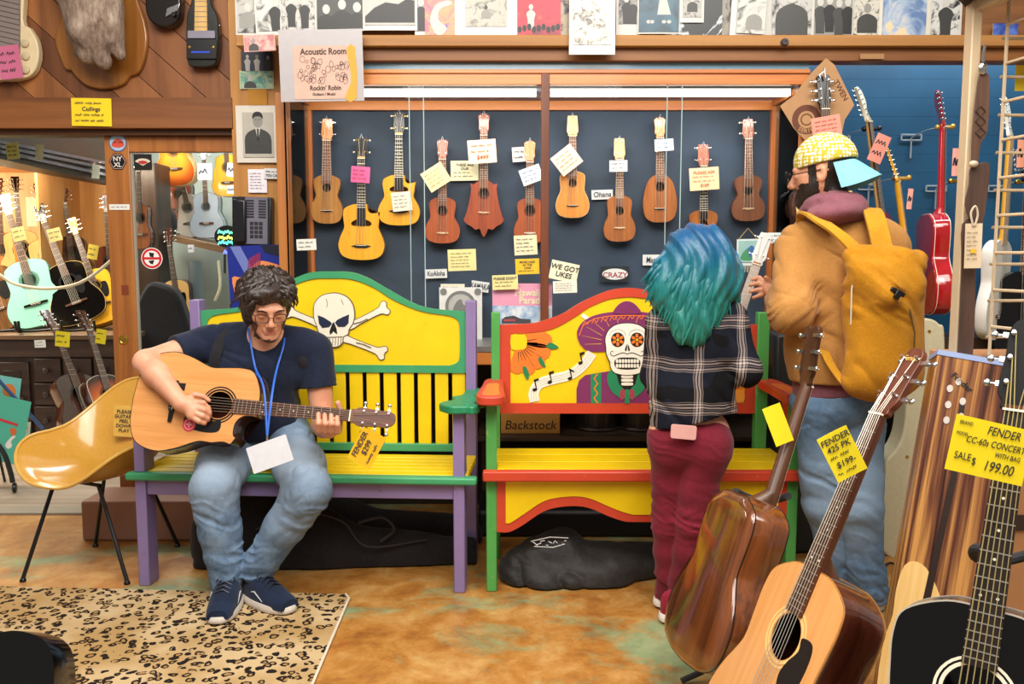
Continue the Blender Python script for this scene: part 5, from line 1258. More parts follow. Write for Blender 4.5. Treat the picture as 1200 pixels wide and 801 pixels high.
sR, sL = P(238, 403, 3.46), P(370, 410, 3.46); eR, eL = P(171, 424, 3.27), P(379, 497, 3.43); wR = gp(213, 473, -.055); wL = gp(386, 503, .075)
hipR, hipL = P(276, 508, 3.54), P(335, 508, 3.54); knR, knL = P(251, 572, 3.19), P(361, 573, 3.17); anR, anL = P(266, 680, 3.20), P(301, 668, 3.23)
chest = P(303, 428, 3.45); belly = P(304, 480, 3.49); pel = P(305, 508, 3.54)
f.cone(P(308, 408, 3.42), Th(0, .035, -.075), .062, .056, .03)
f.ell(chest, (.175, .115, .16), k=.04); f.ell(belly, (.155, .12, .15), k=.04); f.ell(pel, (.165, .12, .09), k=.04)
f.cone(P(262, 398, 3.45), P(348, 402, 3.45), .055, .055, .05)
for s_, e_, w_ in ((sR, eR, wR), (sL, eL, wL)):
    f.cone(s_, e_, .056, .045, .03); mid = e_.lerp(w_, .3); f.cone(e_, mid, .045, .046, .02); f.cone(mid, w_, .046, .029, .02, )
for h_, k2, a_ in ((hipR, knR, anR), (hipL, knL, anL)):
    f.cone(h_, k2, .085, .062, .03); f.cone(k2, a_, .058, .038, .03)
# right hand over the sound hole
pc = gp(226, 480, -.045); f.cone(wR, pc, .027, .024, .015, flat=tuple(MG.to_3x3()@Vector((0, 1, 0))), q=.8); f.cone(gp(224, 472, -.045), gp(224, 486, -.045), .02, .018, .012)
for ch in ([(228, 471, -.045), (238, 472, -.042), (244, 478, -.022), (246, 483, -.014)], [(229, 477, -.048), (239, 480, -.046), (245, 484, -.026), (246, 487, -.014)], [(228, 483, -.048), (237, 487, -.044), (243, 490, -.024), (244, 492, -.015)], [(225, 488, -.045), (233, 493, -.04), (239, 495, -.024), (240, 496, -.016)], [(219, 468, -.042), (228, 462, -.042), (238, 464, -.03), (245, 469, -.02)]):
    pts = [gp(*q) for q in ch]; r = [.0115, .0105, .0095, .008]
    for i in range(3): f.cone(pts[i], pts[i+1], r[i], r[i+1], .004)
# left hand around the neck
f.cone(wL, gp(385, 503, .04), .029, .026, .02); f.cone(gp(376, 501, .035), gp(395, 503, .035), .022, .02, .012)
for i, x in enumerate((374, 381.5, 389, 396)):
    dy = (0, 1, 1.5, 4)[i]; pts = [gp(x, 502, .03), gp(x-.5, 504+dy*.3, -.005), gp(x-.5, 496+dy*.3, -.032), gp(x-1, 485+dy, -.027)]; r = [.0125, .0118, .0105, .009]
    for j in range(3): f.cone(pts[j], pts[j+1], r[j], r[j+1], .003)
for a, b_, r0, r1 in (((396, 500, .04), (400, 484, .045), .016, .0125), ((400, 484, .045), (396, 472, .02), .0125, .0105)): f.cone(gp(*a), gp(*b_), r0, r1, .008)
iR = Rh.transposed()
def hm(X, Y, Z):
    q = np.stack([X-hc.x, Y-hc.y, Z-hc.z]); l = np.array(iR)@q; out = np.zeros(len(X), int)
    lip = (np.abs(l[0]) < .022-np.abs(l[2]+.069)*.7) & (np.abs(l[2]+.069) < .0095) & (l[1] < -.08); out[lip] = 1
    nz = (vnoise(X*90, Y*90, Z*90, 1)-.5)*.012; l[2] = l[2]+nz; brd = (l[1] < .03) & (((l[2] < -.100) & (l[2] > -.135) & (np.abs(l[0]) < .05)) | ((np.abs(l[0]) > .046-.2*(l[2]+.07)) & (l[2] < -.035) & (l[2] > -.125) & (l[1] > -.07) & (l[1] < .015) & (np.abs(l[0]) < .09)))
    near = (np.abs(l[0]) < .1) & (np.abs(l[1]) < .14); out[brd & near & ~lip] = 2; return out
f.build('body', [SK, LIP, BEARD], man, hm)
# T-shirt
NAVYC = cloth('#20283e', '#161c2e', sc=70, bs=.35)
f = Field((P(190, 400, 3.3).x-.05, 3.18, .50), (P(400, 400, 3.3).x+.05, 3.72, 1.08), .0055)
f.ell(chest, (.190, .130, .172), k=.05); f.ell(belly, (.172, .138, .16), k=.05); f.ell(pel, (.178, .138, .085), k=.05); f.cone(P(258, 398, 3.45), P(352, 402, 3.45), .066, .066, .06)
f.cone(sR, sR.lerp(eR, .62), .072, .068, .04); f.cone(sL, sL.lerp(eL, .58), .070, .069, .04)
folds(f, .005, (9, 9, 22), 4, tilt=.5); cutbox(f, sR.lerp(eR, .48), eR-sR, .12); cutbox(f, sL.lerp(eL, .50), eL-sL, .10); cutbox(f, P(305, 512, 3.5), (0, 0, -1), .3)
f.cone(P(309, 404, 3.415), Th(0, .02, -.08)+Vector((0, 0, .0)), .068, .066, .012, 's')
f.build('t_shirt', NAVYC, man)
m = MB(); ring = [P(309, 404, 3.415)+Vector((.070*cos(a), .066*sin(a)-.004, -.004+.018*-sin(a)*-1)) for a in [2*pi*i/24 for i in range(24)]]
# jeans
rt = man.matrix_world.translation
JN = denim('#7f95ad', '#4f6784', [(tuple(knR.lerp(hipR, .25)-rt+Vector((0, -.05, .04))), .17, '#a9b6c4', .65), (tuple(knL.lerp(hipL, .3)-rt+Vector((0, -.05, .04))), .17, '#a4b2c0', .65), (tuple(knL.lerp(anL, .25)-rt), .12, '#9fb0c2', .5)])
f = Field((P(220, 560, 3.2).x-.07, 3.0, .05), (P(395, 560, 3.2).x+.06, 3.72, .74), .0055)
g2 = f.like()
for F_2, h_, k2, a_ in ((f, hipR, knR, anR), (g2, hipL, knL, anL)):
    F_2.cone(h_, h_.lerp(k2, .6), .104, .101, .035); F_2.cone(h_.lerp(k2, .6), k2, .101, .086, .03); md = k2.lerp(a_, .45); F_2.cone(k2, md, .086, .077, .03); F_2.cone(md, a_, .076, .062, .02)
g2.ell(pel, (.175, .13, .10), k=.04); f.ell(pel, (.175, .13, .10), k=.04); f.merge(g2)
def kneefold(X, Y, Z):
    r = 0; w = (vnoise(X*14, Y*14, Z*14, 3)-.5)*.05
    for k2, a_ in ((knR, anR), (knL, anL)):
        d = np.sqrt((X-k2.x)**2+((Y-k2.y+.0)*.8)**2+(Z-k2.z+.09)**2); n = vnoise(X*7, Y*7, (Z+w+.25*(X-k2.x))*42, 11); r = r-.009*np.exp(-(d/.11)**4)*np.clip(1-np.abs(2*n-1)*1.6, 0, 1)
        d = np.sqrt((X-a_.x)**2+(Y-a_.y)**2+(Z-a_.z-.06)**2); n = vnoise(X*8, Y*8, (Z+w*1.3)*38, 13); r = r-.009*np.exp(-(d/.12)**4)*np.clip(1-np.abs(2*n-1)*1.5, 0, 1)
    return r
folds(f, .0045, (14, 14, 16), 8, tilt=-.6); f.disp(kneefold)
for a_, k2 in ((anR, knR), (anL, knL)): cutbox(f, a_.lerp(k2, -.06), a_-k2, .055)
f.build('jeans', JN, man)
# shoes
NVY = cloth('#1c2c48', '#12192a', sc=150, bs=.4); SOLE = M_('#d8cfc4', .6, var=.1)
def at_floor(px, py, z=0): p = PF(px, py); p.z = z; return p
def shoeM(toe, heel, L):
    d = (toe-heel); d.z = 0; a = math.atan2(d.x, -d.y); c = (toe+heel)/2; return Matrix.Translation((c.x, c.y, .0125))@Matrix.Rotation(a, 4, 'Z')
tR, hR_ = at_floor(257, 731), Vector((anR.x+.005, anR.y+.06, 0)); MR = shoeM(tR, hR_, .28)
tL, hL_ = at_floor(333, 719), Vector((anL.x-.045, anL.y+.02, 0)); ML = shoeM(tL, hL_, .28)
iw = man.matrix_world.inverted()
for MM in (MR, ML): shoe(man, iw@MM, NVY, SOLE, BLACKPL, L=.285, W=.053, stripe=M_('#b8bcc4', .5))
# hair
HR = hairmat('#3a2c26', '#1a1310'); T = Th
f = Field(tuple(hc-Vector((.2, .2, .2))), tuple(hc+Vector((.2, .2, .2))), .005)
E = lambda x, y, z, r, k=.025, op='u': f.ell(T(x, y, z), r, Rh, k, op)
E(0, .03, .055, (.096, .112, .088)); E(-.072, .02, -.005, (.032, .075, .08)); E(.066, .035, .0, (.028, .062, .07)); E(0, .09, -.02, (.08, .04, .08)); E(-.02, -.065, .075, (.07, .04, .036))
E(.004, -.115, -.04, (.062, .075, .093), .012, 's'); E(.088, -.06, -.03, (.03, .05, .045), .01, 's')
folds(f, .008, (30, 30, 22), 3); f.build('hair', HR, man)
rr_ = random.Random(11); roots = []
for i in range(190):
    a = rr_.uniform(-pi, pi); e = rr_.uniform(.15, 1.35); roots.append((a, e))
def mlock(q, rnd):
    a, e = q; c0 = Vector((.093*sin(e)*cos(a), .03+.108*sin(e)*sin(a), .055+.088*cos(e)))
    out = Vector((cos(a), sin(a), 0)); pts = []; L = rnd.uniform(.05, .085); w = rnd.uniform(-1, 1)
    front = c0.y < -.03
    for i in range(7):
        t_ = i/6; p = c0+out*(.016*sin(t_*2.2)+.01*t_)+Vector((0, 0, -1))*L*t_*(.25+.75*t_)*(.55 if front and abs(c0.x) < .06 else 1.1)
        if front: p.x += (-.05*t_ if c0.x < .03 else .03*t_)*1.0
        p += Vector((.010*sin(t_*6+w*3), .008*cos(t_*7+w*5), .006*sin(t_*5+w)))*t_; pts.append(iwm@T(*p))
    return pts
iwm = man.matrix_world.inverted(); hl = locks('hair_locks', HR, man, roots, mlock, r=.0048, flat=1.9)
# eyebrows and spectacles
m = MB(iwm)
for q in (-1, 1): m.tube([T(q*.014, -.0965, .017), T(q*.032, -.095, .024), T(q*.05, -.084, .019)], [.0025, .0035, .0018], 6)
m.build('eyebrows', HR, man)
m = MB(iwm)
for q in (-1, 1):
    o = [T(q*.0325+x, -.108+abs(q*.0325+x)*.22*1.0, -.006+z) for x, z in rrect(0, 0, .048, .032, .011, 4)]; m.tube(o, .0017, 6, closed=True)
    m.tube([T(q*.057, -.096, .004), T(q*.078, -.05, .004), T(q*.084, .01, .0), T(q*.082, .03, -.015)], .0016, 6)
m.tube([T(-.009, -.107, -.001), T(0, -.112, .003), T(.009, -.107, -.001)], .0016, 6); m.build('glasses', M_('#3a1d18', .3), man)
# backpack straps and lanyard
STR = cloth('#2b2b2e', '#1d1d20', sc=120)
def surf(px, py, dy=0, c=chest, r=(.205, .145, .185)):
    """first hit of the sight line with the torso ellipsoid"""
    d = ray(px, py); a = sum((d[i]/r[i])**2 for i in range(3)); b_ = 2*sum(d[i]*(C0[i]-c[i])/r[i]**2 for i in range(3)); cc = sum(((C0[i]-c[i])/r[i])**2 for i in range(3))-1
    D = b_*b_-4*a*cc
    if D < 0: return P(px, py, c[1]+dy)
    p = C0+d*((-b_-math.sqrt(D))/(2*a)); p.y += dy; return p
for L_ in ([(280, 378), (268, 388), (258, 402), (252, 420), (250, 445)], [(338, 386), (346, 394), (353, 408), (357, 424), (360, 445)]):
    pts = smooth_pts([surf(x, y, -.006 if L_[0][0] < 300 else -.03) for x, y in L_], 4); n_p = len(pts)-1; m = MB(iwm)
    m.sheet(lambda u, v_: Vector(pts[min(n_p, int(round(u*n_p)))])+Vector((.042*(v_-.5), .10*(v_-.5)**2*.1, -.008*(v_-.5))), n_p, 4, -.006); m.build('backpack_strap', STR, man)
LAN = M_('#2a63c8', .5)
badge = thing('name_badge', 'blank white name badge on a blue lanyard around the seated man neck', 'badge', Matrix.Translation(gp(313, 521, -.06)))
bi = badge.matrix_world.inverted()
clipp = gp(313, 510, -.055)
nk1, nk2 = surf(292, 384, -.012), surf(335, 388, -.012)
m = MB(); m.tube([bi@Vector(p) for p in smooth_pts([nk1, surf(295, 404, -.012), surf(302, 430, -.03), gp(309, 455, -.05), clipp], 5)], [(.004, .0015)]*21, 6); m.tube([bi@Vector(p) for p in smooth_pts([nk2, surf(333, 405, -.012), surf(327, 430, -.03), gp(319, 460, -.05), clipp], 5)], [(.004, .0015)]*21, 6)
m.build('lanyard', LAN, badge)
m = MB(); m.tube([bi@clipp, bi@clipp+Vector((0, -.002, -.02))], .004, 8); m.tube([bi@clipp+Vector((.004*cos(a), -.002, -.024+.007*sin(a))) for a in [i*pi/6 for i in range(12)]], .0012, 5, closed=True); m.build('clip', CHROME, badge)
m = MB(Matrix.Rotation(-radians(20), 4, 'Y')@Matrix.Rotation(radians(-12), 4, 'X')); m.prism(rrect(0, -.035, .155, .098, .004), -.003, -.001); m.build('badge_card', M_('#d4d4da', .35), badge)
# ---------------------------------------------------------------- the woman with turquoise hair
lady = thing('person', 'standing person with long turquoise hair, black plaid shirt and maroon trousers seen from behind', 'person', Matrix.Translation((PF(800, 725).x, 3.05, 0)))
SK2 = skin('#e0ac90', '#cf967a'); rt = lady.matrix_world.translation
hcw = P(818, 300, 3.08); Rw = frame_from((.12, .98, -.12)); YL_ = 3.08
f = Field((P(735, 400, 3.0).x, 2.84, 0), (P(900, 400, 3.0).x, 3.48, P(818, 255, 3.0).z), .0055)
Tw = head_field(f, hcw, Rw, .93)
sWL, sWR = P(774, 378, 3.08), P(856, 374, 3.06); eWR = P(873, 434, 3.02); wWR = P(862, 424, 3.24); eWL = P(768, 440, 3.12); wWL = P(800, 425, 3.30)
h1, h2 = P(786, 515, 3.10), P(826, 515, 3.06); k1, k2_ = P(784, 612, 3.10), P(812, 612, 3.04); a1, a2 = P(784, 706, 3.14), P(796, 708, 3.07)
f.cone(P(816, 352, 3.08), Tw(0, .03, -.08), .05, .045, .03); f.ell(P(816, 400, 3.07), (.135, .09, .15), k=.04); f.ell(P(812, 455, 3.07), (.115, .085, .13), k=.04); f.ell(P(808, 505, 3.08), (.145, .105, .10), k=.04)
f.cone(P(788, 366, 3.07), P(846, 364, 3.07), .045, .045, .04)
for s_, e_, w_ in ((sWR, eWR, wWR), (sWL, eWL, wWL)): f.cone(s_, e_, .042, .034, .03); f.cone(e_, w_, .034, .024, .02)
for h_, k3, a_ in ((h1, k1, a1), (h2, k2_, a2)): f.cone(h_, k3, .08, .05, .03); f.cone(k3, a_, .048, .033, .02)
for w_, d_, sg in ((wWR, Vector((-.05, .06, .012)), 1), (wWL, Vector((.05, .05, .012)), -1)):
    pm = w_+d_; f.cone(w_, pm, .022, .026, .012, flat=(0, 0, 1), q=.7)
    for i in range(4):
        o = Vector((-.012+.014*i*.6*sg, .004*i, .02-.013*i)); L_ = (.062, .07, .066, .054)[i]; q1 = pm+o; q2 = q1+d_.normalized()*L_*.5; q3 = q2+Vector((-.3*sg, .3, .75)).normalized()*L_*.45; f.cone(q1, q2, .009, .008, .003); f.cone(q2, q3, .008, .0065, .003)
    q1 = w_+d_*.35+Vector((0, 0, .018)); f.cone(q1, q1+Vector((-.01*sg, .03, .035)), .0105, .008, .005)
f.build('body', SK2, lady)
# plaid shirt
t = NT('plaid_cloth'); raw = t.n('ShaderNodeTexCoord').outputs['Object']; sp = t.n('ShaderNodeSeparateXYZ'); t.t.links.new(raw, sp.inputs[0])
nz = t.math('MULTIPLY', t.math('SUBTRACT', t.noise(t.coord(), 7, 2), .5), .03)
def lines(sock, per, off, grp):
    x = t.math('FRACT', t.math('ADD', t.math('DIVIDE', t.math('ADD', sock, nz), per), off)); acc = None
    for c_, w_, s_ in grp:
        d = t.math('LESS_THAN', t.math('ABSOLUTE', t.math('SUBTRACT', x, c_)), w_); d = t.math('MULTIPLY', d, s_)
        acc = d if acc is None else t.math('MAXIMUM', acc, d)
    return acc
G_ = [(.36, .010, .6), (.41, .018, .9), (.47, .010, .5), (.53, .02, 1.0), (.60, .016, .9), (.65, .008, .5)]
hz_ = lines(sp.outputs[2], .15, .10, G_); vt = lines(sp.outputs[0], .15, .33, [(.37, .012, .6), (.43, .022, 1.0), (.50, .022, 1.0), (.56, .012, .6)])
both = t.math('MULTIPLY', t.math('ADD', hz_, vt), .42)
bgc = t.mix(t.math('GREATER_THAN', t.noise(t.coord(scale=(1, 1, 1)), 5, 1), .5), '#0c0c10', '#141825')
t.col(t.mix(both, bgc, '#cbb8b0')); t.bump(t.noise(t.coord(), 14, 3, .6, .6), .35, .01); PLAID = t.fin(.85, spec=.2)
f = Field((P(745, 400, 3.0).x, 2.86, .55), (P(905, 400, 3.0).x, 3.36, 1.28), .0055)
f.ell(P(815, 398, 3.07), (.157, .112, .165), k=.06); f.ell(P(812, 455, 3.07), (.148, .108, .15), k=.06)
f.cone(P(788, 368, 3.07), P(846, 366, 3.07), .058, .058, .06)
f.cone(sWR, eWR, .058, .056, .035); f.cone(eWR, eWR.lerp(wWR, .75), .055, .05, .03); f.cone(sWL, eWL, .055, .05, .03); f.cone(eWL, eWL.lerp(wWL, .7), .05, .045, .03)
f.cone(P(808, 470, 3.07), P(810, 505, 3.07), .135, .150, .05, flat=(0, 1, 0), q=.78); f.cone(P(845, 470, 3.05), P(862, 488, 3.05), .05, .02, .04)
folds(f, .006, (10, 10, 14), 12, tilt=.7); cutbox(f, P(808, 490, 3.07), (.26, 0, -1), .22); cutbox(f, eWR.lerp(wWR, .7), wWR-eWR, .08)
f.build('plaid_shirt', PLAID, lady)
MAR = cloth('#7e1f30', '#5f1424', sc=140, bs=.3)
f = Field((P(745, 560, 3.0).x, 2.86, .04), (P(880, 560, 3.0).x, 3.30, .86), .0055)
f.ell(P(808, 512, 3.08), (.150, .115, .11), k=.05); f.ell(P(829, 528, 3.02), (.075, .07, .085), k=.05); f.ell(P(787, 528, 3.06), (.072, .07, .08), k=.04)
g2 = f.like()
for F_2, h_, k3, a_, rr in ((f, h1, k1, a1, .076), (g2, h2, k2_, a2, .090)): F_2.cone(h_, k3, rr, .058, .03); md = k3.lerp(a_, .35); F_2.cone(k3, md, .057, .056, .03); F_2.cone(md, a_, .056, .042, .02)
g2.ell(P(829, 528, 3.02), (.075, .07, .085), k=.05); f.merge(g2, .006)
folds(f, .0035, (10, 10, 34), 15, tilt=.35, soft=.3)
def kf(X, Y, Z):
    w = (vnoise(X*16, Y*16, Z*16, 3)-.5)*.05; n = vnoise(X*8, Y*8, (Z+w+.3*X)*45, 4); m = np.exp(-((Z-.42)/.12)**4)+np.exp(-((Z-.11)/.08)**4)+.6*np.exp(-((Z-.66)/.06)**4)
    return -.008*m*np.clip(1-np.abs(2*n-1)*1.6, 0, 1)
f.disp(kf)
for a_, k3 in ((a1, k1), (a2, k2_)): cutbox(f, a_.lerp(k3, .02), a_-k3, .045)
f.build('trousers', MAR, lady)
CONV = cloth('#8e2030', '#74182a', sc=150)
iw = lady.matrix_world.inverted()
for toe, heel in ((at_floor(832, 719), at_floor(774, 731)), (at_floor(818, 702), at_floor(772, 712))): shoe(lady, iw@shoeM(toe, heel, .24), CONV, M_('#ece6dc', .5), M_('#efe9e2', .6), L=.235, W=.044, toe=M_('#ece6dc', .5))
# pink phone in back pocket
m = MB(); pb = P(801, 506, 2.945); m.T = Matrix.Translation(pb)@Matrix.Rotation(radians(5), 4, 'Y')@Matrix.Rotation(radians(-8), 4, 'X'); m.prism(rrect(0, 0, .09, .05, .008), -.004, .004); tag(m.build('phone', M_('#cf9a92', .4), bevel=.001), 'pink phone sticking out of the maroon back pocket', 'phone')
# turquoise hair
HB = hairmat(0, 0, stops=[(.0, '#2a8474'), (.4, '#1d7a78'), (.65, '#126c80'), (.85, '#0c5c88'), (1.0, '#105088')], z0=P(818, 395, 3.0).z, z1=P(818, 262, 3.0).z, rough=.38)
f = Field(tuple(Vector((P(745, 330, 3.0).x, 2.84, 1.02))), (P(885, 330, 3.0).x, 3.26, 1.49), .005)
px = lambda x, y, Y: P(x, y, Y)
f.ell(px(818, 303, 3.06), (.132, .12, .125), k=.04); f.ell(px(805, 335, 3.02), (.125, .085, .12), k=.05); f.ell(px(835, 330, 3.03), (.100, .09, .11), k=.05); f.ell(px(812, 365, 2.985), (.09, .05, .09), k=.05); f.ell(px(783, 345, 3.02), (.07, .06, .07), k=.04); f.ell(px(810, 383, 2.965), (.06, .035, .07), k=.05)
f.ell(px(822, 330, 3.22), (.09, .07, .12), k=.02, op='s')
def hw(X, Y, Z): return .0045*np.sin(75*(X+.025*np.sin(22*Z)+.3*(Z-1.3)*(X-.67)))+.003*np.sin(150*X+5*np.sin(18*Z))
f.disp(hw); f.build('hair', HB, lady)
rr_ = random.Random(5); roots = [(rr_.uniform(0, 1), rr_.uniform(0, 1)) for _ in range(210)]
def wl(q, rnd):
    u, v_ = q; a = pi*(.04+.92*u); top = px(820, 268, 3.04)
    ex = 818-52*cos(a)-6; # spread left..right
    y0 = 264+30*v_+8*abs(cos(a)); st = px(820-40*cos(a)*(.25+.75*v_), y0, 2.995+.10*abs(cos(a))**2*1.0+.05*(1-v_)*.6)
    endy = 398-44*abs(cos(a))**1.4+rnd.uniform(-34, 8); exx = 812-54*cos(a)*(1.0 if cos(a) > 0 else .9)+rnd.uniform(-5, 5)
    if abs(exx-812) < 26: endy += 4
    en = px(exx, endy, 2.94+.09*abs(cos(a))**2+rnd.uniform(-.01, .01)); md = px(819-49*cos(a)*1.02, (y0+endy)/2-4, 2.935+.10*abs(cos(a))**2)
    pts = []; ph = rnd.uniform(0, 6); am = rnd.uniform(.006, .016)
    for i in range(13):
        t_ = i/12; p = st*(1-t_)**2+md*(2*t_*(1-t_)*1.0)+en*t_*t_; p = Vector(p); p.x += am*sin(t_*9+ph)*t_; p.y += -.02*sin(pi*t_)+am*.5*cos(t_*8+ph)*t_; pts.append(p)
    return [iwl@p for p in pts]
iwl = lady.matrix_world.inverted(); locks('hair_locks', HB, lady, roots, wl, r=.0075, flat=2.2, seed=3)
# ---------------------------------------------------------------- the man with the ochre backpack
guy = thing('person', 'standing person in tan jacket, backwards yellow patterned cap and blue jeans seen from behind', 'person', Matrix.Translation((PF(1005, 712).x, 3.15, 0)))
rt = guy.matrix_world.translation; SK3 = skin('#c98d6c', '#b57a5a'); BR3 = hairmat('#2e221c', '#1a120e')
hcg = P(962, 203, 3.17); Rg = frame_from((-.88, .46, -.10)); 
f = Field((P(880, 300, 3.1).x, 2.84, 0), (P(1080, 300, 3.1).x, 3.56, P(960, 150, 3.1).z), .006)
Tg = head_field(f, hcg, Rg, 1.02)
sG1, sG2 = P(934, 292, 3.14), P(1042, 290, 3.12); eG1, wG1 = P(927, 366, 3.02), P(908, 348, 3.24); eG2, wG2 = P(1052, 370, 3.18), P(1000, 345, 3.42)
hg1, hg2 = P(960, 470, 3.18), P(1004, 470, 3.17); kg1, kg2 = P(968, 590, 3.20), P(1006, 590, 3.12); ag1, ag2 = P(991, 694, 3.26), P(1020, 702, 3.16)
f.cone(P(985, 262, 3.15), Tg(0, .035, -.085), .065, .055, .03)
f.ell(P(988, 320, 3.14), (.185, .12, .2), k=.05); f.ell(P(984, 400, 3.15), (.16, .11, .17), k=.05); f.ell(P(985, 462, 3.17), (.165, .115, .11), k=.05); f.cone(P(950, 275, 3.14), P(1026, 273, 3.13), .05, .05, .05)
for s_, e_, w_ in ((sG1, eG1, wG1), (sG2, eG2, wG2)): f.cone(s_, e_, .052, .042, .03); f.cone(e_, w_, .042, .028, .02)
for h_, k3, a_ in ((hg1, kg1, ag1), (hg2, kg2, ag2)): f.cone(h_, k3, .085, .055, .03); f.cone(k3, a_, .055, .036, .02)
# left hand held out in front, fingers towards the glass
hp = P(902, 338, 3.29); f.cone(wG1, hp, .026, .028, .012, flat=(0, 0, 1), q=.75)
for i, (dx, dy, dz) in enumerate(((-.045, .03, .03), (-.055, .02, .018), (-.055, .015, .002), (-.045, .01, -.012))):
    q1 = hp+Vector((-.012, 0, .018-.012*i)); q2 = q1+Vector((dx*.55, dy*.6, dz*.8)); q3 = q2+Vector((dx*.5, dy*.5, -.008)); f.cone(q1, q2, .0105, .0095, .003); f.cone(q2, q3, .0095, .0075, .003)
f.cone(hp+Vector((.005, -.005, .02)), hp+Vector((-.02, -.012, .045)), .011, .0085, .006)
hp2 = wG2+Vector((-.06, .04, .01)); f.cone(wG2, hp2, .027, .027, .012, flat=(0, 0, 1), q=.75)
for i in range(4): q1 = hp2+Vector((-.01, .012*i-.018, 0)); f.cone(q1, q1+Vector((-.045, .01, .008)), .010, .009, .003); f.cone(q1+Vector((-.045, .01, .008)), q1+Vector((-.07, .012, -.006)), .009, .007, .003)
f.cone(wG2+Vector((-.02, -.02, 0)), wG2+Vector((-.07, -.05, .01)), .011, .009, .005)
iR3 = Rg.transposed()
def hm3(X, Y, Z):
    l = np.array(iR3)@np.stack([X-hcg.x, Y-hcg.y, Z-hcg.z]); out = np.zeros(len(X), int); r = np.abs(l[0])
    near = (r < .1) & (np.abs(l[1]) < .125) & (l[2] > -.14) & (l[2] < .12)
    out[near & (((l[2] < -.035) & (l[1] < .0) & ((l[2] < -.048) | (r > .04)) & ~((np.abs(l[2]+.069) < .008) & (r < .02) & (l[1] < -.08))) | ((r > .05) & (l[1] > -.035) & (l[1] < -.005) & (l[2] > -.05) & (l[2] < .05)))] = 1
    out[near & (l[1] > .015) & (l[2] > -.075) & ~((r > .071) & (l[1] < .035))] = 1
    return out
f.build('body', [SK3, BR3], guy, hm3)
TAN = cloth('#b98549', '#a57339', sc=130, bs=.35)
f = Field((P(885, 300, 3.1).x, 2.84, .78), (P(1085, 300, 3.1).x, 3.50, 1.72), .006)
f.ell(P(988, 325, 3.14), (.215, .145, .23), k=.06); f.ell(P(982, 400, 3.15), (.195, .14, .19), k=.06); f.cone(P(948, 277, 3.14), P(1030, 275, 3.13), .066, .066, .06); f.cone(P(980, 425, 3.16), P(980, 440, 3.16), .17, .172, .05, flat=(0, 1, 0), q=.8)
for s_, e_, w_ in ((sG1, eG1, wG1), (sG2, eG2, wG2)): f.cone(s_, e_, .078, .072, .04); f.cone(e_, e_.lerp(w_, .85), .070, .050, .03)
folds(f, .007, (8, 8, 16), 21, tilt=.6)
def ef(X, Y, Z):
    d = np.sqrt((X-eG1.x)**2+(Y-eG1.y)**2+(Z-eG1.z)**2); n = vnoise(X*9, Y*9, (Z-.9*X)*40+vnoise(X*9, Y*9, Z*9, 2)*3, 7); return -.011*np.exp(-(d/.13)**4)*np.clip(1-np.abs(2*n-1)*1.5, 0, 1)
f.disp(ef); cutbox(f, P(980, 446, 3.16), (0, 0, -1), .25); cutbox(f, wG1.lerp(eG1, .12), wG1-eG1, .07)
f.build('jacket', TAN, guy)
HOOD = cloth('#8a5560', '#6f4049', sc=110, bs=.4)
f = Field((P(925, 240, 3.1).x, 2.92, 1.38), (P(1030, 240, 3.1).x, 3.36, 1.68), .0055)
f.ell(P(978, 250, 3.08), (.115, .10, .045), Rg, k=.03); f.cone(P(952, 246, 3.16), P(1000, 243, 3.08), .045, .05, .03); f.ell(P(975, 236, 3.12), (.085, .085, .04), k=.03)
folds(f, .009, (16, 16, 30), 5); f.build('hood', HOOD, guy)
f = Field((P(925, 450, 3.1).x, 2.95, .72), (P(1045, 450, 3.1).x, 3.4, .92), .0055)
f.cone(P(982, 446, 3.17), P(982, 462, 3.17), .168, .166, .02, flat=(0, 1, 0), q=.75); folds(f, .004, (14, 14, 14), 6); cutbox(f, P(982, 459, 3.17), (.1, 0, -1), .2); f.build('hoodie_hem', HOOD, guy)
JG = denim('#6f8ba8', '#4c6682', [(tuple(kg1-rt+Vector((0, -.05, .0))), .2, '#93a9be', .5), (tuple(kg2-rt+Vector((0, -.05, .1))), .2, '#93a9be', .5)])
f = Field((P(915, 560, 3.1).x, 2.9, .03), (P(1060, 560, 3.1).x, 3.42, .86), .0055)
f.ell(P(985, 472, 3.17), (.178, .13, .11), k=.04)
g2 = f.like()
for F_2, h_, k3, a_ in ((f, hg1, kg1, ag1), (g2, hg2, kg2, ag2)): F_2.cone(h_, k3, .104, .080, .03); F_2.cone(k3, a_, .078, .060, .02)
f.merge(g2, .005)
def kg(X, Y, Z):
    w = (vnoise(X*14, Y*14, Z*14, 3)-.5)*.06; n = vnoise(X*6, Y*6, (Z+w+.35*X)*36, 24); m = np.exp(-((Z-.44)/.14)**4)+1.2*np.exp(-((Z-.12)/.12)**4)+.5*np.exp(-((Z-.74)/.06)**4)
    return -.009*m*np.clip(1-np.abs(2*n-1)*1.5, 0, 1)
folds(f, .005, (12, 12, 18), 31, tilt=.4); f.disp(kg)
for a_, k3 in ((ag1, kg1), (ag2, kg2)): cutbox(f, a_.lerp(k3, -.03), a_-k3, .052)
f.build('jeans', JG, guy)
GSH = cloth('#2c4a3c', '#1c3228', sc=150); iw = guy.matrix_world.inverted()
for toe, heel in ((Vector((ag2.x-.10, ag2.y+.19, 0)), Vector((ag2.x+.02, ag2.y-.06, 0))), (Vector((ag1.x-.13, ag1.y+.18, 0)), Vector((ag1.x, ag1.y-.06, 0)))): shoe(guy, iw@shoeM(toe, heel, .28), GSH, M_('#c9c0b0', .6), M_('#d8d2c4', .6), L=.285, W=.05)
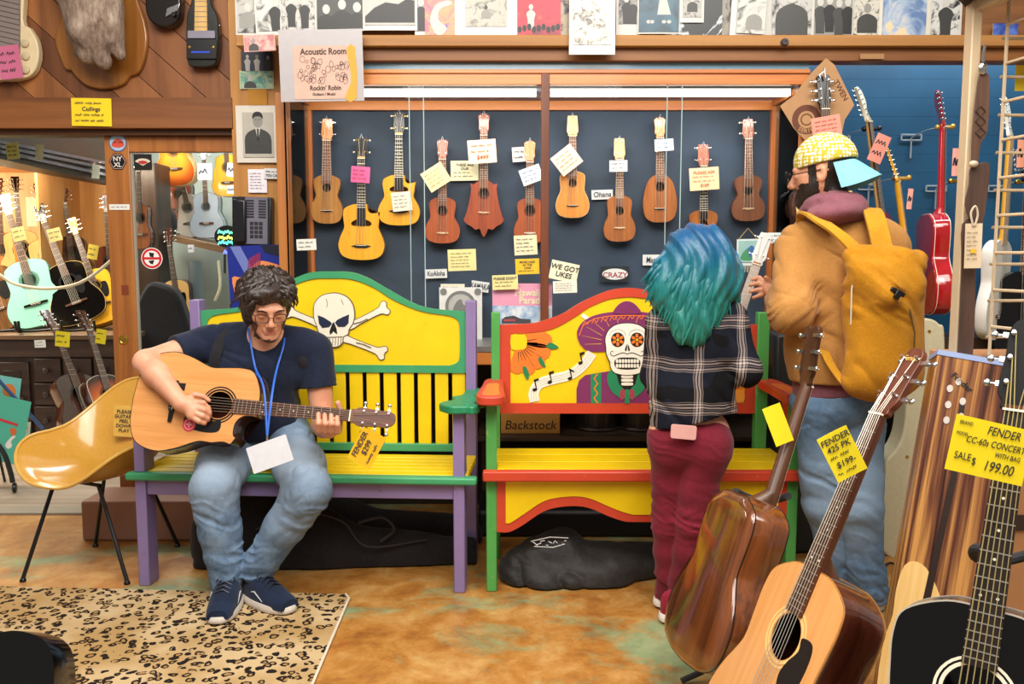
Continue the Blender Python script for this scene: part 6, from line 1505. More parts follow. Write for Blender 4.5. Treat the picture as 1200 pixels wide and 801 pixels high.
# cap: patterned crown, pale blue brim pointing backwards, glasses
t = NT('patterned_cap'); v = t.coord(scale=(1, 1, 1)); vo = t.n('ShaderNodeTexVoronoi'); t.t.links.new(v, vo.inputs['Vector']); vo.inputs['Scale'].default_value = 78; vo.inputs['Randomness'].default_value = .25
c_ = t.ramp(vo.outputs['Distance'], [(.0, '#2a2a2a'), (.16, '#2a2a2a'), (.20, '#f2f0e6'), (.40, '#f2f0e6'), (.46, '#b8a428')]); t.col(c_); CAPM = t.fin(.8)
f = Field(tuple(hcg-Vector((.17, .17, .05))), tuple(hcg+Vector((.17, .17, .2))), .0045)
f.ell(Tg(0, .018, .042), (.091, .112, .102), Rg); n_ = Rg@Vector((0, .10, -1)); cutbox(f, Tg(0, .02, .030), n_, .2)
f.build('cap', CAPM, guy)
br = MB(); o = []
def brim(u, v_):
    a = (u-.5)*pi*.78; x = .088*sin(a); y = .02+.098*cos(a); L_ = .080*max(0, cos(a*1.22))**.5*v_
    return Tg(x*(1+.12*v_), y+L_, .034-.066*v_-(1.2+3.5*v_)*x*x-.004)
iw3 = guy.matrix_world.inverted(); br.sheet(lambda u, v_: iw3@brim(u, v_), 24, 6, .004); br.build('brim', M_('#7cc4d8', .7, var=.05), guy, angle=60)
m = MB(iw3); m.tube([Tg(.0, .112, .06), Tg(.012, .118, .045), Tg(.012, .119, .03), Tg(0, .121, .028)], .005, 6); m.build('cap_emblem', M_('#3a2e14', .5), guy)
m = MB(iw3)
for q in (-1, 1):
    m.tube([Tg(q*.034+.024*cos(a), -.112, -.004+.022*sin(a)) for a in [i*pi/10 for i in range(20)]], .0024, 5, closed=True); m.tube([Tg(q*.058, -.108, 0), Tg(q*.082, -.05, .002), Tg(q*.086, .012, .004)], .002, 5)
m.tube([Tg(-.01, -.112, 0), Tg(0, -.116, .003), Tg(.01, -.112, 0)], .0014, 5); m.build('glasses', BLACKPL, guy)
# backpack
OCH = cloth('#c4861c', '#a8700f', sc=120, bs=.4)
pack = thing('backpack', 'ochre yellow roll-top backpack worn by the man in the tan jacket', 'backpack', Matrix.Translation((P(1036, 460, 2.93).x, 2.93, .70)))
f = Field((P(980, 300, 2.9).x, 2.68, .66), (P(1105, 300, 2.9).x, 3.22, 1.55), .0055)
f.cone(P(1036, 335, 2.93), P(1036, 432, 2.93), .118, .118, .04, flat=(0, 1, 0), q=.72); f.cone(P(1008, 330, 2.95), P(1006, 445, 2.95), .04, .05, .05); f.cone(P(1065, 330, 2.95), P(1062, 435, 2.95), .045, .05, .05)
f.cone(P(1002, 300, 2.94), P(1072, 306, 2.92), .036, .04, .03); f.cone(P(1008, 315, 2.90), P(1040, 345, 2.84), .03, .03, .03); f.cone(P(1062, 308, 2.9), P(1072, 335, 2.88), .035, .03, .03)
f.cone(P(1018, 330, 2.86), P(1048, 350, 2.83), .012, .012, .02, 's')
folds(f, .008, (9, 9, 14), 17, tilt=.8)
def pk(X, Y, Z):
    c_ = P(1036, 330, 2.9); d = np.sqrt((X-c_.x)**2+(Z-c_.z)**2); n = vnoise(X*10+Z*6, Y*10, (Z+.7*X)*30+vnoise(X*9, Y*9, Z*9, 2)*3, 9); return -.016*np.exp(-(d/.15)**4)*np.clip(1-np.abs(2*n-1)*1.5, 0, 1)
f.disp(pk); pb_ = f.build('bag', OCH, pack)
ip = pack.matrix_world.inverted()
def strap(L_, w, th, nm, mat, side=(1, 0, -.25)):
    pts = smooth_pts([ip@p for p in L_], 5); n_p = len(pts)-1; s_ = Vector(side).normalized(); m = MB()
    m.sheet(lambda u, v_: Vector(pts[min(n_p, int(round(u*n_p)))])+s_*(w*(v_-.5)*2), n_p, 3, -th); return m.build(nm, mat, pack, bevel=.002)
STP = cloth('#cf9526', '#b27e1a', sc=130)
strap([P(944, 262, 3.14), P(945, 252, 3.11), P(952, 250, 3.05), P(968, 261, 2.98), P(988, 276, 2.95), P(1006, 294, 2.93)], .036, .012, 'shoulder_strap', STP)
strap([P(1016, 248, 3.10), P(1020, 243, 3.06), P(1025, 250, 3.00), P(1030, 268, 2.955), P(1036, 294, 2.92)], .035, .012, 'shoulder_strap', STP, (1, 0, -.05))
strap([P(966, 410, 3.02), P(975, 428, 2.99), P(988, 446, 2.96), P(1000, 458, 2.93)], .018, .006, 'lower_strap', STP)
m = MB(ip); m.box(P(1052, 342, 2.80), (.05, .012, .014), Matrix.Rotation(.5, 3, 'Y')); m.box(P(1052, 345, 2.795), (.02, .014, .03), Matrix.Rotation(.5, 3, 'Y')); m.build('buckle', BLACKPL, pack, bevel=.002)
m = MB(ip); m.tube([P(1066, 362, 2.845), P(1072, 390, 2.845), P(1071, 410, 2.85)], .003, 5); m.build('side_zip', M_('#5a4420', .6), pack)
m = MB(ip); m.tube([P(1001, 318, 2.90), P(998, 340, 2.89), P(997, 380, 2.885)], .0028, 5); m.build('front_zip', M_('#c9c0a8', .5), pack)
# ================================================================ things on the plank wall
def px_outline(pts, Y): 
    return [(P(x, y, Y).x, P(x, y, Y).z) for x, y in pts]
Z8 = lambda L: [(x/4.286, y/4.286) for x, y in L]
# mounted trophy
pl = thing('mounted_trophy', 'grey furry animal trophy mounted on a scalloped oval wooden plaque', 'trophy', TR((P(118, 50, YW).x, YW-.03, P(118, 50, YW).z)))
ipl = pl.matrix_world.inverted()
q = [(300, 90), (275, 180), (282, 240), (300, 290), (325, 345), (352, 352), (380, 385), (430, 428), (500, 446), (560, 442), (620, 420), (650, 382), (690, 366), (722, 300), (738, 200), (725, 100), (700, 30), (680, -30), (640, -110), (520, -160), (400, -120), (330, -30)]
m = MB(ipl); m.prism(smooth_pts(px_outline(Z8(q), YW-.03), 3, True), YW-.03, YW-.002); m.build('plaque', wood('#9c6428', '#6e3f14', .3, 'z', .6, coat=.5), pl, bevel=.008)
t = NT('grey_fur'); v = t.coord(scale=(1, 1, .35)); a = t.noise(v, 60, 5, .7); b_ = t.noise(t.coord(), 8, 3); t.col(t.ramp(t.math('ADD', t.math('MULTIPLY', a, .5), t.math('MULTIPLY', b_, .5)), [(.35, '#5d4c42'), (.5, '#8d7a6c'), (.66, '#b7a594')])); t.bump(a, .6, .006); FUR = t.fin(.9, spec=.1)
c_ = P(112, 20, YW-.15); f = Field((c_.x-.3, YW-.34, c_.z-.34), (c_.x+.3, YW-.02, c_.z+.42), .007)
Yt = YW-.14
f.cone(P(100, -30, Yt), P(112, 30, Yt-.03), .175, .13, .04, flat=(0, 1, 0), q=.7); f.cone(P(104, 40, Yt-.02), P(104, 62, Yt-.02), .085, .05, .04); f.cone(P(112, 50, Yt-.03), P(121, 70, Yt-.03), .05, .042, .02); f.cone(P(128, 40, Yt), P(141, 64, Yt-.01), .06, .030, .02); f.ell(P(95, 62, Yt+.01), (.035, .03, .03), k=.03); f.ell(P(119, 36, Yt-.10), (.02, .02, .05), k=.03, op='s')
f.disp(lambda X, Y, Z: .008*(vnoise(X*22, Y*22, Z*14, 2)-.5)*2); f.build('fur_head', FUR, pl)
# lap steel on the left edge
bm0, bt0 = P(4, 94, YW-.06), P(-8, -110, YW-.06)
lap = thing('lap_steel_guitar', 'cream lap steel guitar with three round knobs at the top left corner', 'guitar', TR((bm0.x, YW-.05, bm0.z))); il = lap.matrix_world.inverted()
m = MB(il); m.prism(smooth_pts(px_outline([(-60, 90), (0, 94), (22, 93), (38, 86), (45, 68), (43, 48), (34, 32), (26, 22), (24, -60), (-60, -60)], YW-.05), 3, True), YW-.05, YW-.008); lb_ = m.build('body', M_('#e3cfa6', .4), lap, bevel=.006)
m = MB(il); m.prism(px_outline([(-20, 50), (23, 62), (23, -70), (-20, -70)], YW-.058), YW-.062, YW-.05); m.m = 1
for i in range(14): m.prism(px_outline([(-20, 44-i*6), (23, 54-i*6), (23, 53-i*6), (-20, 43-i*6)], YW-.062), YW-.0635, YW-.0615)
m.build('fretboard', [M_('#8a7d78', .4), M_('#5c514e', .4)], lap)
for x, y in ((30, 51), (31, 66), (31, 82)): c_ = P(x, y, YW-.05); MB(il).lathe([(.019, 0), (.018, .010), (.010, .013)], 18, c_, Euler((pi/2, 0, 0)).to_matrix()).build('knob', M_('#cbb896', .3), lap)
card(12, 73, 27, 38, YW-.068, 6, '#c96a8c', [None, None, None], 'pink note on the cream lap steel', 'note')
# small black lap steel with maple fretboard, and dark instrument end
lap = thing('lap_steel_guitar', 'black lap steel with maple fretboard and blue striped plate on the plank wall', 'guitar', TR((P(236, 78, YW).x, YW-.06, P(236, 78, YW).z))); il = lap.matrix_world.inverted()
m = MB(il); m.prism(smooth_pts(px_outline([(220, 74), (228, 78), (244, 78), (253, 73), (256, 50), (254, 18), (246, 0), (244, -40), (226, -40), (224, 2), (219, 16), (218, 50)], YW-.06), 3, True), YW-.06, YW-.008); m.build('body', M_('#24241f', .25, var=.5, sc=60), lap, bevel=.005)
m = MB(il); m.prism(px_outline([(228, 36), (243, 36), (242, -40), (229, -40)], YW-.065), YW-.068, YW-.06); m.m = 1
for i in range(12): m.prism(px_outline([(228, 32-i*6), (243, 32-i*6), (243, 31.2-i*6), (228, 31.2-i*6)], YW-.068), YW-.069, YW-.0675)
m.build('fretboard', [wood('#d8b06a', '#c09550', .4, 'z', 2), M_('#8a8070', .4)], lap)
m = MB(il); m.prism(px_outline([(220, 45), (252, 45), (252, 36), (220, 36)], YW-.066), YW-.070, YW-.06); m.build('pickup', M_('#8c8898', .3, .3), lap, bevel=.001)
m = MB(il); m.prism(px_outline([(219, 69), (254, 69), (254, 46), (219, 46)], YW-.066), YW-.072, YW-.06); m.m = 1; m.prism(px_outline([(224, 62), (246, 62), (246, 60), (224, 60)], YW-.072), YW-.073, YW-.071); m.m = 2
for x in (222, 250): m.prism(px_outline(circ(x, 55, 1.6, 10), YW-.072), YW-.0735, YW-.071)
m.build('bridge_plate', [BLACKPL, M_('#2a4adf', .4), GOLD], lap, bevel=.001)
for y in (49, 30): m = MB(il); c_ = P(257, y, YW-.035); m.ell(c_, (.008, .006, .006)); m.build('side_knob', CHROME, lap)
o = thing('lap_steel_guitar', 'dark rounded instrument end with chrome bridge hanging from the top of the plank wall', 'guitar', TR((P(192, 28, YW).x, YW-.06, P(192, 28, YW).z))); il = o.matrix_world.inverted()
m = MB(il); m.prism(smooth_pts(px_outline([(174, 20), (182, 29), (196, 32), (208, 25), (212, 8), (208, -30), (176, -30), (171, 5)], YW-.06), 3, True), YW-.07, YW-.008); m.build('body', M_('#1d1815', .2), o, bevel=.008)
m = MB(il); m.prism(px_outline([(194, 20), (209, 12), (211, 4), (196, 10)], YW-.075), YW-.079, YW-.07); m.build('bridge', CHROME, o, bevel=.001); m = MB(il); c_ = P(204, 17, YW-.08); m.lathe([(.011, 0), (.010, .010)], 14, c_, Euler((pi/2, 0, 0)).to_matrix()); m.build('knob', BLACKPL, o)
card(107.5, 131.5, 47, 32, YW-.085, -1, '#f2cf1c', [None, 'Collings', None, None], 'yellow handwritten sign on the header beam over the doorway', 'sign', 'yellow_sign', inset=.08)
# ================================================================ stickers on the glass door and frame
def disc(px, py, r, Y, mats, rings, label, cat='sticker', name='round_sticker', n=28, a0=0):
    k = mpp(Y, py); o = MB(); 
    for i, (rr, mi) in enumerate(rings): o.m = mi; o.prism(circ(0, 0, rr*k, n, a0=a0), -.001-.0005*i, 0)
    ob = o.build(name, mats, smooth=False); ob.matrix_world = TR(P(px, py, Y)); tag(ob, label, cat); return ob, k
Yd = YD-.002
o, k = disc(138, 167, 10.5, Yd, [M_('#5a6a9c', .4), M_('#a9c4dc', .4), M_('#d8503c', .4)], [(10.5, 0), (9.3, 1)], 'round blue and red sticker high on the door frame')
m = MB(); m.prism([(x*k, z*k) for x, z in smooth_pts([(-7, -4), (-6, 0), (-2, 4), (3, 4), (7, 0), (7, -4), (0, -6)], 3, True)], -.0022, -.001); m.build('printed_shape', M_('#d4503e', .4), o, smooth=False); q = MB(); scribble(q, -6*k, 7*k, 0, 3*k, -.0026, seed=3); q.build('lettering', INK, o, smooth=False, recalc=False)
o, k = disc(138, 189.5, 11, Yd, [BLACKPL, M_('#d8b0a0', .4)], [(10.5, 0), (9.4, 1), (8.8, 0)], 'black hexagonal sticker with white letters on the door frame', name='hexagonal_sticker', n=6, a0=0)
text_part('NY', 7.5*k, M_('#efe6e0', .5), o, 0, 3.2*k, -.003, w=.0004); text_part('XL', 7.5*k, M_('#efe6e0', .5), o, 0, -3.6*k, -.003, w=.0004)
card(140, 242.5, 24, 6.5, Yd, 0, '#e6e4de', [None], 'thin white label strip across the door frame', 'label', curl=.0005)
card(146.5, 339.5, 8, 11, Yd, 0, '#7a3418', None, 'small dark brown square patch on the door frame', 'patch', 'brown_patch', curl=.0003)
o, k = disc(178, 302.5, 12.5, YD+.016, [M_('#f0eeea', .4), M_('#cf1f2c', .4)], [(12.5, 0), (11.6, 1), (9.0, 0)], 'red and white no-entry style sticker on the door glass')
m = MB(); m.prism(rrect(0, 0, 20*k, 2.6*k), -.0036, -.0025); m.build('red_bar', M_('#cf1f2c', .4), o, smooth=False); m = MB(); m.prism([(x*k, z*k) for x, z in ((-3, 7), (3, 6), (2, 1), (-2, 2))], -.003, -.002); m.prism([(x*k, z*k) for x, z in ((-4, -3), (3, -2), (1, -7), (-2, -6))], -.003, -.002); m.build('black_figure', INK, o, smooth=False)
o = card(167.5, 190, 21, 18.5, YD+.016, 0, '#16130f', None, 'black rectangular sticker with red and cream emblem in the glass corner', 'sticker', 'emblem_sticker', curl=.0004)
k = mpp(YD, 190); m = MB(); m.prism([(x*k, z*k) for x, z in smooth_pts([(-9, 1), (-5, -1), (0, -4), (5, -1), (9, 1), (4, 4), (-4, 4)], 2, True)], -.0022, -.001); m.m = 1; m.prism([(x*k, z*k) for x, z in smooth_pts([(-6, 0), (0, -2.6), (6, 0), (0, 2)], 2, True)], -.0028, -.002); m.build('emblem', [M_('#d8d0b8', .5), M_('#b82c2c', .5)], o, smooth=False)
# ================================================================ telephone and guitar painting by the pillar
ph = thing('telephone', 'black wall telephone with a grey keypad panel on the pillar', 'telephone', TR((P(299, 260, YP).x, YP, P(299, 260, YP).z), ry=radians(1.5)))
k = mpp(YP-.04, 260); MB().box((0, -.03, 0), (46*k, .055, 57*k)).build('housing', M_('#1c1c20', .35), ph, bevel=.006)
MB().bx(-21*k, -5*k, -.085, -.058, -25*k, 25*k).build('handset', M_('#121216', .3), ph, bevel=.010, seg=3)
m = MB(); m.box((6*k, -.060, 1*k), (26*k, .008, 54*k)); m.m = 1
for r_ in range(4):
    for c2 in range(3): m.box((6*k+(c2-1)*5.2*k, -.0655, -2*k-r_*5*k), (4*k, .004, 3.6*k))
for r_ in range(7):
    for c2 in (-1, 1): m.box((6*k+c2*7*k, -.0655, (24-r_*3.1)*k), (8.5*k, .003, 1.7*k))
m.build('keypad_panel', [M_('#6c6a78', .4), M_('#26242c', .4)], ph, bevel=.0006)
o = card(302.5, 326, 68, 77, YP-.09, 2, '#1c2a86', None, 'deep blue picture of an orange guitar below the telephone', 'picture', 'guitar_painting', curl=.002, rough=.3)
k = mpp(YP-.09, 326); m = MB()
gpts = [(-8, -10), (-22, -6), (-28, 4), (-27, -12), (-22, -24), (-12, -26), (4, -8), (18, 0), (30, 4), (33, -6), (26, -22), (33, -34), (33, 8), (22, 20), (6, 22), (-3, 16)]
m.prism([(x*k, z*k) for x, z in smooth_pts([(-30, 2), (-26, -22), (-16, -26), (-6, -14), (8, -10), (18, -22), (30, -24), (33, -6), (32, 10), (16, 18), (2, 20), (-8, 12), (-18, 2)], 3, True)], -.0052, -.004)
m.m = 1; m.prism([(x*k, z*k) for x, z in smooth_pts([(-22, -2), (-20, -18), (-12, -18), (-2, -8), (12, -4), (24, -14), (28, -4), (24, 8), (10, 12), (-2, 8), (-12, -2)], 3, True)], -.0058, -.005)
m.m = 2; m.prism([(x*k, z*k) for x, z in ((-30, 38), (-18, 38), (-2, 4), (-12, 0))], -.0062, -.005)
m.m = 3
for i in range(7): m.prism([(x*k, z*k) for x, z in ((-12+i*2.4, 8+i*1.2), (-10.5+i*2.4, 8+i*1.2), (-7+i*2.0, 24+i*1.0), (-8.5+i*2.0, 24+i*1.0))], -.0068, -.006)
m.m = 4; m.prism([(x*k, z*k) for x, z in ((10, 30), (34, 22), (34, 38), (6, 38))], -.005, -.0042)
m.build('painted_guitar', [M_('#e08a50', .4), M_('#c85a3c', .4), M_('#6a78b8', .4), M_('#8c2a5a', .4), M_('#10142a', .4)], o, smooth=False)
# ================================================================ room beyond the doorway
# soffit beam running away, notes on it
m = MB(); a0, a1 = P(-60, 172, 4.85), P(129, 216, 6.9); b0 = P(-60, 145, 4.85); b1 = P(129, 178, 6.9)
m.add([a0, a1, b1+Vector((0, 0, .2)), b0+Vector((0, 0, .3)), a0+Vector((-.3, .4, 0)), a1+Vector((-.1, .4, 0)), b1+Vector((-.1, .4, .2)), b0+Vector((-.3, .4, .3))], [(0, 1, 2, 3), (7, 6, 5, 4), (0, 4, 5, 1), (3, 2, 6, 7), (0, 3, 7, 4), (1, 5, 6, 2)])
struct(m.build('trim_9', M_('#2a211c', .4)))
m = MB()
for t_ in (.25, .45, .62): m.beam(a0.lerp(b0, t_)+Vector((.02, -.02, 0)), a1.lerp(b1, t_)+Vector((.02, -.02, 0)), .02, .02)
struct(m.build('trim_10', M_('#5c5c66', .35, .3)))
def sof(px, t_=.3):
    lo, hi = 0, 1; 
    for _ in range(30):
        md = (lo+hi)/2; p = a0.lerp(a1, md); x = 600+(p.x)/((p.y*cos(TH)-(p.z-HC)*sin(TH)))*F
        if x < px: lo = md
        else: hi = md
    return a0.lerp(a1, lo)
for i, (px_, py_, w, h, r, col, lb) in enumerate(((15.5, 177, 15, 19, 4, '#dbe08a', 'yellow green sticky note on the dark beam, nearest the left edge'), (46.5, 178, 9, 18, -6, '#dfe6cc', 'pale sticky note in the middle of the dark beam'), (112.5, 201, 9, 16, -6, '#e2ecd8', 'pale sticky note at the right end of the dark beam'))):
    p = sof(px_); card(px_, py_, w, h, p.y-.16, r, col, [None, None, None] if i == 0 else None, lb, 'sticky note', 'sticky_note')
# niche ceiling board
struct(slab('trim_11', -6.4, P(128, 300, 7.4).x, 6.5, 7.4, P(60, 205, 7.4).z+.02, P(60, 205, 7.4).z+.06, NOOK))
# counter with cabinet
ct = thing('cabinet', 'dark stained cabinet with drawers and a brown counter top holding the guitars', 'cabinet', TR((P(60, 500, 6.2).x, 6.2, 0)))
ic = ct.matrix_world.inverted(); X0c, X1c = P(-60, 400, 6.2).x, P(150, 400, 6.2).x
zc_ = P(60, 392, 6.2).z
MB(ic).bx(X0c, X1c, 6.25, 7.35, .0, zc_-.035).build('carcass', wood('#3a2922', '#241814', .4, 'z', .6), ct)
MB(ic).bx(X0c, X1c, 6.18, 7.38, zc_-.035, zc_).build('counter_top', wood('#7d6247', '#5c4430', .4, 'x', .6), ct, bevel=.004)
MB(ic).bx(X0c, X1c, 6.225, 6.25, P(0, 418, 6.22).z, zc_-.04).build('frieze', wood('#4a372e', '#2e201a', .4, 'x', .6), ct, bevel=.003)
DRW = wood('#43312a', '#2a1c17', .4, 'x', .6)
def drawer(x0, y0, x1, y1, knobs=1, nm='drawer'):
    a = P(x0, y0, 6.225); b = P(x1, y1, 6.225); d = MB(ic).bx(a.x, b.x, 6.22, 6.25, b.z, a.z).build(nm, DRW, ct, bevel=.006)
    k_ = MB(ic); c_ = Vector(((a.x+b.x)/2, 6.22, (a.z+b.z)/2)) if nm == 'drawer' else Vector((b.x-.05, 6.22, (a.z+b.z)/2)); k_.lathe([(.010, 0), (.010, .012), (.022, .020), (.020, .032), (.008, .038)], 14, c_, Euler((pi/2, 0, 0)).to_matrix()); k_.build('knob', M_('#3a3230', .25), d)
    if nm == 'door': MB(ic).bx(a.x+.06, b.x-.06, 6.214, 6.222, b.z+.06, a.z-.06).build('door_panel', wood('#2f221c', '#1c1310', .4, 'z', .6), d, bevel=.004)
drawer(-50, 424, -8, 510, nm='door'); drawer(-6, 424, 38, 510, nm='door')
for y0, y1 in ((420, 447), (449, 474), (476, 508)): drawer(40, y0, 72, y1)
drawer(74, 420, 108, 447); drawer(74, 449, 108, 508, nm='door'); drawer(110, 420, 140, 447)
# a row of guitars on the counter and behind
def bgt(bp, tp, Y, topc, sidec, label, cat='guitar', lean=.25, front=(.25, -1, .15), **kw):
    c = dict(DRED); c.update(top=topc, side=sidec, nf=14, det=0, sr=.0007); c.update(kw)
    return make_guitar('acoustic_guitar', label, cat, P(*bp, Y), P(*tp, Y+lean), c, front=front, group='guitars in the room beyond the doorway')
MINT = M_('#8fd6bd', .25, coat=.5, var=.03); BLKG = M_('#070606', .2, coat=.4, spec=.3); YLG = wood('#eeb02a', '#dc9a18', .3, sc=2, coat=.5); PALE = wood('#ecc684', '#dcae64', .3, sc=2, coat=.4)
t = NT('sunburst'); sp = t.n('ShaderNodeTexCoord'); d = t.n('ShaderNodeVectorMath', operation='DISTANCE'); t.t.links.new(sp.outputs['Object'], d.inputs[0]); d.inputs[1].default_value = (0, 0, .2); t.col(t.ramp(t.math('MULTIPLY', d.outputs['Value'], 2.6), [(.2, '#f0a030'), (.42, '#c8581c'), (.62, '#3c140a')])); BURST = t.fin(.2, coat=.6)
bgt((50, 381), (3, 226), 6.45, MINT, MINT, 'mint green acoustic guitar leaning on the counter', guard=None, headm=M_('#e8e4d8', .4), bm=BLKG)
bgt((99, 377), (43, 238), 6.5, BLKG, BLKG, 'glossy black acoustic guitar on the counter right of the mint one', bind=PALE)
bgt((126, 377), (82, 254), 6.55, YLG, YLG, 'bright yellow acoustic guitar on the counter near the door frame')
bgt((8, 386), (-42, 238), 6.4, wood('#7a5228', '#4c3014', .2, sc=2, coat=.7), MAHOG, 'dark amber glossy guitar at the far left of the counter')
bgt((4, 334), (-3, 208), 7.0, wood('#e08c34', '#c8701e', .3, sc=2, coat=.4), MAHOG, 'orange guitar standing behind the dark amber one', lean=.1)
bgt((29, 330), (17, 206), 7.05, PALE, BLKG, 'natural guitar with black sides standing behind the mint one', lean=.1, front=(.5, -1, .1))
bgt((60, 342), (43, 214), 7.0, PALE, MAHOG, 'pale natural guitar standing behind the black one', lean=.1)
bgt((88, 330), (74, 220), 7.05, wood('#4a2c1c', '#2e1a10', .3, sc=2, coat=.5), MAHOG, 'dark brown guitar standing behind the yellow one', lean=.1)
bgt((132, 345), (123, 228), 7.0, MAHOG, MAHOG, 'dark guitar partly hidden behind the wooden door frame', lean=.1)
g = bgt((113, 512), (55, 361), 5.55, wood('#4e2a1c', '#34180f', .2, sc=2, coat=.8), MAHOG, 'dark brown acoustic guitar standing in front of the drawers', bm=IVORY, front=(.9, -.5, .1), guard=BLKG)
g = bgt((143, 514), (97, 362), 5.6, BURST, MAHOG, 'sunburst guitar beside the door frame in front of the drawers', front=(.9, -.5, .1), bind=IVORY)
for (x, y, w, h, Y, r, col, lb) in ((22.5, 274, 15, 16, 6.35, 12, '#f0e39a', 'pale yellow tag on the mint guitar neck'), (64.5, 275, 16, 15, 6.4, 14, '#f0e39a', 'pale yellow tag on the neck of the glossy black guitar'), (109, 295, 12, 17, 6.42, -12, '#f2dc5a', 'yellow tag on the neck of the bright yellow guitar'),
    (73.5, 397, 17, 18, 5.45, -6, '#f4e02c', 'bright yellow tag on the dark brown guitar before the drawers'), (118.5, 394, 12, 17, 5.5, -10, '#f4e02c', 'bright yellow tag on the sunburst guitar'), (66, 255, 20, 38, 7.3, 3, '#f2dfc4', 'cream paper sheet pinned on the niche boards'), (47.5, 402.5, 13, 9, 6.15, 2, '#e4eef0', 'little white label on the dark cabinet edge'), (37.5, 248, 13, 34, 7.32, 0, '#f0d8b8', 'pamphlet with a small red guitar pinned on the niche boards')):
    card(x, y, w, h, Y, r, col, [None, None] if h < 20 else None, lb, 'tag' if 'tag' in lb else 'paper', 'price_tag' if 'tag' in lb else 'paper_sheet')
m = MB(); Yc = 5.9; m.tube(smooth_pts([P(-30, 300, Yc), P(0, 322, Yc), P(19, 333, Yc), P(56, 338, Yc), P(94, 331, Yc), P(129, 306, Yc+.1), P(150, 280, Yc+.2)], 6), .011, 8); tag(m.build('barrier_rope', M_('#e8dcc0', .7)), 'cream barrier rope sagging in front of the counter guitars', 'rope')
# black floor stands hint under the counter guitars
for i, (x, Y) in enumerate(((50, 6.3), (99, 6.35), (8, 6.28))):
    c_ = P(x, 384, Y); st = MB(); z0 = zc_
    for sx_ in (-1, 1): st.tube(smooth_pts([(c_.x, Y+.1, z0+.02), (c_.x+sx_*.1, Y+.02, z0+.015), (c_.x+sx_*.12, Y-.08, z0+.03), (c_.x+sx_*.12, Y-.10, z0+.10)], 4), .010, 6)
    tag(st.build('guitar_stand', M_('#18181a', .5)), ('black cradle stand under the mint guitar', 'black cradle stand under the glossy black guitar', 'black cradle stand under the dark amber guitar')[i], 'stand')
# magazine rack
mr = thing('magazine_rack', 'metal magazine rack with blue bar and colourful music books at the left edge', 'rack', TR((P(5, 570, 4.9).x, 4.9, 0))); im_ = mr.matrix_world.inverted()
m = MB(im_); m.tube([P(-20, 425, 4.85), P(50, 502, 5.2)], .011, 8); m.build('blue_bar', M_('#3a5a8c', .4), mr)
m = MB(im_); m.tube(smooth_pts([P(-20, 500, 4.75), P(3, 528, 4.75), P(12, 552, 4.75), P(15, 565, 4.75)], 4), .014, 8); m.build('frame_tube', M_('#1a1a1c', .4), mr); m = MB(im_); m.lathe([(.02, -.012), (.028, -.008), (.028, .008), (.02, .012)], 16, P(17, 571, 4.75), Euler((0, pi/2, .4)).to_matrix()); m.build('caster', BLACKPL, mr)
m = MB(im_); m.tube([P(-4, 520, 4.9), P(6, 565, 5.0)], .008, 6); m.build('rear_tube', M_('#1a1a1c', .4), mr)
bk = card(8, 503, 44, 78, 4.95, -14, '#58bfa6', None, 'mint green music book with little guitar pictures in the rack', 'book', 'songbook', curl=.002, rough=.35)
k = mpp(4.95, 503); m = MB(); m.prism([(x*k, z*k) for x, z in smooth_pts([(2, -18), (6, -22), (10, -18), (8, -12), (12, -6), (9, -5), (5, -11)], 3, True)], -.0052, -.0035); m.m = 1; m.prism([(x*k, z*k) for x, z in smooth_pts([(4, 2), (9, 4), (12, 0), (8, -6)], 3, True)], -.0052, -.0035); m.m = 2; m.prism([(x*k, z*k) for x, z in ((-14, 12), (12, 10), (12, 7), (-14, 9))], -.0052, -.0035); m.build('cover_picture', [M_('#f4f2ec', .4), M_('#e0703c', .4), M_('#d83c4c', .4)], bk, smooth=False)
bk = card(5, 462, 36, 44, 5.05, -10, '#7fd0c8', None, 'music book with orange and black pictures behind the mint one', 'book', 'songbook', curl=.002, rough=.35); m = MB()
m.prism([(x*k, z*k) for x, z in smooth_pts([(-2, 10), (8, 14), (14, 4), (6, -6), (0, 0)], 3, True)], -.0052, -.0035); m.m = 1; m.prism([(x*k, z*k) for x, z in ((-12, 6), (-6, 6), (-5, -14), (-10, -14))], -.0052, -.0035); m.m = 2; m.prism([(x*k, z*k) for x, z in ((-2, -8), (12, -8), (12, -16), (-2, -16))], -.0052, -.0035); m.build('cover_picture', [M_('#ee8840', .4), M_('#20242c', .4), M_('#4a7cc8', .4)], bk, smooth=False)
card(28, 510, 14, 34, 5.1, -8, '#f2ead8', [None, None, None, None], 'cream sheet sticking out behind the music books', 'paper', 'paper_sheet')
# ================================================================ seen through the glass door
SH = wood('#8a6a48', '#644a30', .5, 'x', .6)
sh = thing('wall_shelf', 'wooden shelf seen through the glass door', 'shelf', TR(P(228, 280, 7.4))); ish = sh.matrix_world.inverted()
MB(ish).add([P(188, 273, 7.0), P(272, 291, 7.0), P(272, 286, 7.9), P(186, 268, 7.9), P(186, 279, 7.0), P(272, 299, 7.0), P(272, 293, 7.9), P(186, 275, 7.9)], [(0, 1, 2, 3), (7, 6, 5, 4), (0, 4, 5, 1), (1, 5, 6, 2), (2, 6, 7, 3), (3, 7, 4, 0)]).build('board', SH, sh)
for x, y in ((196, 284), (262, 298)): MB(ish).add([P(x, y, 7.0), P(x+3, y, 7.0), P(x+3, y, 7.9), P(x, y, 7.9), P(x, y+22, 7.85), P(x+3, y+22, 7.85)], [(0, 1, 2, 3), (0, 4, 5, 1), (2, 5, 4, 3), (0, 3, 4), (1, 5, 2)]).build('bracket', M_('#3c3a38', .4), sh)
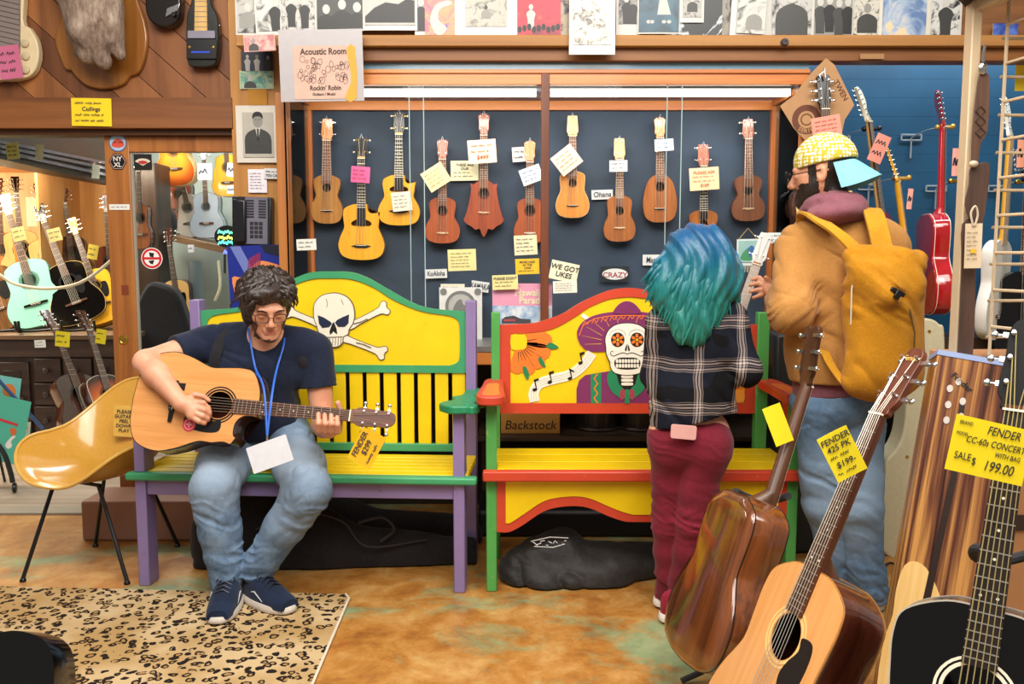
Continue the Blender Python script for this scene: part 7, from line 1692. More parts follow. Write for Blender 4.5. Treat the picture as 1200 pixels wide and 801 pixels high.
def hung(bp, tp, Y, label, top, side, scale=None, **kw):
    c = dict(DRED); c.update(top=top, side=side, nf=12, det=0, guard=None); c.update(kw)
    return make_guitar('acoustic_guitar', label, 'guitar', P(*bp, Y), P(*tp, Y+.02), c, front=(-.1, -1, 0), group='guitars seen through the glass door')
CLR = M_('#c4d0dc', .12, .25, coat=.6)
hung((243, 279), (238, 168), 7.3, 'silvery clear-bodied guitar hanging behind the glass door', CLR, CLR, headm=CLR, hr=.04)
hung((206, 218), (196, 90), 7.3, 'sunburst guitar body hanging at the top behind the glass door', BURST, PALE, bind=PALE)
hung((226, 278), (206, 172), 7.5, 'white teardrop guitar behind the glass door', WHITEPL, WHITEPL, headm=BLKG, lb=.16, wa=.12, ub=.09)
hung((210, 262), (208, 158), 7.7, 'red brown guitar behind the white teardrop one', MAHR, MAHOG)
hung((268, 230), (262, 128), 7.4, 'yellow round-backed guitar hanging behind the glass door', YLG, YLG, lb=.2, wa=.17, ub=.14)
hung((165, 292), (162, 182), 6.6, 'tan guitar hanging at the left behind the glass door', KOA2, MAHOG, lb=.12, wa=.08, ub=.09)
hung((212, 384), (196, 268), 6.8, 'pale guitar with big black pickguard standing under the shelf', PALE, MAHOG, guard=BLKG)
for (x, y, w, h, Y, r, lb) in ((240, 201, 17, 19, 7.2, 0, 'grey label on the silvery guitar neck'), (271, 199, 10, 16, 7.3, -8, 'white paper at the top of the yellow round-backed guitar'), (271, 222, 10, 10, 7.3, 0, 'white paper low on the yellow round-backed guitar'), (224, 291, 7, 9, 6.95, 0, 'tiny white label hanging on the shelf edge')): card(x, y, w, h, Y, r, '#d8dce8', [None], lb, 'label', 'paper_label')
cab = slab('tall_case', P(161, 300, 6.9).x, P(186, 300, 6.9).x, 6.9, 7.2, 0, P(170, 190, 6.9).z, wood('#4a372a', '#2c1f17', .4, 'z', .6), bevel=.01); tag(cab, 'tall dark brown case standing behind the glass door', 'case')
cs = MB(); cs.tube([P(232, 366, 6.9), P(228, 306, 6.9)], [(.07, .05), (.05, .04)], 12); tag(cs.build('guitar_case', M_('#6c7a80', .5)), 'slim grey case leaning under the shelf behind the glass door', 'case')
cs = MB(); 
cs.tube(smooth_pts([P(252, 352, 6.9), P(258, 335, 6.9), P(256, 305, 6.9)], 4), .012, 6); tag(cs.build('cable', M_('#e8e0c0', .5)), 'pale curved cable under the shelf behind the glass door', 'cable')
bs = MB(); bs.prism(smooth_pts([(-.3, -.3), (-.1, .28), (.05, .34), (.2, .2), (.24, -.3)], 4, True), 0, .14, ()); bs = bs.build('gig_bag', cloth('#23242a', '#15161a', sc=80), bevel=.03); bs.matrix_world = TR((P(182, 385, 6.5).x, 6.5, P(182, 385, 6.5).z)); tag(bs, 'dark gig bag on the floor behind the glass door', 'bag')
dk = MB(); dk.ell(P(194, 262, 7.3), (.10, .03, .16)); tag(dk.build('small_case', M_('#26282c', .5)), 'dark rounded case left of the shelf behind the glass door', 'case')
ns = thing('neon_sign', 'green and yellow neon sign on a black oval at the shelf end', 'sign', TR(P(266, 277, 6.9))); ins_ = ns.matrix_world.inverted(); k = mpp(6.9, 277)
m = MB(); m.prism(circ(0, 0, 15*k, 24, 13*k), 0, .02); m.build('backing', BLACKPL, ns)
for j, (zz, col) in enumerate(((5, '#60e0a8'), (-1.5, '#d8e860'), (-7, '#58e0d0'))):
    m = MB(); pts = [((-10+i*1.7)*k, -.01, (zz+(2.4 if i % 2 else -2.4)*(.6+.4*sin(i*1.9+j)))*k) for i in range(13)]; m.tube(smooth_pts(pts, 3), .8*k, 6); m.build('neon_tube', emis(col, 2.5), ns)
m = MB(); m.tube(smooth_pts([((-4+i*1.6)*k, -.01, (-18+(2 if i % 2 else -2))*k) for i in range(6)], 3), .8*k, 6); m.build('neon_tube', emis('#5060ff', 4), ns)
# ================================================================ floor things: rug, chair, plinth, bags
t = NT('leopard_pile'); v = t.coord(scale=(1, 1, 1)); nz = t.n('ShaderNodeTexNoise'); t.t.links.new(v, nz.inputs['Vector']); nz.inputs['Scale'].default_value = 14
vm = t.n('ShaderNodeVectorMath', operation='MULTIPLY_ADD'); t.t.links.new(nz.outputs['Color'], vm.inputs[0]); vm.inputs[1].default_value = (.05, .05, 0); t.t.links.new(v, vm.inputs[2])
vo = t.n('ShaderNodeTexVoronoi'); t.t.links.new(vm.outputs[0], vo.inputs['Vector']); vo.inputs['Scale'].default_value = 27; vo.inputs['Randomness'].default_value = .8
n2 = t.noise(v, 38, 2); n3 = t.noise(v, 3, 3); n4 = t.noise(v, 500, 2)
d = t.math('ADD', vo.outputs['Distance'], t.math('MULTIPLY', t.math('SUBTRACT', n2, .5), .30))
ring = t.math('MULTIPLY', t.math('GREATER_THAN', d, .20), t.math('LESS_THAN', d, .42)); inn = t.math('LESS_THAN', d, .20)
base = t.mix(t.ramp(n3, [(.4, 0.0), (.6, 1.0)]), '#c0a67e', '#a88858'); base = t.mix(t.math('MULTIPLY', inn, .7), base, '#946a34')
brk = t.math('GREATER_THAN', t.noise(v, 34, 2), .37)
t.col(t.mix(t.math('MULTIPLY', ring, brk), base, '#241c19')); t.bump(n4, .5, .003); LEO = t.fin(.95, spec=.1)
rp = [PF(x, y) for x, y in ((-260, 683), (405, 698), (409, 703), (355, 830), (300, 1000), (-300, 1000))]
m = MB(Matrix.Rotation(-pi/2, 4, 'X')); m.prism([(p.x, -p.y) for p in rp][::-1], -.001, .010) if False else None
m = MB(); n_ = len(rp); m.add([(p.x, p.y, .0005) for p in rp]+[(p.x, p.y, .010) for p in rp], [tuple(range(n_)), tuple(n_+i for i in reversed(range(n_)))]+[(i, (i+1) % n_, n_+(i+1) % n_, n_+i) for i in range(n_)])
rug = m.build('rug', LEO, bevel=.003); tag(rug, 'leopard print rug under the seated man shoes', 'rug')
m = MB(); m.tube([(rp[1].x, rp[1].y, .008), (rp[2].x, rp[2].y, .008), (rp[3].x, rp[3].y, .008), (rp[4].x, rp[4].y, .008)], .005, 6); m.build('edge_binding', M_('#d8cdb8', .9), rug)
# moulded armchair shell
cc = Vector((P(118, 560, 3.66).x, 3.66, 0)); CH = TR(cc, rz=radians(-24)); chair = thing('shell_chair', 'mustard moulded armchair shell with black wire legs left of the skull bench', 'chair', CH)
def shellf(u, v_):
    """u around the rim from the front, v from the centre of the seat to the rim"""
    a = 2*pi*u; s_, c_ = sin(a), -cos(a)      # c_ = -1 front, +1 back
    rx = .305; ry = .265 if c_ < 0 else .27
    bk = max(0, c_); fr = max(0, -c_); sd = abs(s_)
    x = rx*math.copysign(sd**.62, s_)*v_; y = ry*math.copysign(abs(c_)**.62, c_)*v_
    rim = .36*bk**1.5+.155*sd**1.5+.015*(1-sd)*fr
    w = v_**3.4 if v_ < 1 else 1
    z = .395+rim*w+.012*v_*v_-(.022*fr**3*max(0, v_-.86)/.14)
    return (x*(1-.10*bk*w), y+.07*bk*w*w+.0*sd, z)
m = MB(); m.sheet(lambda u, v_: shellf(u, .02+.98*v_), 72, 18, .005); sm = m.build('shell', M_('#cf9a3c', .22, coat=.5, var=.12, sc=90), chair, angle=80)
edge = [shellf(i/72, 1) for i in range(72)]
m = MB(); m.tube(edge, .007, 8, closed=True); m.build('rolled_edge', M_('#d6a850', .25, coat=.4), chair)
iCH = CH.inverted()
for tx_, fx_ in (((-.13, -.12), PF(27, 681)), ((.13, -.12), PF(149, 684)), ((-.12, .13), PF(112, 640)), ((.12, .13), PF(208, 640))):
    p = iCH@fx_; m = MB(); m.tube([(tx_[0], tx_[1], .385), (p.x, p.y, .012)], .0085, 8); m.lathe([(.013, .0), (.013, .008), (.009, .014)], 12, (p.x, p.y, 0)); m.build('leg', BLACKPL, chair)
m = MB(); m.tube([(-.14, -.12, .388), (.14, -.12, .388)], .008, 8); m.tube([(-.13, .13, .388), (.13, .13, .388)], .008, 8); m.build('cross_wire', BLACKPL, chair)
q = CH@Vector((.03, .27, .62)); card(146, 493, 25, 37, q.y-.06, -4, '#dcb455', ['PLEASE', 'GUITARS', 'PEEL', 'DOWN', 'PLAY'], 'mustard handwritten sign taped inside the shell chair back', 'sign', 'paper_sign')
# plinth
a = P(100, 584, 3.98); b_ = P(236, 637, 3.98); tag(slab('plinth', a.x, b_.x, 3.93, 4.2, 0, a.z, M_('#a87c68', .6, var=.12, sc=8), bevel=.012), 'low pinkish brown box behind the shell chair legs', 'box')
# gig bags
BAGM = cloth('#262427', '#161517', rough=.75, sc=90, bs=.5); BAG2 = cloth('#33302d', '#1d1b1a', rough=.55, sc=70, bs=.5)
bag = thing('gig_bag', 'black soft guitar bag standing on edge under the skull bench', 'bag', TR((P(330, 680, 3.6).x, 3.6, 0)))
f = Field((P(215, 640, 3.6).x, 3.42, 0), (P(560, 640, 3.6).x, 3.80, .50), .008)
f.cone(P(290, 632, 3.62), P(365, 640, 3.62), .24, .19, .04, flat=(0, 1, 0), q=.38); f.cone(P(372, 644, 3.62), P(548, 648, 3.64), .13, .075, .06, flat=(0, 1, 0), q=.6); f.cone(P(245, 620, 3.6), P(240, 665, 3.6), .07, .05, .04)
folds(f, .009, (9, 9, 9), 41); sl, XX, YY, ZZ = f.all(); f.f = np.maximum(f.f, (.004-ZZ).astype(np.float32)); f.build('bag', BAGM, bag)
m = MB(bag.matrix_world.inverted()); m.tube(smooth_pts([P(300, 620, 3.50), P(345, 600, 3.50), P(400, 610, 3.52), P(430, 640, 3.53), P(500, 632, 3.57)], 5), .004, 6); m.tube(smooth_pts([P(420, 612, 3.52), P(448, 606, 3.52), P(462, 620, 3.54), P(446, 634, 3.53)], 5), .006, 6); m.build('carrying_strap', M_('#29262a', .7), bag)
bag = thing('gig_bag', 'long black bag shape added to darken the back under the skull bench', 'bag', TR((P(400, 640, 3.9).x, 3.9, 0)))  # bag shape added to darken the background below the bench
f = Field((P(225, 640, 3.9).x, 3.80, 0), (P(572, 640, 3.9).x, 4.04, .42), .010)
f.cone(P(270, 618, 3.92), P(400, 622, 3.92), .17, .16, .04, flat=(0, 1, 0), q=.45); f.cone(P(400, 628, 3.92), P(540, 628, 3.92), .14, .11, .05, flat=(0, 1, 0), q=.5); folds(f, .009, (9, 9, 9), 47); sl, XX, YY, ZZ = f.all(); f.f = np.maximum(f.f, (.004-ZZ).astype(np.float32)); f.build('bag', BAGM, bag)
bag = thing('gig_bag', 'wrinkled black bag with white scrawled emblem on the floor under the skeleton bench', 'bag', TR((P(670, 690, 3.5).x, 3.5, 0)))
f = Field((P(575, 660, 3.5).x, 3.10, 0), (P(800, 660, 3.5).x, 3.98, .36), .008)
f.cone(P(630, 666, 3.50), P(700, 668, 3.50), .17, .16, .05, flat=(0, 0, 1), q=.62); f.cone(P(700, 662, 3.50), P(780, 655, 3.56), .14, .10, .06, flat=(0, 0, 1), q=.7); f.cone(P(605, 655, 3.44), P(660, 645, 3.5), .06, .10, .05); f.cone(P(640, 690, 3.38), P(720, 690, 3.40), .05, .06, .04)
folds(f, .014, (8, 8, 14), 43, tilt=.5); sl, XX, YY, ZZ = f.all(); f.f = np.maximum(f.f, (.004-ZZ).astype(np.float32)); f.build('bag', BAG2, bag)
m = MB(bag.matrix_world.inverted()); kk = 0
for i in range(9): m.tube([P(624+i*4.6, 634+(i % 2)*4, 3.415+.002*i), P(630+i*4.2, 639-(i % 3)*3, 3.41+.002*i)], .0022, 5)
m.tube([P(622, 634, 3.41), P(644, 629, 3.42), P(666, 630, 3.43)], .002, 5); m.tube([P(626, 640, 3.405), P(648, 641, 3.41), P(662, 637, 3.42)], .002, 5); m.build('white_emblem', M_('#e8e8e8', .6), bag)
# under and behind the skeleton bench
hc_ = slab('hard_case', P(560, 640, 4.0).x, P(905, 640, 4.0).x, 3.98, 4.35, 0, P(600, 598, 3.98).z, M_('#161517', .5), bevel=.02); tag(hc_, 'long black hard case lying at the back under the skeleton bench', 'case')
sf = thing('low_shelf', 'dark low shelf behind the skeleton bench', 'shelf', TR((0, 4.1, 0))); isf = sf.matrix_world.inverted()
zsf = P(650, 509, 4.1).z; MB(isf).bx(P(560, 500, 4.1).x, P(925, 500, 4.1).x, 4.06, YC1, zsf-.025, zsf).build('board', wood('#4a3a2c', '#30241a', .5, 'x', .6), sf, bevel=.002)
for x in (562, 905): MB(isf).bx(P(x, 500, 4.1).x, P(x, 500, 4.1).x+.03, 4.37, YC1, 0, zsf-.025).build('upright', wood('#4a3a2c', '#30241a', .5, 'z', .6), sf)
a = P(587, 470, 4.12); b_ = P(656, 508.5, 4.12); bxk = slab('cardboard_box', a.x, b_.x, 4.12, 4.4, zsf+.001, a.z, M_('#c08a40', .8, var=.08, sc=8), bevel=.002); tag(bxk, 'cardboard box marked Backstock on the low shelf', 'box')
text_part('Backstock', .062, INK, bxk, (a.x+b_.x)/2, P(620, 498, 4.12).z, 4.119, shear=.15, sx=1.0, name='handwriting')
for i, (x, w) in enumerate(((700, 27), (752, 27))):
    c_ = P(x, 508, 4.22); dr_ = thing('snare_drum', ('dark drum with chrome rim right of the Backstock box', 'dark drum with chrome rim nearest the plaid shirt')[i], 'drum', TR((c_.x, 4.27, zsf+.001))); r_ = w*mpp(4.22, 500)
    MB().lathe([(r_*.94, .012), (r_*.94, .12)], 32).build('shell', M_('#221c1a', .25), dr_); MB().lathe([(r_, .004), (r_*1.03, .006), (r_*1.03, .016), (r_*.96, .018)], 36).build('rim', CHROME, dr_); MB().lathe([(r_, .108), (r_*1.03, .110), (r_*1.03, .120), (r_*.96, .124)], 36).build('rim', CHROME, dr_); MB().lathe([(r_*.93, .118), (r_*.93, .120)], 32).build('drum_head', M_('#cfc8b8', .6), dr_)
a = P(893, 378, 3.95); b_ = P(930, 690, 3.95); uc = slab('upright_case', a.x, b_.x+.1, 3.75, 3.92, 0, a.z-.03, M_('#1f2222', .5), bevel=.02); tag(uc, 'upright black case behind the skeleton bench right post', 'case')
# cream guitar case leaning behind the man with the backpack
q = smooth_pts(px_outline([(1070, 377), (1088, 373), (1102, 380), (1108, 400), (1106, 560), (1103, 640), (1080, 655), (1052, 656), (1034, 645), (1027, 612), (1029, 580), (1037, 560), (1039, 540), (1052, 524), (1060, 500), (1063, 450), (1062, 400)], 3.72), 3, True)
m = MB(); m.prism(q, 3.72, 3.84); cg = m.build('guitar_case', M_('#cfc6a4', .55, var=.1, sc=50), bevel=.012, seg=3); tag(cg, 'tall cream guitar case standing behind the man with the backpack', 'case')
for x, y in ((1089, 388), (1063, 535)): c_ = P(x, y, 3.72); m = MB(); m.lathe([(.008, 0), (.006, .004)], 10, c_, Euler((pi/2, 0, 0)).to_matrix()); m.build('rivet', GOLD, cg)
dk = MB(); dk.prism(smooth_pts(px_outline([(1036, 440), (1062, 440), (1060, 500), (1050, 525), (1040, 560), (1030, 575), (1020, 560), (1030, 520), (1022, 470)], 3.9), 3, True), 3.9, 3.97); tag(dk.build('electric_guitar', BLKG, bevel=.01), 'black glossy guitar body glimpsed between the jeans and the cream case', 'guitar')
m = MB(); m.tube(smooth_pts([PF(1018, 690), PF(1040, 660, .01), PF(1056, 668, .01), PF(1075, 690, .01)], 5), .005, 6); tag(m.build('cable', BLACKPL), 'thin black cable on the floor beside the cream case', 'cable')
# ================================================================ kraft sheet and guitar by the case corner
KR = M_('#b98d62', .8, var=.12, sc=12); Yk = YC0-.03
o_ = P(960, 118, Yk); ks = MB(); kp = px_outline([(968, 68), (978, 76), (985, 90), (1001, 123), (990, 140), (986, 158), (982, 168), (945, 166), (930, 150), (914, 124), (930, 112), (942, 96), (952, 84)], Yk); ks.prism([(x-o_.x, z-o_.z) for x, z in kp], -.001, .001)
ks = ks.build('kraft_sheet', KR, smooth=False); ks.matrix_world = TR(o_); tag(ks, 'brown paper sheet with a round stamp hung at the case corner', 'paper')
k = mpp(Yk, 120); cx_, cz_ = P(945, 140, Yk).x-o_.x, P(945, 140, Yk).z-o_.z; BRI = M_('#6a3c28', .7)
MB().prism(circ(cx_, cz_, 17*k, 32), -.002, -.001, holes=[circ(cx_, cz_, 10*k, 32)]).build('stamp_ring', BRI, ks, smooth=False); MB().prism(circ(cx_, cz_, 7*k, 24), -.002, -.001, holes=[circ(cx_, cz_, 5.6*k, 24)]).build('stamp_ring', BRI, ks, smooth=False)
for i, ch in enumerate('SERIES'): a_ = radians(235+i*16); text_part(ch, 7*k, KR, ks, cx_+13.4*k*cos(a_), cz_+13.4*k*sin(a_), -.0026, rot=a_+pi/2, w=.0005)
text_part('TWEN', 9*k, BRI, ks, P(985, 106, Yk).x-o_.x, P(985, 106, Yk).z-o_.z, -.002, rot=radians(-58), w=.0006)
gk = dict(DRED); gk.update(headm=BLKG, head='book', top=PALE, side=MAHOG, nt=3, bt=CHROME, hw=.034)
GK = make_guitar('acoustic_guitar', 'guitar with black six-peg headstock hanging before the brown paper sheet', 'guitar', P(966, 332, Yk-.10), P(967, 86, Yk-.06), gk)
m = MB(); m.tube([P(966, 80, Yk-.05), P(967, 92, Yk-.055)], .004, 6); m.tube([P(962, 93, Yk-.055), P(960, 88, Yk-.055), P(967, 83, Yk-.05)], .003, 6); m.build('hanging_hook', CHROME, GK['head'], M=GK['head'].matrix_world.inverted()) if False else tag(m.build('wall_hook', CHROME), 'small steel hook above the black headstock', 'hook')
card(968, 149, 34, 25, Yk-.13, 10, '#f09a86', [None, None, None, None], 'salmon price card below the black headstock', 'price tag', 'price_tag', ink='#b05040')
card(1022, 66, 28, 6, YT-.03, 0, '#a07850', None, 'small beige sticker under the shelf beam', 'sticker', 'paper_sticker', curl=.0004)
# ================================================================ guitars on the blue wall
def hanger(px0, py0, Y1, px1, py1, label, pad=GOLD):
    h = thing('guitar_hanger', label, 'hanger', TR(P(px0, py0, YB)), 'steel guitar hangers on the blue wall'); ih = h.matrix_world.inverted(); k = mpp(YB, py0)
    m = MB(ih); p = P(px0, py0, YB-.012); s_ = 7*k
    for dz in (-.9*s_, .9*s_): m.tube([p+Vector((-2*s_/1.2, 0, dz*.5)), p+Vector((2*s_/1.2, 0, dz*.5))], .005, 6)
    for dx in (-1, 1): m.tube([p+Vector((dx*2*s_/1.2, 0, -.5*s_)), p+Vector((dx*2*s_/1.2, 0, .5*s_))], .005, 6)
    m.tube([p, p+Vector((0, 0, -3.4*s_))], .005, 6); m.build('wall_plate', M_('#c6ced6', .3, .7), h)
    q = P(px1, py1, Y1); m = MB(ih); m.tube(smooth_pts([p, p.lerp(q, .5)+Vector((0, 0, .012)), q], 5), .0045, 6); m.build('arm', M_('#c6ced6', .3, .7), h)
    m = MB(ih); m.tube([q+Vector((-.035, 0, 0)), q+Vector((.035, 0, 0))], .010, 8); m.ell(q+Vector((-.035, 0, 0)), .014); m.ell(q+Vector((.04, -.0, .004)), .014); m.build('yoke', pad, h); return h
BRS = M_('#c8a050', .35, .5)
hanger(984, 163, 4.40, 1021, 151, 'steel hanger holding the maple necked guitar', BLACKPL); hanger(1068, 161, 4.40, 1107, 149, 'steel hanger holding the red guitar', BRS); hanger(1018, 219, 4.42, 1056, 209, 'steel hanger holding the yellow necked guitar', BRS)
hanger(1097, 221, 4.45, 1122, 212, 'empty steel hanger left of the wire rack'); hanger(1170, 221, 4.45, 1200, 213, 'empty steel hanger behind the wire rack')
MAPLE = wood('#dcae6c', '#c89450', .3, sc=2, coat=.4); REDG = M_('#b0121c', .12, coat=.9, var=.12)
EL = dict(L=.42, D=.045, lb=.165, wa=.115, ub=.13, Ln=.42, Lh=.17, nw0=.042, nw1=.056, hz=.25, hr=0, bz=.10, bw=.045, hw=.032, fz0=.40, top=REDG, side=REDG, bind=None, rosette=None, guard=None, head='strat', inline=1, nt=6, dome=.0, sr=.0006)
def elec(label, b, t_, c, front, Y=4.38): return make_guitar('electric_guitar', label, 'guitar', P(*b, Y), P(*t_, Y), {**EL, **c}, front=front, group='electric guitars on the blue wall')
elec('guitar with pale maple headstock hanging above the ochre backpack', (1046, 350), (1013, 100), dict(headm=M_('#e8dcc0', .4), neck=MAPLE, fb=ROSE), (.75, -.65, 0))
elec('guitar with bright yellow neck hanging beside the backpack', (1078, 412), (1047, 172), dict(headm=YLG, neck=YLG, fb=MAPLE, top=PALE, side=PALE), (.95, -.3, 0))
elec('glossy red semi-hollow guitar with cream binding hanging edge-on', (1101, 368), (1106, 106), dict(bind=IVORY, D=.075, lb=.20, wa=.13, ub=.145, L=.48, Ln=.40, headm=REDG, neck=REDG, fb=ROSE), (1, -.18, 0))
elec('white guitar hanging behind the wire rack', (1168, 398), (1188, 112), dict(top=WHITEPL, side=WHITEPL, headm=WHITEPL, neck=YLG, fb=MAPLE), (.7, -.7, 0))
elec('black guitar hanging low behind the wire rack', (1200, 420), (1206, 170), dict(top=BLKG, side=BLKG, headm=BLKG, neck=MAPLE), (.1, -1, 0))
card(1030, 174, 17, 33, 4.30, -22, '#f09a86', [None, None], 'salmon card turned like a diamond on the maple necked guitar', 'price tag', 'price_tag')
card(1066, 233, 6, 24, 4.32, -4, '#f0a898', [None], 'narrow salmon tag beside the yellow neck', 'price tag', 'price_tag')
card(1119, 190, 7, 32, 4.25, 0, '#f0a898', [None], 'narrow salmon tag between the red guitar and the wire rack post', 'price tag', 'price_tag')
card(1196, 180, 9, 32, 4.2, 0, '#f0a080', [None], 'salmon tag at the right edge behind the wire rack', 'price tag', 'price_tag')
card(1197, 78, 14, 56, 4.2, 0, '#e0c01c', None, 'yellow sheet at the right edge behind the wire rack', 'paper', 'paper_sheet')
# ================================================================ wire rack with strap
BEI = M_('#cbb392', .5, var=.06); YR = 2.3
rk = thing('wire_rack', 'tall beige wire grid rack at the right edge', 'rack', TR((P(1130, 400, YR).x, YR, 0))); ir = rk.matrix_world.inverted()
pa = P(1133, 200, YR); zt_ = P(1130, 4, YR).z
x1_ = P(1128, 300, YR).x
MB(ir).bx(x1_-.016, x1_+.010, YR-.02, YR+.02, 0, zt_).build('post', BEI, rk, bevel=.003); MB(ir).bx(x1_+.018, x1_+.030, YR+.02, YR+.05, .2, zt_).build('post', BEI, rk, bevel=.003)
MB(ir).beam((x1_, YR, zt_-.01), (x1_+.22, YR-.62, zt_+.06), .03, .03).build('top_bar', BEI, rk, bevel=.003)
MB(ir).beam((x1_-.03, YR+.02, zt_+.02), (x1_+.5, YR-.4, zt_+.16), .25, .03).build('dark_canopy', M_('#3a2c24', .6), rk)
wa0, wa1 = Vector((x1_+.075, YR-.02, 0)), Vector((x1_+.22, YR-.75, 0)); wb1 = Vector((x1_+.75, YR+.05, 0))
for i in range(15):
    z = .86+.098*i
    if z > zt_-.05: break
    MB(ir).tube([wa0+Vector((0, 0, z)), wa1+Vector((0, 0, z))], .0042, 6).build('grid_wire', BEI, rk); MB(ir).tube([wa0+Vector((0, .02, z-.03)), wb1+Vector((0, 0, z-.03))], .0042, 6).build('grid_wire', BEI, rk)
for t_ in (0, .26, .52, .8): MB(ir).tube([wa0.lerp(wa1, t_)+Vector((0, 0, .3)), wa0.lerp(wa1, t_)+Vector((0, 0, zt_))], .0048, 6).build('grid_wire', BEI, rk)
for t_ in (.3, .62): MB(ir).tube([wa0.lerp(wb1, t_)+Vector((0, .02, .3)), wa0.lerp(wb1, t_)+Vector((0, .02, zt_))], .0048, 6).build('grid_wire', BEI, rk)
Ys = YR-.04; LEA = wood('#6a4a38', '#4a3226', .6, 'z', 2); LEA2 = wood('#5a4034', '#3e2b22', .6, 'z', 2)
st = thing('guitar_strap', 'tooled brown leather guitar strap hanging on the wire rack', 'strap', TR(P(1150, 240, Ys))); ist = st.matrix_world.inverted()
def flat_(name, pts, y0, m_, sm=3): return MB(ist).prism(smooth_pts(px_outline(pts, y0), sm, True), y0, y0+.004).build(name, m_, st, bevel=.001)
flat_('upper_strap', [(1151, 84), (1157, 86), (1160, 94), (1158, 150), (1150, 168), (1147, 188), (1144, 196), (1139, 190), (1140, 150), (1146, 96)], Ys, LEA); flat_('middle_strap', [(1137, 198), (1146, 192), (1160, 192), (1158, 222), (1152, 260), (1140, 262), (1131, 240), (1136, 215)], Ys-.008, LEA2)
flat_('lower_strap', [(1128, 262), (1146, 262), (1144, 315), (1140, 420), (1126, 470), (1115, 470), (1122, 420), (1127, 315)], Ys-.003, LEA2)
m = MB(ist); m.tube([P(1154, 52, Ys), P(1153, 62, Ys), P(1152, 74, Ys)], .004, 6); m.ell(P(1152, 80, Ys-.004), (.012, .006, .016)); m.build('top_clip', CHROME, st)
m = MB(ist); m.ell(P(1141, 192, Ys-.016), (.012, .008, .009)); m.build('button', M_('#c0ac92', .4), st)
for zz_ in (130, 142, 155): m = MB(ist); m.tube([P(1143, zz_, Ys-.002), P(1149, zz_-6, Ys-.002), P(1155, zz_, Ys-.002), P(1149, zz_+6, Ys-.002)], .0012, 5, closed=True); m.build('tooled_ring', M_('#3a261c', .6), st)
q = card(1139, 288, 20, 52, Ys-.03, 1, '#d9c2a2', [None]*7, 'beige hang tag tied to the leather strap', 'tag', 'hang_tag', ink='#6a5a48', inset=.16); k = mpp(Ys-.03, 288); m = MB(); m.tube(smooth_pts([(-1*k, -.006, 23*k), (-4*k, -.006, 38*k), (1*k, -.006, 46*k), (4*k, -.006, 36*k), (1*k, -.006, 23*k)], 4), .0028, 6); m.build('loop', M_('#c4b49c', .7), q)
m = MB(); m.prism(rrect(0, -6*k, 6*k, 5*k), -.0078, -.007); m.build('yellow_mark', M_('#e8b82c', .6), q, smooth=False)
# ================================================================ display box with printed guitar, tan box, blue booklet
t = NT('zebra_wood_print'); v = t.coord(scale=(38, 38, 1.2)); a = t.noise(v, 1, 3, .6, .3); t.col(t.ramp(a, [(.36, '#2a1712'), (.45, '#5a3022'), (.52, '#8a5a34'), (.62, '#c08a4a')])); ZEB = t.fin(.3)
Mb, L_ = axisM(P(1068, 880, 2.02), P(1146, 418, 2.22), (-.28, -1, .25)); db = thing('display_box', 'tall box printed with striped wood and a natural guitar', 'box', Mb)
MB().bx(-.095, .095, 0, .11, -.02, L_).build('carton', [ZEB], db, bevel=.002)
MB().bx(-.097, .097, -.002, .112, L_-.012, L_+.002).build('blue_top_edge', M_('#8fa0c8', .4), db)
def ob(pts, c=0.0): return onps(Mb, pts, c)
m = MB(); m.prism(smooth_pts(ob([(1118, 800), (1105, 712), (1090, 672), (1075, 658), (1060, 662), (1050, 690), (1046, 720), (1036, 750), (1028, 800), (1030, 850), (1060, 870), (1100, 865)]), 3, True), -.0012, 0); m.build('printed_guitar', PALE, db, smooth=False)
m = MB(); m.prism(ob([(1079, 712), (1088, 712), (1121, 560), (1113, 560)]), -.0022, 0); m.prism(ob([(1113, 562), (1121, 562), (1131, 470), (1125, 468)]), -.0021, 0); m.build('printed_neck', M_('#2c1c16', .4), db, smooth=False)
m = MB(); 
for x, y in ((1113, 455), (1111, 474), (1109, 492), (1123, 447), (1128, 470), (1126, 488)): m.prism(circ(*ob([(x, y)])[0], .0075, 12, .010), -.0024, 0)
m.build('printed_pegs', M_('#c8c0b8', .4), db, smooth=False)
x_, z_ = ob([(1127, 448)])[0]; text_part('Fender', .022, M_('#14100e', .5), db, x_, z_, -.002, rot=radians(-35), w=.0004)
a = P(1135, 430, 2.28); b_ = P(1230, 900, 2.28); tbx = slab('tan_box', a.x, b_.x, 2.3, 2.5, 0.0, P(1150, 418, 2.3).z, M_('#c08a5c', .6, var=.06), bevel=.004); tag(tbx, 'tan box with a black band standing behind the black guitar', 'box')
z0, z1 = P(1150, 622, 2.29).z, P(1150, 604, 2.29).z; MB().bx(a.x-.003, b_.x, 2.293, 2.3, z0, z1).build('black_band', M_('#3a2a24', .5), tbx); MB().bx(a.x-.003, b_.x, 2.292, 2.3, P(1150, 470, 2.29).z, P(1150, 418, 2.29).z).build('dark_top_panel', M_('#1c1613', .4), tbx)
bk = card(1141, 690, 26, 66, 2.2, 3, '#2c5aa8', None, 'blue booklet reading PACKAGE beside the black guitar neck', 'booklet', 'booklet', curl=.001, rough=.4); k = mpp(2.2, 690); text_part('PACKAGE', 6.5*k, M_('#dfe6f0', .5), bk, 6*k, -12*k, -.004, rot=pi/2)
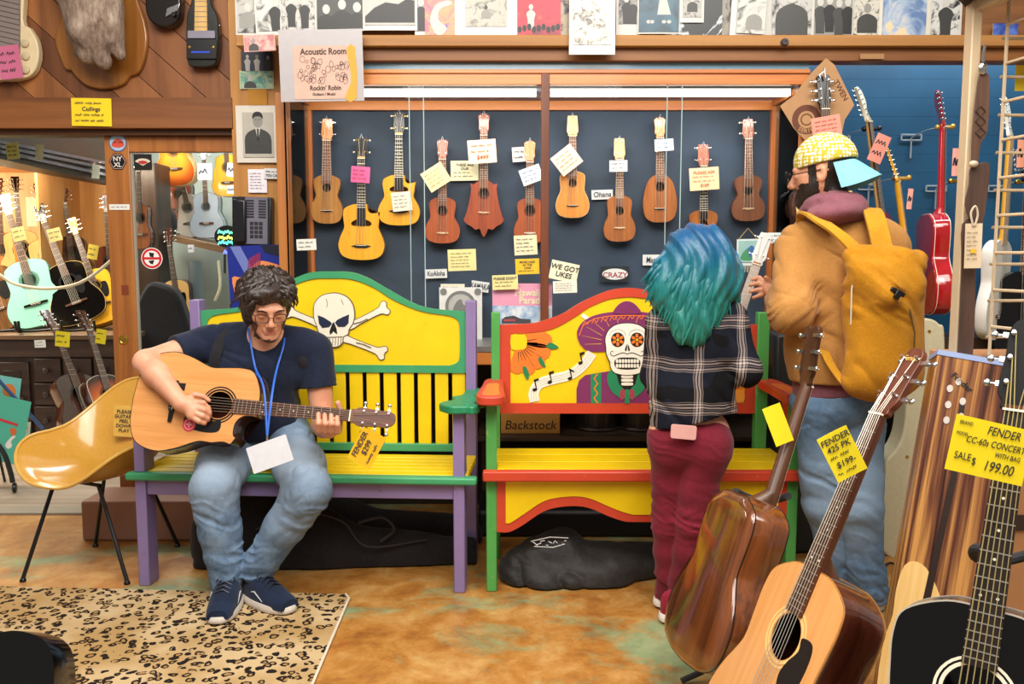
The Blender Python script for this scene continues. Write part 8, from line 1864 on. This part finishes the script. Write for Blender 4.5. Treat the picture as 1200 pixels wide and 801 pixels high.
# ================================================================ foreground guitars
def stand(root_px, Yf, zy, label, yaw, w=.075, back=.06):
    """floor stand: tube column behind the instrument, neck yoke, cradle, three feet"""
    b = P(*root_px, Yf); s_ = thing('guitar_stand', label, 'stand', Matrix.Translation((b.x, b.y, 0))@Matrix.Rotation(yaw, 4, 'Z')); G = M_('#232326', .45)
    MB().tube([(0, 0, .05), (0, 0, zy-.05)], .011, 10).build('column', G, s_)
    m = MB(); m.tube(smooth_pts([(-w, -back-.06, zy+.015), (-w, -back, zy), (-w*.7, -.02, zy-.03), (0, 0, zy-.05), (w*.7, -.02, zy-.03), (w, -back, zy), (w, -back-.06, zy+.015)], 5), .011, 10); m.build('neck_yoke', M_('#2e2e32', .8), s_)
    for a in (0, 2.1, -2.1): MB().tube([(0, 0, .10), (.26*sin(a), .26*cos(a), .014)], .010, 8).build('leg', G, s_)
    for q in (-1, 1): MB().tube(smooth_pts([(0, 0, .12), (q*.08, -.05, .10), (q*.09, -.16, .10), (q*.09, -.18, .14)], 4), .010, 8).build('cradle_arm', G, s_)
    return s_
A_ = dict(DRED); A_.update(side=wood('#7a4422', '#43200f', .16, sc=1.3, coat=1.0), headm=wood('#5a3420', '#3c2012', .3), neck=wood('#5e3822', '#40240f', .35), top=SPRUCE, head='book', hw=.037, D=.115, bind=BLACKPL)
GA = make_guitar('acoustic_guitar', 'glossy dark guitar with its figured back turned to the viewer', 'guitar', P(840, 786, 2.36), P(966, 386, 2.52), A_, front=(.975, .22, .2))
card(911, 497, 22, 48, 2.43, 22, '#f4e620', None, 'yellow card on the neck of the guitar shown from behind', 'price tag', 'price_tag')
B_ = dict(DRED); B_.update(top=wood('#dba062', '#cf9050', .25, sc=1.6, coat=.6, ring=.15), side=wood('#5a2a1a', '#34150c', .2, sc=1.3, coat=1.0), head='fender', headm=wood('#6e3822', '#4c2214', .3, coat=.3), rosette=PALE, neck=wood('#6a3a26', '#4a2616', .3), Lh=.17, sr=.0008, bind=wood('#b07a40', '#8a5a2c', .3))
GB = make_guitar('acoustic_guitar', 'natural topped acoustic guitar with yellow price card on the neck, foreground', 'guitar', P(846, 924, 1.70), P(1065, 402, 1.84), B_, front=(-.975, -.20, .12))
xh, zh = 0, GB['zn']+.10
tp_ = text_part('Fender', .019, M_('#d8b060', .5), GB['head'], .0, .142, -.0012, shear=.3, w=.0001); tp_.matrix_local = GB['hT']
card(985.5, 531, 38, 58, 1.69, 28, '#f6e21c', ['FENDER', '425 PK', None, '$199-', None], 'yellow price card showing 199 on the natural guitar neck', 'price tag', 'price_tag', inset=.06)
C_ = dict(DRED); C_.update(top=BLKG, side=BLKG, bind=M_('#b8b0a4', .4), rosette=IVORY, fb=wood('#2e2420', '#1e1613', .35), headm=M_('#0c0b0a', .6, spec=.2), neck=wood('#6a3a26', '#4a2616', .3), sm=M_('#d8c890', .35, .6), sr=.0008, fw=.0022, guard=None, head='fender')
GC = make_guitar('acoustic_guitar', 'black acoustic guitar with large yellow sale card, right foreground', 'guitar', P(1108, 1050, 1.40), P(1207, 372, 1.58), C_, front=(-.55, -.83, .22))
o = card(1159, 527, 94, 66, 1.40, 0, '#f7de12', None, 'large yellow card reading SALE 199.00 on the black guitar neck', 'price tag', 'price_tag', M=TR(P(1159, 527, 1.39))@Matrix.Rotation(radians(13), 4, 'Y')@Matrix.Rotation(radians(-6), 4, 'X'), k=mpp(1.39, 527), curl=.001)
k = mpp(1.39, 527); IK = M_('#2a2a30', .6)
for s_, x, z, sz, sh_ in (('BRAND', -34, 25, 6, 0), ('FENDER', 12, 22, 14, .2), ('MODEL', -36, 12, 5.5, 0), ('CC-60s CONCERT', 5, 7, 11, .2), ('SALE', -30, -14, 12, 0), ('$', -16, -17, 12, 0), ('199.00', 14, -19, 17, .2), ('WITH BAG', 22, -4, 8, .2)):
    text_part(s_, sz*k, IK, o, x*k, z*k, -.003, shear=sh_, sx=.8, name='lettering' if sh_ == 0 else 'handwriting', depth=.0002)
stand((893, 600), 2.62, P(893, 582, 2.5).z, 'black floor stand with padded yoke holding the guitar seen from behind', radians(-18), back=.09)
stand((1165, 640), 1.72, P(1165, 655, 1.6).z, 'black floor stand with foam yoke behind the black guitar', 0, w=.07)
# tag on the played guitar
card(430, 524, 42, 30, MG.translation.y-.16, 62, '#e8b414', ['FENDER', '$299', None], 'amber price card showing 299 hanging from the played guitar headstock', 'price tag', 'price_tag', inset=.05)
# black guitar at the bottom left corner
K_ = dict(DRED); K_.update(top=BLKG, side=BLKG, bind=None, rosette=IVORY, headm=BLKG, neck=BLKG, guard=None)
c0 = P(58, 838, 2.02); make_guitar('acoustic_guitar', 'glossy black guitar bout at the bottom left corner', 'guitar', c0, c0+Vector((-1.03, .05, .0)), K_, front=(.1, -1, .5))
# small instrument held by the turquoise haired person
U_ = dict(L=.27, D=.065, lb=.11, wa=.07, ub=.085, Ln=.26, Lh=.14, nw0=.036, nw1=.044, hz=.18, hr=.028, bz=.08, bw=.04, hw=.028, ns=4, nt=2, nf=14, top=KOA2, side=KOA2, fb=M_('#b8a89a', .5), headm=M_('#cfd0cc', .4), neck=KOA2, rosette=None, head='taper', tilt=6)
make_guitar('ukulele', 'ukulele with silvery headstock held upright beside the turquoise hair', 'ukulele', P(838, 452, 3.40), P(899, 273, 3.46), U_, front=(-.2, -1, 0))
# ================================================================ camera, light
cam = bpy.data.cameras.new('camera'); co = bpy.data.objects.new('camera', cam); COL.objects.link(co); SC.camera = co
cam.sensor_width = 36; cam.lens = 36*F/1200; co.location = C0; co.rotation_euler = (pi/2-TH, 0, 0); cam.clip_start = .05
w = bpy.data.worlds.new('world'); SC.world = w; w.use_nodes = True
w.node_tree.nodes['Background'].inputs[0].default_value = (1.0, .93, .84, 1); w.node_tree.nodes['Background'].inputs[1].default_value = .30
def area(name, loc, size, power, color=(1, .95, .88), rot=(0, 0, 0), sy=None):
    l = bpy.data.lights.new(name, 'AREA'); l.energy = power; l.color = color; l.size = size
    if sy: l.shape = 'RECTANGLE'; l.size_y = sy
    o = bpy.data.objects.new(name, l); COL.objects.link(o); o.location = loc; o.rotation_euler = rot; return o
area('ceiling_lamp', (-1.2, 1.8, 3.3), 1.8, 95, rot=(radians(12), 0, 0))
area('ceiling_lamp', (1.3, 1.6, 3.3), 1.8, 95, rot=(radians(12), 0, 0))
area('ceiling_lamp', (0, .1, 3.5), 2.2, 120, rot=(radians(30), 0, 0))
area('case_lamp', ((LX0+LX1)/2, YC0+.2, zt0-.02), LX1-LX0, 13, sy=.06, rot=(radians(18), 0, 0))
area('wall_washer', (2.3, 4.25, 2.75), 1.8, 26, color=(.85, .95, 1), rot=(radians(22), 0, 0), sy=.2)
area('nook_light', (-4.3, 6.2, 2.9), 1.8, 170, color=(1, .88, .7), rot=(radians(15), 0, 0), sy=.6)
area('nook_light', (-5.3, 5.7, 1.7), 1.6, 70, color=(1, .84, .62), rot=(radians(95), 0, radians(-25)))  # extra fill added out of view to brighten the niche boards
area('niche_lamp', (-4.2, 6.62, 2.05), 2.6, 40, color=(1, .86, .64), rot=(radians(25), 0, 0), sy=.08)
area('back_room_lamp', (-2.6, 6.6, 3.1), 1.2, 60, color=(.95, 1, .98))
SC.view_settings.view_transform = 'Standard'; SC.view_settings.look = 'None'; SC.view_settings.exposure = -0.1; SC.view_settings.gamma = 1.0
SC.view_settings.use_curve_mapping = False
